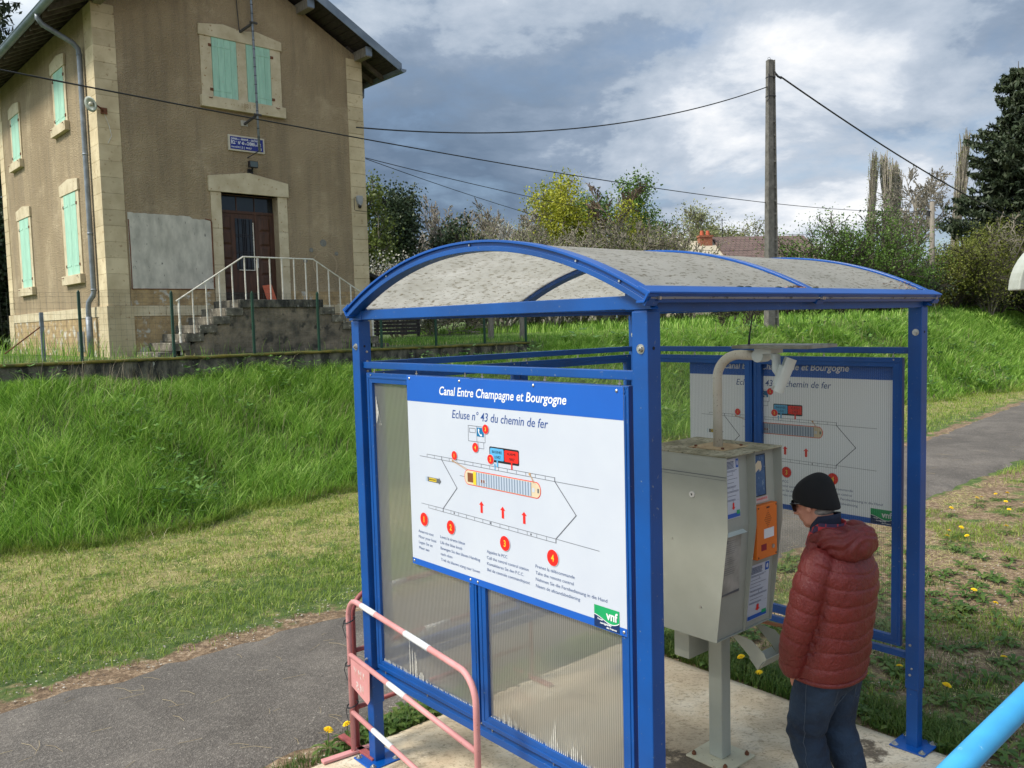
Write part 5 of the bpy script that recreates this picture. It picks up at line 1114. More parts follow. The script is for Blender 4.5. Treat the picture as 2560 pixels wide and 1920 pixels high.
# hood lying on the back
def hood():
    mb = MB()
    for a in np.linspace(-1.9, 1.9, 13):
        x = -0.045-0.085*math.cos(a*0.83); y = 0.125*math.sin(a*0.83); k = math.cos(a*0.6)
        mb.ball((x, y, 1.495-0.030*k), (0.055+0.012*k, 0.055, 0.060+0.020*k), nu=14, nv=10)
    mb.ball((-0.118, 0, 1.455), (0.062, 0.125, 0.062), nu=20, nv=12); mb.ball((-0.060, 0, 1.50), (0.07, 0.11, 0.045), nu=20, nv=12)
    for s_ in (1, -1): mb.tube([(-0.03, 0.115*s_, 1.50), (0.045, 0.098*s_, 1.475), (0.100, 0.060*s_, 1.435)], [0.040, 0.031, 0.020], 12)
    me = voxel(mb, 0.0075, 5); me.update(); new = []
    for v in me.vertices:
        c = v.co; fold = math.sin((c.x*0.8+c.z*1.4)*80+9*mnoise.noise((c.x*9, c.y*6, c.z*9))); new.append(c+v.normal*(0.0045*fold+0.005*mnoise.noise((c.x*24, c.y*24, c.z*24))))
    for v, n_ in zip(me.vertices, new): v.co = n_
    me.materials.append(JACKET); return link('hood', me, jk)
hood()
mb = MB(); rings = []
for z, k, ox in ((1.475, 1.0, 0.030), (1.520, 0.96, 0.022), (1.556, 0.93, 0.012)):
    rings.append([Vector((ox+0.020+0.092*k*math.cos(t), 0.088*k*math.sin(t), z-0.060*max(0, math.cos(t)))) for t in np.linspace(0, 2*math.pi, 33)[:-1]])
for z, k, ox in ((1.552, 0.86, 0.012), (1.500, 0.88, 0.024)):
    rings.append([Vector((ox+0.020+0.092*k*math.cos(t), 0.088*k*math.sin(t), z-0.060*max(0, math.cos(t)))) for t in np.linspace(0, 2*math.pi, 33)[:-1]])
mb.loft(rings, caps=False); mb.build('plaid_lining', PLAID, jk, smooth=True)
mb = MB(); rings = []
for z, k, ox in ((1.490, 0.86, 0.045), (1.560, 0.82, 0.042), (1.584, 0.80, 0.040), (1.580, 0.74, 0.042), (1.500, 0.74, 0.045)):
    rings.append([Vector((ox+0.006+0.090*k*math.cos(t), 0.090*k*math.sin(t), z-0.066*max(0, math.cos(t))-0.016*math.cos(t))) for t in np.linspace(0, 2*math.pi, 33)[:-1]])
mb.loft(rings, caps=False); mb.build('collar', NAVYF, man, smooth=True)
# jeans
def jeans():
    mb = MB(); mb.loft([ering(0.022, 0, z, rx, ry, 30) for z, rx, ry in ((0.72, 0.105, 0.150), (0.78, 0.130, 0.178), (0.86, 0.138, 0.185), (0.95, 0.125, 0.172), (0.97, 0.11, 0.16))])
    for s_ in (1, -1):
        k = 0 if s_ > 0 else 1
        caps(mb, [(0.020, 0.092*s_, 0.80), (0.058-0.02*k, 0.100*s_, 0.66), (0.095-0.05*k, 0.104*s_, 0.50), (0.045-0.06*k, 0.100*s_, 0.34), (-0.03-0.06*k, 0.102*s_, 0.14), (-0.045-0.06*k, 0.102*s_, 0.07)], [0.118, 0.108, 0.093, 0.082, 0.076, 0.078], 22)
    me = voxel(mb, 0.009, 4); me.update(); new = []
    for v in me.vertices:
        c = v.co; w = mnoise.noise((c.x*10, c.y*10, c.z*16)); f = math.sin(c.z*70+6*mnoise.noise((c.x*8, c.y*8, c.z*5)))*math.exp(-((c.z-0.50)/0.12)**2)+math.sin(c.z*90+5*w)*math.exp(-((c.z-0.12)/0.08)**2)
        new.append(c+v.normal*(0.006*w+0.0035*f))
    for v, n_ in zip(me.vertices, new): v.co = n_
    me.materials.append(DENIM); return link('jeans', me, man)
jn = jeans()
def on_leg(mb_pts, r=0.0012):
    """stitching laid on the jeans surface"""
    dg = bpy.context.evaluated_depsgraph_get(); out = []
    for p in mb_pts:
        ok, loc, nn_, i_ = jn.closest_point_on_mesh(Vector(p)); out.append(loc+nn_*0.0012)
    return MB().tube(out, r, 5)
bpy.context.view_layer.update()
st = on_leg([(0.03-0.0*z, 0.25, z) for z in np.linspace(0.80, 0.14, 24)])
st2 = on_leg([(-0.13, 0.125, 0.80), (-0.12, 0.13, 0.74), (-0.115, 0.125, 0.665), (-0.12, 0.09, 0.655), (-0.13, 0.05, 0.67), (-0.14, 0.045, 0.80)], 0.0013); st.add(st2.v, st2.f)
st3 = on_leg([(-0.13, -0.125, 0.80), (-0.12, -0.13, 0.74), (-0.115, -0.125, 0.665), (-0.12, -0.09, 0.655), (-0.13, -0.05, 0.67), (-0.14, -0.045, 0.80)], 0.0013); st.add(st3.v, st3.f)
st.build('stitching', DENIMS, jn)
for s_ in (1, -1):
    k = 0 if s_ > 0 else 1; mb = MB(); ox = -0.045-0.06*k
    sec = [(-0.085, 0.030, 0.030), (-0.06, 0.040, 0.046), (0.0, 0.045, 0.052), (0.07, 0.052, 0.040), (0.13, 0.050, 0.030), (0.175, 0.036, 0.022), (0.188, 0.018, 0.014)]
    mb.loft([[Vector((ox+x, 0.106*s_+w_*math.cos(t), 0.012+max(-0.010, h_*(0.9+math.sin(t))))) for t in np.linspace(0, 2*math.pi, 21)[:-1]] for x, w_, h_ in sec]); mb.build('shoe', SHOE, man, smooth=True)
# cap
def cap_():
    mb = MB(); rings = []
    for z, rx, ry, ox in ((-0.058, 0.090, 0.080, -0.026), (-0.052, 0.098, 0.088, -0.023), (-0.02, 0.108, 0.093, -0.016), (0.035, 0.112, 0.094, -0.008), (0.070, 0.106, 0.090, -0.012), (0.100, 0.090, 0.078, -0.022), (0.122, 0.064, 0.058, -0.034), (0.136, 0.036, 0.034, -0.044), (0.142, 0.010, 0.010, -0.050)):
        ring = []
        for i in range(40):
            t = 2*math.pi*i/40; lift = 0.034*(0.5+0.5*math.cos(t)) if z < 0.03 else 0
            if z < -0.03: lift = 0.070*(0.5+0.5*math.cos(t))
            w = 1+0.02*math.sin(3*t+z*40)+0.012*math.sin(5*t+1)
            ring.append(hp(ox+rx*w*math.cos(t), ry*w*math.sin(t), z+lift))
        rings.append(ring)
    mb.loft(rings); o = mb.build('knit_cap', KNIT, man, smooth=True); s = o.modifiers.new('sub', 'SUBSURF'); s.levels = 1; s.render_levels = 2; return o
cap_()
gl = MB()
for s_ in (1, -1):
    pts = [(0.0, 0.030), (0.022, 0.026), (0.031, 0.006), (0.026, -0.022), (0.0, -0.032), (-0.024, -0.024), (-0.029, 0.004), (-0.022, 0.026)]
    a = [hp(0.108-0.018*abs((y_*0.9+0.036))/0.06, (0.036+y_)*s_, 0.000+z_) for y_, z_ in pts]; b = [p+HM @ Vector((-0.005, 0, 0)) for p in a]; gl.loft([a, b])
    gl.tube([hp(0.092, 0.066*s_, 0.014), hp(0.060, 0.080*s_, 0.014), hp(-0.005, 0.084*s_, 0.006), hp(-0.03, 0.083*s_, -0.008)], 0.0035, 8)
gl.tube([hp(0.108, -0.012, 0.012), hp(0.112, 0, 0.014), hp(0.108, 0.012, 0.012)], 0.003, 8)
gl.build('sunglasses', LENS, man)
hb = MB(); hb.ball(hp(-0.040, 0, -0.046), (0.050, 0.064, 0.030), M=HM, nu=20, nv=10); hb.build('hair', pm('grey_hair', (0.30, 0.27, 0.25), (0.18, 0.16, 0.14), rough=0.9, vs=60, bs=150), man, smooth=True)
# ---------------------------------------------------------------- the lock keeper's house
house = empty('lock_house', HO, A42, 'old rendered lock house with cream corner stones and mint green shutters', 'house')
HWD, HDP = 6.20, 8.30
def gz(s): return 9.12+0.52*min(s, HWD-s)
def hb_(mb, name, mat, parent=None, **kw): return mb.build(name, mat, parent or house, **kw)
mb = MB(); y0, y1 = 0.0, 0.38
mb.prism([(0, 1.9), (2.46, 1.9), (2.46, gz(2.46)), (0, gz(0))], 1, y0, y1)
mb.prism([(2.46, 5.60), (3.80, 5.60), (3.80, gz(3.80)), (3.10, gz(3.10)), (2.46, gz(2.46))], 1, y0, y1)
mb.prism([(2.46, 1.9), (3.80, 1.9), (3.80, 3.19), (2.46, 3.19)], 1, y0, y1)
mb.prism([(3.80, 1.9), (HWD, 1.9), (HWD, gz(HWD)), (3.80, gz(3.80))], 1, y0, y1)
mb.box((0, 0.38, 1.9), (0.38, HDP, 9.12)).box((HWD-0.38, 0.38, 1.9), (HWD, HDP, 9.12))
mb.prism([(0.38, 1.9), (HWD-.38, 1.9), (HWD-.38, gz(.38)), (3.1, gz(3.1)), (0.38, gz(.38))], 1, HDP-0.38, HDP)
hb_(mb, 'rendered_wall', STUCCO)
# base courses
mb = MB()
mb.box((-0.03, -0.03, 1.9), (2.0, -0.001, 2.90)).box((4.3, -0.03, 1.9), (HWD+0.03, -0.001, 2.90)).box((-0.03, 0.0, 1.9), (-0.001, HDP, 2.90)).box((HWD+.001, 0, 1.9), (HWD+.03, HDP, 2.90))
mb.each('rubble_base', RUBBLE, house)
mb = MB(); rr = random.Random(4)
def courses(mb, x0, x1, z0, z1, yf, proud, h=0.32, gap=0.006, side=None, L_=None):
    z = z0
    while z < z1-0.02:
        zt_ = min(z+h, z1); mb.box((x0, yf-proud-rr.uniform(0, 0.003), z+gap), (x1, yf, zt_)); z = zt_
def band_blocks(mb, a, b, z0, z1, axis_, pos, proud, n):
    for i in range(n):
        p, q = a+(b-a)*i/n+0.004, a+(b-a)*(i+1)/n-0.004
        if axis_ == 'x': mb.box((p, pos-proud, z0), (q, pos-0.002, z1))
        else: mb.box((pos-proud, p, z0), (pos-0.002, q, z1))
band_blocks(mb, 0.46, 2.46, 2.905, 3.12, 'x', 0, 0.045, 3); band_blocks(mb, 3.80, 5.72, 2.905, 3.12, 'x', 0, 0.045, 3); band_blocks(mb, 0.52, 7.9, 2.905, 3.12, 'y', 0, 0.045, 7)
mb.each('plinth_stone', LIME_W, house, bevel=0.006)
# lower render strip with missing plaster
MB().box((0.44, -0.012, 3.125), (2.20, -0.0015, 3.46)).box((4.03, -0.012, 3.125), (5.75, -0.0015, 3.44)).each('exposed_rubble', RUBBLE, house)
def quoin(x0, x1, y_side, top, name):
    mb = MB(); z = 3.12; i = 0
    while z < top:
        zt_ = min(z+0.322, top); q = rr.uniform(0, 0.003)
        mb.box((x0-0.014, -0.014-q, z+0.003), (x1, y_side, zt_)); z = zt_; i += 1
    mb.box((x0-0.05, -0.05, 1.95), (x1+0.05, y_side+0.02, 3.118)); hb_(mb, name, LIME, bevel=0.004)
quoin(0.0, 0.42, 0.50, 9.10, 'corner_stones')
mb = MB(); z = 3.12
while z < 9.1:
    zt_ = min(z+0.322, 9.1); mb.box((5.775, -0.014-rr.uniform(0, .003), z+0.005), (HWD+0.014, 0.45, zt_)); z = zt_
mb.box((5.73, -0.05, 1.95), (HWD+0.05, 0.47, 3.118)); hb_(mb, 'corner_stones', LIME, bevel=0.007)
mb = MB(); z = 3.12
while z < 9.0:
    zt_ = min(z+0.322, 9.0); mb.box((-0.014-rr.uniform(0, .003), 7.85, z+0.005), (0.3, HDP+0.014, zt_)); z = zt_
mb.box((-0.05, 7.80, 1.95), (0.3, HDP+.05, 3.118)); hb_(mb, 'corner_stones', LIME, bevel=0.007)
# windows: surround > shutters (> straps)
def shutter(root, x0, x1, z0, z1, hinge, fr, name='shutter'):
    """fr maps (along, out, z) to the house frame"""
    mb = MB(); n = 4
    for i in range(n):
        a = x0+(x1-x0)*i/n+0.002; b = x0+(x1-x0)*(i+1)/n-0.002; mb.box((a, -0.030, z0), (b, -0.006, z1))
    mb.box((x0+.001, -0.010, z0+.001), (x1-.001, -0.004, z1-.001)); M = fr
    s_ = mb.build(name, MINT, root, M=M, bevel=0.0015)
    st_ = MB()
    for z in (z0+(z1-z0)*0.12, z0+(z1-z0)*0.86):
        e0, e1 = (x0-0.055, x0+(x1-x0)*0.72) if hinge < 0 else (x1-(x1-x0)*0.72, x1+0.055)
        st_.box((max(e0, x0), -0.036, z-0.018), (min(e1, x1), -0.0302, z+0.018))
    st_.each('strap', MINT, s_, M=M)
    h_ = MB()
    for z in (z0+(z1-z0)*0.12, z0+(z1-z0)*0.86):
        e = (x0-0.075, x0-0.004) if hinge < 0 else (x1+0.004, x1+0.075); h_.box((e[0], -0.040, z-0.028), (e[1], -0.024, z+0.028))
    h_.each('rusty_hinge', RUST, s_, M=M); return s_
def window(M, x0, x1, z0, z1, jamb, lint, peaks, sill, leaves, mull=None, over=0.08, label=None):
    mb = MB(); yf = -0.026
    mb.box((x0-jamb, yf, z0), (x0, -0.001, z1)); mb.box((x1, yf, z0), (x1+jamb, -0.001, z1))
    if mull: mb.box((mull[0], yf, z0), (mull[1], -0.001, z1))
    a, b = x0-jamb-0.035, x1+jamb+0.035; top = [(a, z1+.001), (b, z1+.001)]+[(p, q) for p, q in peaks]
    mb.prism(top, 1, yf-0.022, -0.001); mb.box((x0-jamb-0.05, yf-0.075, z0-sill), (x1+jamb+0.05, -0.001, z0-0.001))
    o = mb.build('window', LIME_W, house, M=M, bevel=0.005)
    for lx0, lx1, hg in leaves: shutter(o, lx0, lx1, z0+0.004, z1-0.004, hg, M)
    hk = MB()
    for x, sg in ((x0-0.05, -1), (x1+0.05, 1)): hk.tube([(x, yf-0.07, z0-0.03), (x+sg*0.04, yf-0.10, z0-0.05), (x+sg*0.09, yf-0.10, z0-0.045)], 0.008, 5)
    hk.each('shutter_hook', RUST, o, M=M); return o
I4 = Matrix.Identity(4)
wd = window(I4, 2.40, 3.77, 7.63, 8.905, 0.25, 0.2, [(4.05, 9.10), (3.44, 9.215), (3.10, 9.155), (2.68, 9.215), (2.13, 9.13)], 0.24, [(2.405, 2.965, -1), (3.195, 3.765, 1)], (2.97, 3.19))
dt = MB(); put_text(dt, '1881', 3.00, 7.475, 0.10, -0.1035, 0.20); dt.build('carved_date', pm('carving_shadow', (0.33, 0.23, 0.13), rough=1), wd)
ML = Matrix(((0, 1, 0, 0), (-1, 0, 0, 0), (0, 0, 1, 0), (0, 0, 0, 1)))    # (along, out, z) for the left wall; along = -n
def lwin(n0, n1, z0, z1, jamb, seg):
    pk = [(-n0+jamb+0.035, z1+0.24), ((-n0-n1)/2, z1+0.31), (-n1-jamb-0.035, z1+0.24)]
    m_ = -(n0+n1)/2
    return window(ML, -n1, -n0, z0, z1, jamb, 0.2, pk, 0.20, [(-n1+.004, m_-.003, -1), (m_+.003, -n0-.004, 1)])
lwin(2.05, 2.78, 7.15, 8.32, 0.14, 1); lwin(6.05, 6.78, 6.98, 8.12, 0.14, 1)
lwin(1.68, 2.58, 3.86, 5.63, 0.20, 1); lwin(5.72, 6.62, 3.78, 5.52, 0.20, 1)
# door
dr_ = MB(); yf = -0.022
for z0, z1 in ((3.20, 4.0), (4.005, 4.80), (4.805, 5.595)): dr_.box((2.225, yf, z0), (2.458, 0.22, z1)); dr_.box((3.802, yf, z0), (4.035, 0.22, z1))
dr_.prism([(2.18, 5.60), (4.07, 5.60), (4.07, 5.91), (3.12, 6.07), (2.18, 5.93)], 1, yf-0.03, 0.22)
ds = hb_(dr_, 'door_surround', LIME_W, bevel=0.006)
do = MB().box((2.46, 0.235, 3.20), (3.80, 0.275, 5.20)).box((2.46, 0.215, 5.19), (3.80, 0.28, 5.25)).box((2.46, 0.22, 3.20), (2.50, 0.236, 5.19)).box((3.76, 0.22, 3.20), (3.80, 0.236, 5.19)).box((3.325, 0.222, 3.20), (3.385, 0.236, 5.19))
door = hb_(do, 'door', DOORW, bevel=0.002)
mb = MB()
def raised(x0, x1, z0, z1, y=0.234):
    d = 0.022; mb.add([(x0, y, z0), (x1, y, z0), (x1, y, z1), (x0, y, z1), (x0+0.045, y-d, z0+0.045), (x1-0.045, y-d, z0+0.045), (x1-0.045, y-d, z1-0.045), (x0+0.045, y-d, z1-0.045)], [(0, 1, 5, 4), (1, 2, 6, 5), (2, 3, 7, 6), (3, 0, 4, 7), (4, 5, 6, 7)])
for i in range(5): raised(2.525, 2.765, 5.13-0.33*(i+1)+0.02, 5.13-0.33*i); raised(3.43, 3.70, 5.13-0.33*(i+1)+0.02, 5.13-0.33*i)
mb.each('carved_panel', DOORW, door)
hb_(MB().box((2.50, 0.226, 3.205), (3.32, 0.2345, 3.42)), 'kick_board', DOORG, door)
gl_ = hb_(MB().box((2.86, 0.226, 3.93), (3.27, 0.2345, 5.08)), 'door_glass', GLASSD, door)
mb = MB()
for x in (2.93, 3.03, 3.07, 3.11, 3.20): mb.box((x-0.006, 0.205, 3.94), (x+0.006, 0.217, 5.07))
for z in (4.30, 4.34, 4.68, 4.72): mb.box((2.86, 0.2051, z-0.006), (3.27, 0.2169, z+0.006))
hb_(mb, 'iron_grille', INK, gl_)
hb_(MB().box((3.268, 0.2, 3.93), (3.285, 0.2255, 5.0)).box((2.90, 0.2, 3.915), (3.285, 0.2255, 3.929)), 'white_beading', WHITEP, gl_)
hb_(MB().box((3.335, 0.21, 3.98), (3.375, 0.2215, 4.22)).tube([(3.355, 0.21, 4.14), (3.355, 0.17, 4.14), (3.27, 0.165, 4.14)], 0.009, 8), 'door_handle', STEEL, door)
tr_ = hb_(MB().box((2.46, 0.25, 5.25), (3.80, 0.27, 5.60)), 'transom_window', GLASSD, ds)
hb_(MB().box((2.90, 0.235, 5.25), (2.92, 0.2495, 5.60)).box((3.33, 0.235, 5.25), (3.35, 0.2495, 5.60)).box((2.46, 0.235, 5.585), (3.80, 0.2495, 5.60)), 'glazing_bars', DOORW, tr_)
# cement panel, stains, little fittings
mb = MB(); n = 26; top = [(0.46+1.74*i/n, 4.99+0.02*mnoise.noise((i*0.7, 0, 0))+(0.03 if i < 20 else -0.02)) for i in range(n+1)]; bot = [(2.20-1.74*i/n, 3.475+0.012*mnoise.noise((i*0.7, 4, 0))) for i in range(n+1)]
hb_(MB().prism(top+bot, 1, -0.024, -0.0005), 'cement_panel', CEMENT)
hb_(MB().tube([(2.07, -0.02, 4.985), (2.19, -0.025, 4.965), (2.205, -0.03, 4.9), (2.20, -0.03, 3.50)], 0.014, 6).tube([(0.47, -0.02, 4.88), (0.475, -0.022, 4.3), (0.47, -0.02, 3.47)], 0.012, 6).tube([(0.47, -0.02, 3.465), (2.1, -0.022, 3.47)], 0.010, 6), 'rusty_edging', RUST)
mb = MB()
for s_, z, r_ in ((4.62, 4.42, 0.055), (5.30, 4.36, 0.05), (4.45, 4.17, 0.06)): mb.tube([(s_, -0.001, z), (s_, -0.006, z)], r_, 12)
mb.tube([(4.95, -0.001, 4.60), (4.95, -0.005, 4.60)], 0.09, 9); mb.each('mortar_patch', pm('mortar_grey', (0.23, 0.23, 0.21), (0.16, 0.15, 0.13), rough=1, vs=20), house)
mb = MB(); aa = np.linspace(-0.6, 3.9, 26)
for a, b in zip(aa, aa[1:]):
    r0_, r1_ = 0.30, 0.335; c = (4.98, 4.08)
    mb.add([(c[0]+r0_*math.cos(a), -0.004, c[1]+r0_*math.sin(a)), (c[0]+r1_*math.cos(a), -0.004, c[1]+r1_*math.sin(a)), (c[0]+r1_*math.cos(b), -0.004, c[1]+r1_*math.sin(b)), (c[0]+r0_*math.cos(b), -0.004, c[1]+r0_*math.sin(b))], [(0, 1, 2, 3)])
hb_(mb, 'round_scar', pm('pale_scar', (0.40, 0.31, 0.205), (0.33, 0.25, 0.16), rough=1, vs=30))
# enamel plate
ep = hb_(MB().box((2.675, -0.045, 6.53), (3.525, -0.001, 6.87)), 'name_plate', pm('plate_frame_cream', (0.60, 0.55, 0.44), rough=0.8), bevel=0.004)
hb_(MB().box((2.715, -0.049, 6.565), (3.487, -0.0445, 6.835)), 'enamel_face', pm('enamel_blue', (0.012, 0.025, 0.23), (0.01, 0.02, 0.19), rough=0.25), ep)
mb = MB(); yt = -0.0502
put_text(mb, 'CANAL', 2.735, 6.770, 0.042, yt, 0.155, 0, 0.02); put_text(mb, 'DE LA', 2.900, 6.772, 0.024, yt, 0.060); put_text(mb, 'MARNE', 2.975, 6.770, 0.042, yt, 0.160, 0, 0.02); put_text(mb, 'A LA', 3.145, 6.772, 0.024, yt, 0.050); put_text(mb, 'SAÔNE', 3.205, 6.770, 0.042, yt, 0.160, 0, 0.02)
put_text(mb, 'ÉCL', 2.735, 6.678, 0.070, yt, 0.095, 0, 0.03); put_text(mb, 'SE', 2.835, 6.72, 0.025, yt, 0.03); put_text(mb, 'N° 43', 2.895, 6.678, 0.064, yt, 0.140, 0, 0.03); put_text(mb, 'DU', 3.052, 6.680, 0.034, yt, 0.038, 0, 0.02); put_text(mb, 'CHEMIN', 3.100, 6.678, 0.070, yt, 0.190, 0, 0.03); put_text(mb, 'DE', 3.298, 6.680, 0.034, yt, 0.038, 0, 0.02); put_text(mb, 'FER', 3.345, 6.678, 0.070, yt, 0.095, 0, 0.03)
put_text(mb, 'Embt de SAÔNE', 2.740, 6.598, 0.032, yt, 0.185, 0, 0.02); put_text(mb, '1,2', 2.950, 6.596, 0.044, yt, 0.060, 0, 0.02); put_text(mb, '|', 3.035, 6.592, 0.05, yt, 0.006); put_text(mb, 'MAXILLY', 3.080, 6.598, 0.036, yt, 0.135, 0, 0.02); put_text(mb, '0,3', 3.360, 6.596, 0.050, yt, 0.085, 0, 0.02)
hb_(mb, 'lettering', TXTW, ep)
# flood light, alarm box, yard lamp
fl = MB().box((3.06, -0.23, 6.17), (3.26, -0.13, 6.31)).tube([(3.16, -0.001, 6.10), (3.16, -0.10, 6.10), (3.16, -0.15, 6.17)], 0.022, 10).box((3.10, -0.05, 6.06), (3.22, -0.001, 6.16))
f_ = hb_(fl, 'flood_light', INK, bevel=0.006); hb_(MB().box((3.075, -0.234, 6.183), (3.245, -0.2305, 6.297)), 'lamp_glass', pm('lamp_glass_grey', (0.09, 0.12, 0.12), rough=0.15), f_)
al = MB().prism([(5.90, 5.68), (5.93, 5.60), (5.985, 5.55), (6.04, 5.60), (6.07, 5.70), (6.06, 5.80), (5.92, 5.80), (5.90, 5.76)], 1, -0.095, -0.015); a_ = hb_(al, 'alarm_box', pm('alarm_grey', (0.36, 0.37, 0.38), rough=0.5), bevel=0.012); hb_(MB().ball((5.985, -0.06, 5.545), (0.045, 0.035, 0.05)), 'siren', INK, a_, smooth=True)
hb_(MB().tube([(5.90, -0.02, 5.76), (5.85, -0.02, 5.74), (5.85, -0.02, 5.46), (5.88, -0.02, 5.44), (6.20, -0.02, 5.43)], 0.006, 5), 'cable_loop', INK, a_)
lamp = MB().tube([(0.12, -0.016, 6.99), (0.06, -0.10, 7.0), (-0.02, -0.18, 7.02), (-0.09, -0.20, 7.05)], 0.018, 8).box((0.06, -0.05, 6.93), (0.18, -0.014, 7.05)); l_ = hb_(lamp, 'wall_lamp', RUST)
dh = Vector((-0.75, -0.35, -0.35)).normalized(); c0 = Vector((-0.13, -0.20, 7.06)); uu_ = dh.orthogonal().normalized(); ww = dh.cross(uu_)
hb_(MB().loft([[c0+dh*d+uu_*r_*math.cos(t)+ww*r_*math.sin(t) for t in np.linspace(0, 6.283, 25)[:-1]] for d, r_ in ((-0.03, 0.04), (0.02, 0.07), (0.06, 0.15), (0.055, 0.148), (0.02, 0.06), (0.0, 0.03))], caps=True), 'lamp_shade', pm('enamel_dish', (0.50, 0.54, 0.50), (0.40, 0.43, 0.40), rough=0.4), l_, smooth=True)
hb_(MB().ball(c0+dh*0.05, 0.045), 'bulb', pm('bulb_glass', (0.55, 0.52, 0.42), rough=0.2), l_, smooth=True)
hb_(MB().tube([(0.12, -0.03, 6.95), (0.20, -0.03, 6.72), (0.24, -0.03, 6.52), (0.16, -0.03, 6.36)], 0.006, 5), 'loose_wire', WHITEP, l_)
# aerial mast standing off the facade
ms = MB().tube([(3.245, -0.35, 6.50), (3.235, -0.35, 7.5), (3.21, -0.35, 9.8), (3.20, -0.35, 12.2)], 0.026, 12); m_ = hb_(ms, 'aerial_mast', ZINC_D, smooth=True)
b = MB()
for i in range(18): z = 6.62+i*0.19; b.tube([(3.243-0.009*(z-6.5), -0.35, z), (3.243-0.009*(z-6.5), -0.35, z+0.014)], 0.030, 10)
b.each('tape_band', INK, m_)
b = MB()
for z, s0 in ((9.22, 3.05), (7.24, 3.08)): b.tube([(s0, -0.001, z-0.10), (3.23, -0.35, z+0.06)], 0.030, 8).tube([(3.15, -0.37, z+0.06), (3.32, -0.37, z+0.06)], 0.025, 6)
b.tube([(3.12, -0.001, 6.41), (3.24, -0.33, 6.52)], 0.012, 6); b.each('wall_bracket', pm('bracket_dark', (0.07, 0.065, 0.065), rough=0.7), m_, k=2)
hb_(MB().tube([(3.05, -0.05, 9.12), (3.02, -0.05, 9.6), (2.98, -0.05, 10.6)], 0.010, 5), 'aerial_lead', INK, m_)
hb_(MB().box((3.0, -0.02, 7.10), (3.16, -0.001, 7.22)), 'mortar_pad', CEMENT, m_)
# roof
OE, OF = 0.76, 0.62
zr = lambda s: 9.16+0.52*s if s < HWD/2 else 9.16+0.52*(HWD-s)
mb = MB()
for sg in (0, 1):
    def X(s): return s if sg == 0 else HWD-s
    a, b = -OE, HWD/2
    mb.prism([(X(a), zr(0)+0.52*a+0.14), (X(b), zr(b)+0.14), (X(b), zr(b)+0.26), (X(a), zr(0)+0.52*a+0.24)], 1, -OF, HDP+OF)
rf_ = hb_(mb, 'roof', TILE)
mb = MB()
for sg in (0, 1):
    X = (lambda s: s) if sg == 0 else (lambda s: HWD-s)
    k = 0
    while k < 24:
        a = -OE+0.01+k*0.17
        if a > HWD/2: break
        mb.prism([(X(a), zr(0)+0.52*a+0.118), (X(a+0.155), zr(0)+0.52*(a+0.155)+0.118), (X(a+0.155), zr(0)+0.52*(a+0.155)+0.139), (X(a), zr(0)+0.52*a+0.139)], 1, -OF+0.01, HDP+OF); k += 1
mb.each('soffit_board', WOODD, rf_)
mb = MB()
for sg in (0, 1):
    X = (lambda s: s) if sg == 0 else (lambda s: HWD-s)
    y = 0.1
    while y < HDP: mb.prism([(X(-OE+0.03), 9.16-0.52*(OE-0.03)+0.0), (X(0.3), 9.16+0.52*0.3+0.0), (X(0.3), 9.16+0.52*0.3+0.117), (X(-OE+0.03), 9.16-0.52*(OE-0.03)+0.117)], 1, y, y+0.085); y += 0.46
mb.each('rafter', pm('rafter_wood', (0.13, 0.115, 0.10), (0.075, 0.065, 0.055), rough=0.9, vs=8), rf_)
mb = MB()
for sg in (0, 1):
    X = (lambda s: s) if sg == 0 else (lambda s: HWD-s)
    a, b = -OE-0.02, HWD/2
    mb.prism([(X(a), 9.16+0.52*a+0.07), (X(b), 9.16+0.52*b+0.07), (X(b), 9.16+0.52*b+0.30), (X(a), 9.16+0.52*a+0.28)], 1, -OF-0.022, -OF-0.001)
mb.each('verge_flashing', ZINC, rf_)
mb = MB()
for s_ in (0.10, 1.62, 4.58, 6.10): z = 9.16+0.52*min(s_, HWD-s_)-0.02; mb.box((s_-0.085, -OF+0.10, z-0.13), (s_+0.085, 0.2, z+0.09))
mb.box((3.0, -OF+0.1, 10.55), (3.2, 0.2, 10.78)); mb.each('purlin', WOODG, rf_, bevel=0.006)
mb = MB()
for s_ in (0.10, 1.62, 4.58, 6.10): z = 9.16+0.52*min(s_, HWD-s_)-0.02; mb.box((s_-0.088, -OF+0.085, z-0.11), (s_+0.088, -OF+0.099, z+0.10))
mb.each('zinc_end_cap', ZINC, rf_)
def gutter(x):
    mb = MB(); r_ = 0.085; z = 8.90; tt = np.linspace(math.pi, 2*math.pi, 12)
    sec = [(x+r_*math.cos(t), z+r_*math.sin(t)) for t in tt]+[(x+(r_-0.006)*math.cos(t), z+(r_-0.006)*math.sin(t)) for t in tt[::-1]]
    mb.prism(sec, 1, -OF-0.05, HDP+OF); mb.tube([(x-r_, -OF-0.05, z), (x-r_, HDP+OF, z)], 0.012, 8)
    mb.prism([(x+r_*math.cos(t), z+r_*math.sin(t)) for t in tt], 1, -OF-0.055, -OF-0.05); return hb_(mb, 'gutter', ZINC, rf_)
gutter(-OE-0.05); gutter(HWD+OE+0.05)
dp = MB().tube([(-0.81, 0.60, 8.83), (-0.81, 0.60, 8.76), (-0.74, 0.60, 8.66), (-0.20, 0.62, 8.42), (-0.10, 0.62, 8.32), (-0.085, 0.62, 8.2), (-0.085, 0.62, 3.42), (-0.10, 0.66, 3.34), (-0.16, 0.74, 3.22), (-0.17, 0.76, 3.10), (-0.17, 0.76, 2.05)], 0.052, 16)
d_ = hb_(dp, 'drain_pipe', ZINC_D, smooth=True); b = MB()
for z in (8.18, 6.2, 4.6, 3.45): b.tube([(-0.085, 0.62, z), (-0.085, 0.62, z+0.04)], 0.058, 16)
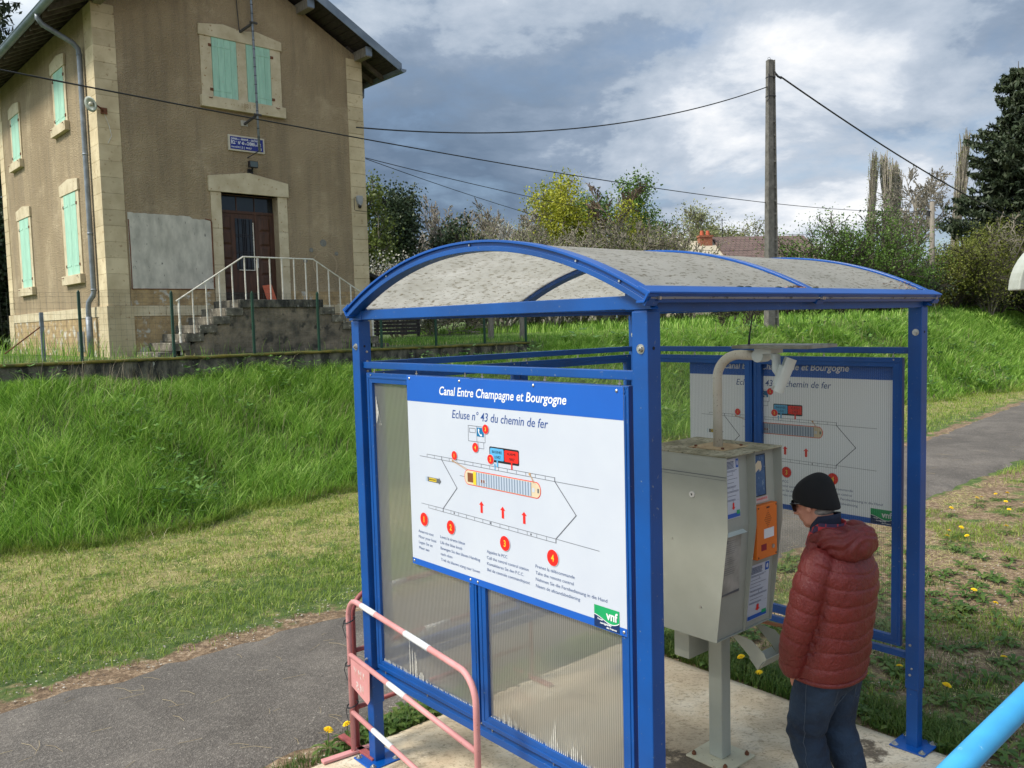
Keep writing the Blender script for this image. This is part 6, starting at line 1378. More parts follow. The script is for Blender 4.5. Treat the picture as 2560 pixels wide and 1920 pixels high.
b.tube([(-0.17, 0.76, 2.92), (-0.17, 0.76, 2.05)], 0.064, 16); b.each('pipe_collar', ZINC_D, d_, smooth=True)
hb_(MB().tube([(HWD+.81, 1.2, 8.84), (HWD+.80, 1.2, 8.62), (HWD+.66, 1.2, 8.50), (HWD+.25, 1.2, 8.46), (HWD+.09, 1.2, 8.40), (HWD+.09, 1.2, 2.1)], 0.05, 14), 'drain_pipe', ZINC_D, smooth=True)
hb_(MB().box((-0.045, 1.62, 2.18), (-0.031, 2.12, 2.62)), 'cellar_hatch', pm('hatch_grey', (0.22, 0.21, 0.20), (0.10, 0.09, 0.085), rough=0.9, vs=8))
# steps to the door
PK = -1.30
mb = MB(); hb_(MB().box((2.16, PK-0.03, 3.03), (4.12, -0.02, 3.20)), 'landing_slab', STONEM, bevel=0.015)
mb = MB(); LV = [3.03, 2.86, 2.69, 2.52, 2.345, 2.17]
for i, z in enumerate(LV):
    a = 2.18-0.285*(i+1); b = 4.10+0.285*(i+1)
    mb.box((a-0.03, PK-0.02, z-0.165), (a+0.34, -0.035, z)); mb.box((b-0.34, PK-0.02, z-0.165), (b+0.03, -0.035, z))
mb.each('step', pm('step_stone', (0.23, 0.205, 0.16), (0.075, 0.068, 0.056), rough=0.95, isl=0.35, vs=6, bs=20, bd=0.015, c3=(0.40, 0.38, 0.32), vs3=12), house, bevel=0.012)
hb_(MB().prism([(0.95, 1.95), (5.35, 1.95), (5.30, 2.20), (4.40, 2.80), (4.08, 3.028), (2.20, 3.028), (1.90, 2.80), (1.0, 2.20)], 1, PK+0.02, -0.04), 'stair_flank', pm('stair_flank_stone', (0.29, 0.235, 0.17), (0.085, 0.075, 0.06), rough=0.95, vs=3.0, bs=9, bd=0.05, bstr=0.9, c3=(0.055, 0.05, 0.042), vs3=5, lo3=0.56, hi3=0.66))
# handrail of the steps
rail = [(0.88, 3.17), (2.32, 4.09), (3.95, 4.09), (5.50, 3.17)]; yr = PK+0.05
def zrail(s): return float(np.interp(s, [p[0] for p in rail], [p[1] for p in rail]))
def zfoot(s):
    if s < 2.16: i = min(int((2.18-s)/0.285), 5); return LV[i]
    if s > 4.12: i = min(int((s-4.10)/0.285), 5); return LV[i]
    return 3.20
hr_ = hb_(MB().tube([(a, yr, b) for a, b in rail], 0.016, 8), 'handrail', WHITEP)
for i in range(17):
    s_ = 0.93+i*0.2825; f = zfoot(s_)-0.01 if 0 < i < 16 else 2.10
    b_ = MB()
    if i in (0, 16):
        z = f; seg_ = []
        prof_ = [(0, .030), (.06, .030), (.08, .018), (.2, .026), (.34, .020), (.38, .032), (.42, .020), (.55, .030), (.62, .018), (.8, .024), (1.0, .016)]
        b_.tube([(s_, yr, f+(zrail(s_)-f)*p) for p, _ in prof_], [r_ for _, r_ in prof_], 10)
    else: b_.box((s_-0.011, yr-0.011, f), (s_+0.011, yr+0.011, zrail(s_)-0.012))
    hb_(b_, 'baluster', WHITEP, hr_)
# roof tile leaning by the door
tl = MB(); 
for k in range(3): tl.box((-0.11+k*0.075, -0.012, 0), (-0.045+k*0.075, 0.006, 0.40)); tl.tube([(-0.115+k*0.075, -0.006, 0.0), (-0.115+k*0.075, -0.006, 0.40)], 0.012, 8)
for z in (0.05, 0.33): tl.box((-0.118, -0.018, z), (0.105, -0.0125, z+0.02))
to = tl.build('roof_tile', TILER, None, bevel=0.003); to.location = HO+HU*3.52+HN*(-0.10)+Vector((0, 0, 3.205)); to.rotation_euler = (R(-20), R(-7), A42)
tag(to, 'orange clay roof tile leaning against the foot of the house door', 'roof tile')
# retaining wall, mossy top, fence
rw = empty('retaining_wall', HO+HN*(-2.0), A42, 'low stained concrete retaining wall with mossy top at the foot of the garden', 'wall')
mb = MB(); xs_ = np.arange(-7, 9.95, 0.15); 
rings = [[Vector((x, -0.0-0.03*mnoise.noise((x*1.3, 1, 0)), 0.9)), Vector((x, -0.0-0.03*mnoise.noise((x*1.3, 2, 0))-0.01*mnoise.noise((x*5, 2, 0)), 1.9)), Vector((x, 0.0-0.02*mnoise.noise((x*2.3, 3, 0)), 2.06-0.003*x+0.015*mnoise.noise((x*2, 6, 0)))), Vector((x, 0.24, 2.07-0.003*x+0.015*mnoise.noise((x*2, 7, 0)))), Vector((x, 0.24, 0.9))] for x in xs_]
mb.loft(rings); mb.build('wall_body', STONEM, rw)
mb = MB(); rings = []
for x in np.arange(-7, 9.9, 0.1):
    a = 0.02*mnoise.noise((x*4, 1, 5)); h_ = 0.018+0.018*mnoise.noise((x*3, 2, 5)); t0 = 2.06-0.003*x
    rings.append([Vector((x, -0.035+a, t0-0.02-abs(a))), Vector((x, -0.025+a, t0+h_)), Vector((x, 0.08, t0+h_+0.012)), Vector((x, 0.2, t0+h_)), Vector((x, 0.22, t0-0.02))])
mb.loft(rings); mb.build('moss_cushion', MOSS, rw, smooth=True)
fe = empty('garden_fence', HO+HN*(-1.93), A42, 'green post and wire mesh fence along the top of the retaining wall', 'fence')
for s_ in (-5.6, -4.05, -2.5, -1.08, 0.54, 2.16, 3.64, 5.24, 6.80, 8.34, 9.78):
    MB().box((s_-0.022, 0.0, 2.0), (s_+0.022, 0.045, 3.30)).prism([(s_-0.022, 3.30), (s_+0.022, 3.30), (s_, 3.345)], 1, 0.0, 0.045).build('fence_post', FGREEN, fe)
mb = MB()
for z in (2.12, 2.22, 2.32, 2.42, 2.52, 2.62, 2.72, 2.82, 2.92, 3.02, 3.12, 3.22, 3.29):
    pts = [(x, -0.006+0.006*math.sin(x*2+z), z+0.008*math.sin(x*1.9+z*3)) for x in np.arange(-5.6, 9.85, 0.5)]; mb.tube(pts, 0.0016, 3, caps=False)
for x in np.arange(-5.6, 9.8, 0.10): mb.tube([(x, -0.006, 2.12), (x+0.01*math.sin(x*7), -0.004, 2.7), (x, -0.006, 3.29)], 0.0015, 3, caps=False)
mb.build('wire_mesh', WIREM, fe)
MB().tube([(-2.9, 0.03, 3.0), (-2.45, 0.03, 2.1)], 0.018, 6).build('brace', FGREEN, fe)
# old grey iron post with strut beside the house
ip = empty('iron_post', HO+HU*(-1.45)+HN*(-0.9), A42, 'short grey iron post with a rusty strut beside the drain pipe', 'post')
MB().box((-0.03, -0.03, 2.0), (0.03, 0.03, 2.98)).build('upright', ZINC_D, ip); MB().tube([(-0.02, 0, 2.72), (-0.62, 0, 2.25)], 0.014, 6).build('strut', RUST, ip)
# two grey timber posts behind the wall end
for i, (x, y, lb) in enumerate(((-0.55, 23.2, 'grey weathered timber post standing nearer the house, behind the end of the mossy wall'), (0.32, 23.4, 'grey weathered timber post standing farther from the house, behind the end of the mossy wall'))):
    mb = MB(); mb.tube([(0, 0, 1.9), (0.01, 0, 2.6), (0.0, 0, 3.35+0.1*i)], [0.085, 0.08, 0.075], 9); o = mb.build('timber_post', WOODG, None); o.location = (x, y, 0); tag(o, lb, 'post', 'timber posts behind the wall')
# annex behind the house
an = empty('outhouse', (-4.28, 25.4, 0), A42, 'small rendered outhouse with a dark sloping roof, just right of the big house', 'outhouse')
MB().box((-3.0, 0, 2.0), (0.12, 3.0, 3.98)).build('wall', pm('outhouse_render', (0.24, 0.22, 0.20), (0.17, 0.155, 0.14), rough=0.95, vs=3), an)
MB().prism([(-3.0, 5.0), (0.40, 3.93), (0.40, 4.03), (-3.0, 5.12)], 1, -0.25, 3.2).build('roof', pm('outhouse_roof', (0.035, 0.03, 0.03), rough=0.9), an)
MB().tube([(0.42, -0.25, 3.90), (0.42, 3.2, 3.90)], 0.05, 8).build('gutter', WHITEP, an)
sf = empty('slatted_fence', (-3.90, 26.5, 0), R(12), 'low dark slatted timber fence beyond the garden, right of the house', 'fence')
mb = MB()
for k in range(6): mb.box((-3.0, -0.02, 2.30+k*0.11), (1.05, 0.02, 2.39+k*0.11))
mb.build('slats', pm('slat_dark', (0.05, 0.04, 0.04), (0.028, 0.024, 0.026), rough=0.85, vs=9), sf)
for x in (-2.95, -1.6, -0.3, 1.0): MB().box((x-0.05, 0.021, 1.9), (x+0.05, 0.10, 3.0)).build('fence_post', WOODD, sf)
# ---------------------------------------------------------------- trees
def quads_mesh(name, P, Nn, size, mat, asp=0.6, seed=1, parent=None, droop=0.0):
    """leaf-sized diamonds at P"""
    g = np.random.default_rng(seed); n = len(P); P = np.asarray(P, dtype=float)
    a = g.normal(size=(n, 3)); a[:, 2] -= droop; a /= np.linalg.norm(a, axis=1)[:, None]
    b = np.cross(a, g.normal(size=(n, 3))); b /= np.linalg.norm(b, axis=1)[:, None]
    s = (size*g.uniform(0.6, 1.4, n))[:, None]
    V = np.stack([P-a*s*0.5, P+b*s*asp*0.5, P+a*s*0.5, P-b*s*asp*0.5], 1).reshape(-1, 3)
    me = bpy.data.meshes.new(name); me.vertices.add(n*4); me.vertices.foreach_set('co', V.reshape(-1))
    me.loops.add(n*4); me.loops.foreach_set('vertex_index', np.arange(n*4, dtype=np.int32)); me.polygons.add(n); me.polygons.foreach_set('loop_start', (np.arange(n)*4).astype(np.int32))
    me.update(calc_edges=True); me.materials.append(mat); return link(name, me, parent)
def grow(rr, p, d, L_, r_, lev, P, segs, tips):
    n = P['seg'][min(lev, len(P['seg'])-1)]; pts = [p.copy()]; rs = [r_]; q = p.copy(); dd = d.copy(); end = P.get('taper', 0.45) if lev < P['lv'] else 0.6
    for i in range(n):
        dd = (dd+Vector((rr.gauss(0, 1), rr.gauss(0, 1), rr.gauss(0, 1)))*P['wob']+Vector((0, 0, P['up'][min(lev, len(P['up'])-1)]))).normalized()
        q = q+dd*(L_/n); pts.append(q.copy()); rs.append(r_*(1-(1-end)*(i+1)/n))
    segs.append((pts, rs, lev))
    if lev >= P['lv']: tips.append((pts[-1], dd, pts)); return
    k = P['kids'][min(lev, len(P['kids'])-1)]; s0 = P['start'] if lev == 0 else 0.25
    for j in range(k):
        t = s0+(1-s0)*(j+rr.random()*0.8)/k; t = min(t, 0.999); f = t*n; i = int(f); b = pts[i].lerp(pts[min(i+1, n)], f-i)
        loc = (pts[min(i+1, n)]-pts[i]).normalized(); az = rr.uniform(0, 2*math.pi); o = loc.orthogonal().normalized(); o = Matrix.Rotation(az, 3, loc) @ o
        ang = P['ang'][min(lev, len(P['ang'])-1)]*rr.uniform(0.75, 1.25); nd = (loc*math.cos(ang)+o*math.sin(ang)).normalized()
        shape = P['shape'](t) if lev == 0 else 1-0.45*t
        grow(rr, b, nd, L_*P['ratio'][min(lev, len(P['ratio'])-1)]*shape*rr.uniform(0.75, 1.2), max(rs[i]*P.get('rr', 0.55), P['rmin']), lev+1, P, segs, tips)
def tree(name, x, y, z0, H, spread, bark, leafm, P, seed, label, cat='tree', group=None, leaves=0, lsize=0.15, lspread=0.3, along=True, extra=None):
    if cat == 'tree' and name != 'poplar': spread *= 1.35
    root = empty(name, (x, y, z0), random.Random(seed).uniform(0, 6), label, cat, group)
    P = dict(P, rmin=max(P['rmin'], 0.00052*y)); nst = P.get('stems', 1)
    na = 2 if P.get('adapt', True) else 1
    for attempt in range(na):
        rr = random.Random(seed+100*attempt); segs, tips = [], []
        for s_ in range(nst):
            a = rr.uniform(0, 6.28); lean = P.get('lean', 0.05)*(1 if nst == 1 else rr.uniform(0.3, 1.3)); d = Vector((math.cos(a)*lean, math.sin(a)*lean, 1)).normalized()
            base = Vector((math.cos(a)*0.15*(nst > 1), math.sin(a)*0.15*(nst > 1), -0.3))
            grow(rr, base, d, H*P.get('tl', 0.9)*(rr.uniform(0.6, 1.0) if nst > 1 else 1), P['r0']*H, 0, P, segs, tips)
        mb = MB(); tw = MB()
        top = max(p.z for pts, _, _ in segs for p in pts); k = H/top
        tr_ = sorted(math.hypot(tp.x, tp.y) for tp, _, _ in tips); wd = tr_[int(len(tr_)*0.84)]; kx = min(spread/max(wd, 0.01), 1.8)
        if attempt == na-1: break
        f_ = min(max(kx/k, 0.45), 1.5); P['ratio'] = [P['ratio'][0]*f_]+list(P['ratio'][1:])      # shorter or longer side limbs instead of squeezing the crown
        if nst > 1: P['lean'] = P['lean']*min(max(f_, 0.5), 1.4)
    def sc_(p): return Vector((p.x*(kx if P.get('fit', True) else 1), p.y*(kx if P.get('fit', True) else 1), p.z*k))
    for pts, rs, lev in segs:
        q = [sc_(p) for p in pts]; (mb if lev <= 1 else tw).tube(q, rs, 6 if lev == 0 else (4 if lev == 1 else 3), caps=False)
    mb.build('trunk', bark, root, smooth=True)
    if leaves or tw.v:
        crown = tw.build('branches' if leaves else 'crown', bark, root) if tw.v else None
    if leaves:
        g = np.random.default_rng(seed); pool = []
        for tp, dd, pts in tips: pool += [sc_(p) for p in (pts[1:] if along else pts[-1:])]
        pool = np.array([tuple(p) for p in pool]); idx = g.integers(0, len(pool), leaves); cl = g.normal(size=(leaves, 3))*lspread
        keep = 0.75+0.5*np.sin(pool[idx][:, 0]*2.1+seed)*np.sin(pool[idx][:, 2]*1.7+seed*2)*np.sin(pool[idx][:, 1]*1.9)
        idx = idx[g.uniform(0, 1, leaves) < keep+0.2]; Pp = pool[idx]+cl[:len(idx)]; Pp = Pp[Pp[:, 2] > 0.05]
        quads_mesh('crown', Pp, None, lsize, leafm, 0.62, seed, root)
    return root
dome = lambda t: 0.55+0.9*math.sin(math.pi*min(1, t*0.95+0.08))*0.6
BARE = dict(lv=3, seg=[7, 5, 4, 3], wob=0.12, up=[0.05, 0.05, 0.03, 0.02], kids=[16, 10, 9], start=0.28, ang=[0.85, 0.7, 0.65], ratio=[0.50, 0.50, 0.48], shape=lambda t: 1.12-0.25*t, r0=0.015, rmin=0.018, rr=0.55, lean=0.06)
BARE4 = dict(BARE, lv=4, kids=[15, 9, 6, 5], ratio=[0.50, 0.52, 0.5, 0.5], rmin=0.019)
SHR = dict(BARE, stems=9, lean=0.55, kids=[6, 6, 4], start=0.2, lv=3, r0=0.008, ratio=[0.45, 0.5, 0.5], ang=[0.6, 0.6, 0.6], up=[0.08, 0.05, 0.03, 0], fit=True)
POP = dict(BARE, adapt=False, lv=2, kids=[80, 9], start=0.10, ang=[0.30, 0.28], ratio=[0.30, 0.42], up=[0.02, 0.22, 0.22], shape=lambda t: 0.5+0.9*math.sin(math.pi*min(1, t*0.9+0.15)), r0=0.009, rmin=0.034, wob=0.05, seg=[10, 4, 3], tl=1.0)
UPR = dict(BARE4, ang=[0.6, 0.55, 0.55, 0.5], up=[0.06, 0.07, 0.05, 0.04], shape=lambda t: 1.1-0.3*t, start=0.2)
GZ = 2.35
tree('leafy_tree', -5.75, 34.0, GZ, 6.1, 0.62, BARK, L_OLIVE, dict(SHR, stems=6, lean=0.22), 11, 'olive green young tree tight against the right wall of the big house', leaves=9000, lsize=0.14, lspread=0.26)
tree('flowering_shrub', -4.45, 33.0, GZ, 2.7, 1.2, BARKR, L_BLOSSOM, SHR, 12, 'low flowering shrub with pale blossom below the ivy dark tree', 'shrub', leaves=9880, lsize=0.095, lspread=0.375)
tree('ivy_clad_tree', -5.1, 40.0, GZ, 6.9, 0.80, BARKD, L_DARK, dict(UPR, stems=3, lean=0.15), 13, 'dark upright ivy covered tree between the big house and the pale bare tree', leaves=18050, lsize=0.142, lspread=0.325)
tree('bare_tree', -3.9, 42.0, GZ, 6.9, 1.75, BARKP, None, dict(BARE4, start=0.1), 14, 'pale leafless tree right of the dark ivy covered tree')
tree('evergreen_shrub', -2.0, 42.0, GZ, 5.2, 1.15, BARKD, L_DARK, dict(SHR, stems=6, lean=0.35), 15, 'small dark evergreen with ragged leaves just left of the shelter roof top', 'shrub', leaves=7980, lsize=0.190, lspread=0.300)
tree('bare_tree', -0.2, 50.0, GZ, 7.7, 2.8, BARK, L_PALE, dict(UPR, stems=3, lean=0.3), 16, 'wide grey leafless tree with upswept limbs behind the top of the shelter roof', leaves=1710, lsize=0.095, lspread=0.375)
tree('birch', 0.05, 48.0, GZ, 5.9, 0.85, BARKB, None, dict(BARE, start=0.3, r0=0.020), 17, 'white stemmed birch in front of the wide grey leafless tree')
tree('bare_tree', 1.75, 54.0, GZ, 8.3, 1.5, BARK, None, UPR, 18, 'narrow leafless tree just left of the bright yellow-green maple')
tree('maple', 3.05, 50.0, GZ, 8.2, 1.75, BARK, L_YELLOW, dict(BARE, kids=[9, 6, 5]), 19, 'maple in bright yellow-green young leaf', leaves=11780, lsize=0.162, lspread=0.350)
tree('bare_tree', 5.35, 52.0, GZ, 8.9, 1.9, BARKR, None, dict(UPR, start=0.22), 20, 'tall leafless tree with upright twigs between the yellow maple and the tall green tree')
tree('leafy_tree', 7.1, 50.0, GZ, 6.9, 1.0, BARK, L_YELLOW, dict(BARE, kids=[6, 5, 4]), 21, 'slender tree with sparse yellow leaf tufts, left of the tall green tree', leaves=1710, lsize=0.152, lspread=0.375)
tree('leafy_tree', 9.7, 60.0, GZ, 9.9, 2.7, BARK, L_GREEN, dict(BARE, kids=[10, 6, 5], shape=lambda t: 0.9), 22, 'tallest green leafy tree in the middle of the tree line', leaves=15580, lsize=0.180, lspread=0.413)
tree('leafy_tree', 12.5, 61.0, GZ, 8.3, 1.6, BARK, L_PALE, BARE, 23, 'pale green tree leaning on the right side of the tallest green tree', leaves=6840, lsize=0.152, lspread=0.413)
tree('thicket_shrub', 8.7, 47.0, GZ, 5.6, 1.8, BARKR, L_BROWN, dict(SHR, stems=12), 24, 'reddish brown twiggy shrub in front of the tallest green tree', 'shrub', leaves=4940, lsize=0.104, lspread=0.312)
tree('willow', 18.9, 75.0, GZ, 9.4, 2.6, BARK, L_WILLOW, dict(SHR, stems=9, lean=0.4), 25, 'yellow-green willow behind the brick chimney', leaves=9880, lsize=0.190, lspread=0.500)
tree('leafy_tree', 22.9, 80.0, GZ, 8.4, 1.7, BARK, L_PALE, BARE, 26, 'faint pale green tree showing just left of the concrete pole', leaves=4940, lsize=0.190, lspread=0.500)
tree('bare_tree', 27.4, 80.0, GZ, 8.1, 1.9, BARKP, L_PALE, BARE, 27, 'faint leafless tree showing just right of the concrete pole above the tiled roof', leaves=1330, lsize=0.152, lspread=0.375)
for i, (x, y, H_, w_, lb) in enumerate(((46.9, 110, 21.6, 1.0, 'leftmost tall columnar poplar above the big green bush'), (49.4, 110, 21.6, 1.05, 'second tall columnar poplar from the left, middle of three'), (51.7, 112, 21.0, 1.05, 'third columnar poplar, touching the round bare tree'), (52.9, 100, 21.8, 1.1, 'lone columnar poplar against the left side of the big spruce'))):
    tree('poplar', x, y, 2.2, H_, w_, BARKP, L_PALE, POP, 30+i, lb, leaves=1500, lsize=0.16, lspread=0.25, group='columnar poplars on the skyline')
tree('bare_tree', 40.7, 85.0, 2.3, 15.9, 3.7, BARK, None, dict(BARE4, kids=[18, 9, 7, 4], start=0.35, rmin=0.036, up=[0.03, 0.02, 0.0, 0.0], ang=[0.95, 0.75, 0.7, 0.7]), 35, 'large rounded leafless tree between the poplars and the big spruce')
def bush(name, x, y, z0, H_, w_, leafm, bark, n, seed, label, ls=0.10, stems=14, lean=0.5, cat='bush', sp=0.28, P=SHR): return tree(name, x, y, z0, H_, w_, bark, leafm, dict(P, stems=stems, lean=lean), seed, label, cat, leaves=n, lsize=ls, lspread=sp)
bush('big_bush', 15.9, 39.0, 2.3, 5.5, 2.7, L_GREEN, BARKD, 26000, 41, 'large loose green bush behind the right end of the shelter roof', 0.095, 16, 0.45)
bush('big_bush', 18.2, 41.0, 2.3, 4.3, 2.3, L_GREEN, BARKD, 21000, 42, 'dark green bush filling the gap behind the wooden pole, right of the largest bush', 0.10, 16, 0.5)
bush('big_bush', 13.3, 40.0, 2.3, 3.1, 1.7, L_GREEN, BARKD, 14000, 43, 'low bright green bush at the foot of the tiled roof, left of the largest bush', 0.09, 14, 0.5)
bush('willow_bush', 24.0, 46.0, 2.4, 4.4, 2.3, L_WILLOW, BARKD, 28500, 44, 'yellowish twiggy willow bush just right of the wooden pole', 0.09, 18, 0.4)
bush('willow_bush', 27.8, 48.0, 2.4, 5.4, 2.6, L_WILLOW, BARKD, 34200, 45, 'taller yellowish willow bush below the big spruce', 0.10, 18, 0.4)
bush('willow_bush', 31.0, 50.0, 2.4, 4.6, 2.4, L_OLIVE, BARKD, 22800, 46, 'olive willow bush at the right edge below the big spruce', 0.10, 16, 0.4)
tree('bare_shrub', 26.5, 46.5, 2.4, 5.6, 2.0, BARK, None, dict(SHR, stems=10, lean=0.35, kids=[5, 4, 3], rmin=0.010), 47, 'pale leafless shrub with long rising stems over the willow bushes', 'shrub')
bush('dark_hedge_bush', 20.4, 44.5, 2.3, 2.9, 1.9, L_DARK, BARKD, 12000, 48, 'dark low bush between the wooden pole foot and the green bushes', 0.11, 12, 0.6)
bush('dark_hedge_bush', 26.0, 50.5, 2.3, 3.0, 3.6, L_DARK, BARKD, 15000, 49, 'dark undergrowth behind the yellowish willow bushes', 0.14, 14, 0.6)
bush('dark_hedge_bush', 32.5, 52.0, 2.3, 3.3, 3.6, L_DARK, BARKD, 15000, 50, 'dark undergrowth at the far right foot of the spruce', 0.14, 14, 0.6)
# hedge line behind the shelter
HEDGE = [(-3.2, 37.0, 2.2, 2.2), (-0.6, 38.0, 4.4, 2.0), (2.0, 38.5, 4.9, 1.9), (4.4, 39.0, 4.8, 1.9), (6.6, 39.5, 5.0, 1.9), (8.4, 40.0, 4.5, 1.7), (11.0, 40.5, 2.9, 1.5), (-1.8, 43.0, 4.6, 2.0), (1.0, 43.5, 5.6, 2.0), (3.6, 44.0, 5.4, 2.0), (6.2, 44.5, 6.0, 2.0)]
HL = ['low brown hedge bush beside the outhouse and slatted fence', 'twiggy low hedge bush below the wide grey leafless tree', 'hedge bush below the narrow leafless tree', 'hedge bush right below the yellow maple', 'hedge bush below the tall leafless tree', 'hedge bush below the tallest green tree', 'last hedge bush before the brick chimney and tiled roof',
      'taller twiggy bush behind the hedge at the dark evergreen', 'taller bush behind the hedge at the white birch', 'taller bush behind the hedge at the yellow maple', 'tallest bush of the hedge, left of the reddish brown shrub']
for i, ((x, y, H_, w_), lb) in enumerate(zip(HEDGE, HL)):
    tree('hedge_bush', x, y, 2.25, H_, w_, BARK, (L_OLIVE, L_WILLOW, L_PALE)[i % 3], dict(SHR, stems=12, lean=0.6, kids=[9, 7, 5], rmin=0.013), 60+i, lb, 'bush', 'hedge bushes behind the shelter', leaves=5200, lsize=0.09, lspread=0.25)
tree('thorn_bush', 7.7, 28.5, 2.05, 1.2, 0.7, BARKD, L_OLIVE, dict(SHR, stems=9, lean=0.5, kids=[4, 4, 3]), 80, 'small dark twiggy bush left of the concrete pole foot, under the roof edge', 'bush', leaves=950, lsize=0.048, lspread=0.125)
# spruce, conifers: whorls of drooping boughs hung with needle clumps
def conifer(name, x, y, z0, H_, w_, seed, label, n=26, dens=1.0, cs=0.42, power=0.8):
    rr = random.Random(seed); root = empty(name, (x, y, z0), 0, label, 'tree'); g = np.random.default_rng(seed)
    MB().tube([(0, 0, -0.3), (0.1, 0, H_*0.5), (0, 0, H_)], [H_*0.018, H_*0.012, 0.02], 8).build('trunk', BARKD, root, smooth=True)
    br = MB(); P_ = []
    z = H_*0.04
    while z < H_*0.985:
        f = z/H_; L0 = w_*((1-f)**power)*(0.9+0.25*math.sin(f*23+seed))+0.15; k = 7 if f < 0.8 else 5
        for j in range(k):
            a = rr.uniform(0, 6.28); L_ = L0*rr.uniform(0.62, 1.12); d = Vector((math.cos(a), math.sin(a), 0)); dz = -0.12-0.25*(1-f)
            pts = [Vector((0, 0, z))+d*L_*t+Vector((0, 0, L_*(dz*t*1.2+0.30*t*t))) for t in (0, 0.25, 0.5, 0.75, 1.0)]
            br.tube(pts, [0.05*(1-f)+0.012, 0.03, 0.02, 0.012, 0.005], 4, caps=False)
            m_ = int((L_*15+5)*dens)
            for q in range(m_):
                t = rr.uniform(0.12, 1.0); i_ = min(int(t*4), 3); p = pts[i_].lerp(pts[i_+1], t*4-i_); wv = L_*0.17*(1.05-t)+0.12
                sd_ = Vector((-d.y, d.x, 0))*rr.gauss(0, wv); P_.append(tuple(p+sd_+Vector((0, 0, -abs(rr.gauss(0, 0.16))-0.15*sd_.length))))
        z += H_/n/1.6*rr.uniform(0.7, 1.3)
    br.build('boughs', BARKD, root); quads_mesh('crown', P_, None, cs, L_SPRUCE, 0.34, seed, root, droop=0.9); return root
conifer('spruce', 37.2, 62.0, 2.3, 18.2, 7.3, 5, 'huge dark spruce towering at the right edge', n=36, dens=3.6, cs=0.40)
conifer('conifer', -20.3, 33.0, 2.3, 18.5, 4.6, 6, 'tall dark conifer rising behind the left eaves of the house', n=30, dens=2.0, cs=0.34)
conifer('conifer', -21.0, 29.5, 2.1, 8.0, 3.2, 7, 'dark conifer at the far left edge behind the corner of the house', n=22, dens=2.0, cs=0.30)
tree('ivy_clad_tree', -18.6, 33.5, 2.2, 6.6, 2.2, BARKD, L_DARK, dict(SHR, stems=9), 90, 'dark shrubby tree beside the far left corner of the house', leaves=22800, lsize=0.152, lspread=0.375)
# far wood closing the horizon
g = np.random.default_rng(3); P_ = []
for i in range(360):
    a = R(38)+R(104)*i/360; d = 150+40*g.random(); hh = 6+5*g.random()+2*math.sin(i*0.13); c = np.array([d*math.cos(a), d*math.sin(a), 1.0]); k = 190
    q = g.normal(size=(k, 3)); q /= np.linalg.norm(q, axis=1)[:, None]; q *= g.uniform(0.35, 1, (k, 1))**0.5; P_.append(c+q*np.array([4.5, 4.5, hh*0.62])+np.array([0, 0, hh*0.4]))
fo = quads_mesh('far_wood', np.concatenate(P_), None, 0.9, leafmat('far_wood_green', [(0.05, 0.06, 0.035), (0.09, 0.10, 0.055), (0.14, 0.145, 0.09)], trans=0.1), 0.7, 5, None)
tag(fo, 'low far wood along the horizon', kind='stuff')

# ---------------------------------------------------------------- poles and cables
pb = empty('concrete_pole', (8.58, 27.6, 1.6), R(16), 'tall tapering concrete utility pole with cast footholds, behind the shelter', 'utility pole')
H_ = 9.18; mb = MB()
def pr(z): k = 1-0.42*z/H_; return 0.20*k+0.005, 0.145*k
def ring_(z):
    a, b = pr(z); w = 0.055*(1-0.35*z/H_)
    return [Vector((-a, -b, z)), Vector((a*0.25, -b, z)), Vector((a*0.25, -b+w, z)), Vector((a*0.78, -b+w, z)), Vector((a*0.78, -b, z)), Vector((a, -b, z)), Vector((a, b, z)), Vector((-a, b, z))]
mb.loft([ring_(z) for z in np.linspace(-0.4, H_, 14)]); mb.build('shaft', CONC, pb, bevel=0.006)
mb = MB()
for i in range(17):
    z = 0.9+i*0.42
    if z > 7.6: break
    a, b = pr(z); mb.box((a*0.25, -b+0.004, z), (a*0.80, -b+0.07, z+0.06))
mb.each('foothold', CONC, pb)
mb = MB()
for z in (8.62, 8.02): a, b = pr(z); mb.box((-a-0.006, -b-0.006, z), (a+0.006, b+0.006, z+0.03))
mb.tube([(0.10, -0.05, 8.80), (0.22, -0.08, 8.66), (0.34, -0.10, 8.60)], 0.035, 8).tube([(-0.13, -0.10, 8.72), (-0.16, -0.14, 8.3), (-0.13, -0.12, 7.95), (-0.2, -0.1, 7.85)], 0.018, 6).tube([(0.12, -0.02, 8.70), (0.12, -0.02, 8.82)], 0.05, 8)
mb.tube([(-0.10, 0, H_), (-0.10, 0, H_+0.06), (-0.05, 0, H_+0.09), (0, 0, H_+0.06), (0, 0, H_)], 0.006, 5); mb.build('cable_clamps', CABLE, pb)
pw = empty('wooden_pole', (22.55, 45.0, 2.1), 0, 'weathered wooden utility pole at the bushes, with an iron stay tube', 'utility pole')
MB().tube([(0, 0, -0.3), (0.03, 0, 3), (0.0, 0, 6.32)], [0.15, 0.135, 0.115], 12).build('shaft', WOODG, pw, smooth=True)
MB().tube([(0.19, 0, 0), (0.19, 0, 2.2)], 0.022, 6).build('stay_tube', WHITEP, pw); MB().tube([(-0.26, 0, 5.80), (0.10, 0, 5.80)], 0.05, 8).tube([(-0.20, 0, 5.55), (-0.20, 0, 5.78)], 0.07, 8).tube([(0, 0, 6.32), (0, 0, 6.37)], [0.12, 0.02], 8).build('insulator', CABLE, pw)
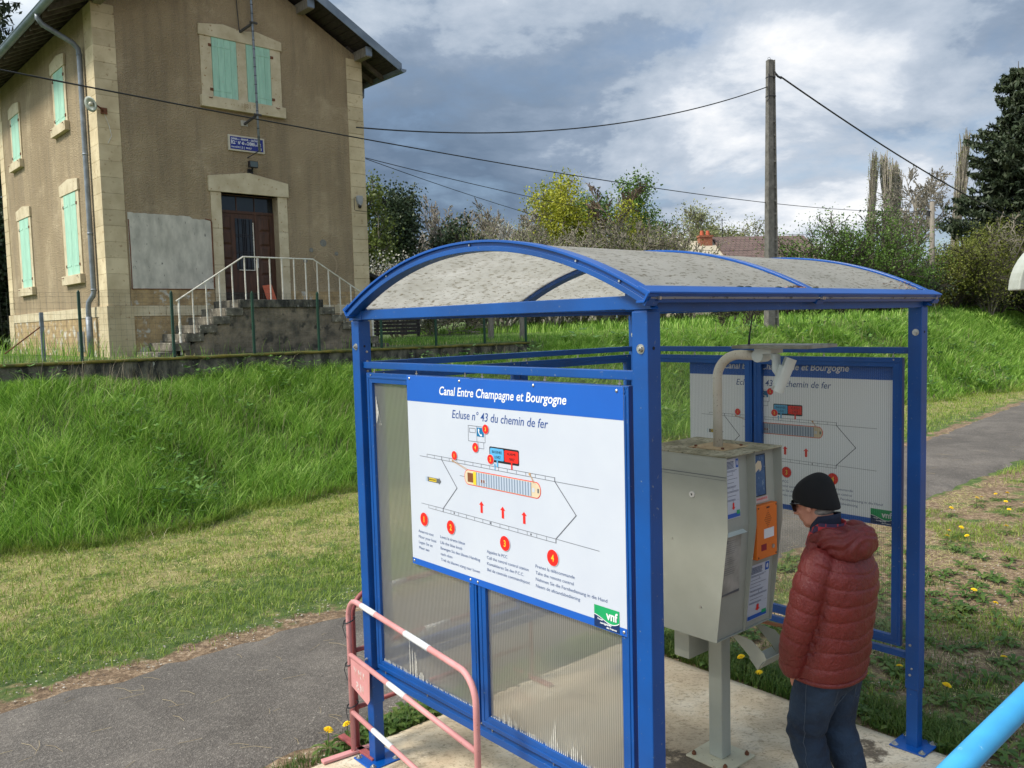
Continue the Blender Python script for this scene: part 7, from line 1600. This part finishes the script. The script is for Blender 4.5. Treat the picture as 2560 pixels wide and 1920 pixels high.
def cable(a, b, sag, r_, label, n=40, r1=None):
    a, b = Vector(a), Vector(b); pts = [a.lerp(b, i/n)-Vector((0, 0, 4*sag*(i/n)*(1-i/n))) for i in range(n+1)]
    o = MB().tube(pts, r_, 6).build('cable', CABLE, None, smooth=True); return tag(o, label, 'cable')
cable((-3.45, 19.75, 7.17), (8.46, 27.55, 9.93), 0.61, 0.016, 'cable from the house rising to the left side of the concrete pole')
cable((-7.5, 8.0, 5.66), (22.50, 45.0, 7.93), 0.60, 0.011, 'long thin cable crossing in front of the house to the wooden pole')
cable((-3.3, 20.0, 6.52), (27.0, 60.0, 8.8), 1.15, 0.010, 'lower thin twin wire from the house wall, upper strand')
cable((-3.3, 20.0, 6.50), (21.0, 62.0, 8.05), 1.35, 0.009, 'lower thin twin wire from the house wall, lower strand')
cable((8.90, 27.57, 10.24), (45.0, 60.0, 6.0), 1.25, 0.030, 'thick twisted cable running from the concrete pole top down to the right')
cable((22.6, 45.0, 7.80), (52.0, 62.0, 4.6), 0.5, 0.014, 'thin cable leaving the wooden pole down to the right')

# ---------------------------------------------------------------- houses behind
def roofmat():
    mt, t, p, out = newmat('purple_brown_tiles'); v = coords(t)
    bk = N(t, 'ShaderNodeTexBrick', offset=0.5, inp={'Scale': 1.0, 'Brick Width': 0.30, 'Row Height': 0.34, 'Mortar Size': 0.03, 'Color1': (0.115, 0.068, 0.062, 1), 'Color2': (0.155, 0.095, 0.085, 1), 'Mortar': (0.035, 0.022, 0.02, 1)})
    sp = N(t, 'ShaderNodeSeparateXYZ'); LK(t, v, sp.inputs[0]); c = N(t, 'ShaderNodeCombineXYZ'); LK(t, sp.outputs[0], c.inputs[0]); LK(t, math_n(t, 'MULTIPLY', sp.outputs[2], 1.9), c.inputs[1]); LK(t, c.outputs[0], bk.inputs['Vector'])
    LK(t, mixc(t, ramp(t, noise(t, v, 1.5, 5), [(0.3, (0, 0, 0)), (0.7, (0.6,)*3)]), bk.outputs[0], (0.17, 0.125, 0.105)), p.inputs['Base Color']); p.inputs['Roughness'].default_value = 0.9; return mt
RT = roofmat()
BRICK = pm('chimney_brick', (0.36, 0.13, 0.07), (0.24, 0.085, 0.05), rough=0.9, vs=9, c3=(0.45, 0.36, 0.28), vs3=14)
for i, (x, y, H_, w_, lf, n_, lb) in enumerate(((-2.6, 58, 7.2, 2.0, L_PALE, 1600, 'thin pale tree far behind the small dark evergreen'), (0.9, 62, 9.2, 2.3, L_PALE, 1400, 'pale grey half-leafed tree far behind the birch'), (4.6, 64, 9.6, 2.2, L_WILLOW, 3800, 'yellow-green tree far behind the red chimney pot'),
        (7.6, 66, 9.0, 2.4, L_PALE, 2400, 'pale half-leafed tree far behind the slender yellow tufted tree'), (15.0, 70, 9.3, 2.2, L_OLIVE, 5200, 'olive tree far behind the left end of the tiled roof'))):
    tree('leafy_tree', x, y, GZ, H_, w_, BARKP, lf, BARE, 120+i, lb, leaves=n_, lsize=0.15, lspread=0.35)
h2 = empty('cottage', (15.3, 57.0, 2.2), R(4), 'cottage with a broad purple-brown tiled roof behind the concrete pole', 'house')
MB().prism([(-3.6, 0), (3.6, 0), (3.6, 3.75), (0, 5.55), (-3.6, 3.75)], 0, -4.2, 4.4).build('wall', pm('cottage_render', (0.50, 0.44, 0.34), rough=0.95), h2)
MB().prism([(-4.0, 3.55), (0.05, 5.62), (0.05, 5.80), (-4.0, 3.72)], 0, -1.6, 4.75).prism([(0.05, 5.62), (4.0, 3.55), (4.0, 3.72), (0.05, 5.80)], 0, -1.6, 4.75).prism([(-3.9, 3.30), (0.05, 5.30), (0.05, 5.46), (-3.9, 3.46)], 0, -4.6, -1.6).build('roof', RT, h2)
def chimney(parent, x, y, z0, z1, w_, pots):
    c = MB().box((x-w_, y-0.3, z0), (x+w_, y+0.3, z1-0.12)).box((x-w_-0.06, y-0.36, z1-0.12), (x+w_+0.06, y+0.36, z1)).build('chimney', BRICK, parent)
    for p in pots: MB().tube([(x+p, y, z1), (x+p, y, z1+0.32)], [0.14, 0.11], 10).build('chimney_pot', TILER, c)
chimney(h2, -2.25, -0.5, 4.3, 5.85, 0.42, (-0.2, 0.2))
MB().tube([(-0.9, 0, 5.5), (-0.9, 0, 7.0)], 0.03, 5).tube([(-1.2, 0, 6.9), (-0.6, 0, 6.9)], 0.02, 4).build('tv_aerial', CABLE, h2)
h3 = empty('gabled_house', (3.5, 62.0, 2.2), R(-20), 'dark gabled house with a red chimney pot half hidden behind the maple', 'house')
MB().prism([(-3.0, 0), (3.0, 0), (3.0, 4.0), (0, 6.2), (-3.0, 4.0)], 1, 0, 6).build('wall', pm('gable_render', (0.40, 0.36, 0.30), rough=0.95), h3)
MB().prism([(-3.5, 3.75), (0.05, 6.35), (0.05, 6.55), (-3.5, 3.95)], 1, -0.4, 6.4).prism([(3.5, 3.75), (-0.05, 6.35), (-0.05, 6.55), (3.5, 3.95)], 1, -0.4, 6.4).build('roof', TILE, h3)
chimney(h3, -0.9, 3.0, 5.2, 6.75, 0.35, (0.0,))
print('OBJECTS', len(bpy.data.objects), 'VERTS', sum(len(m.vertices) for m in bpy.data.meshes))
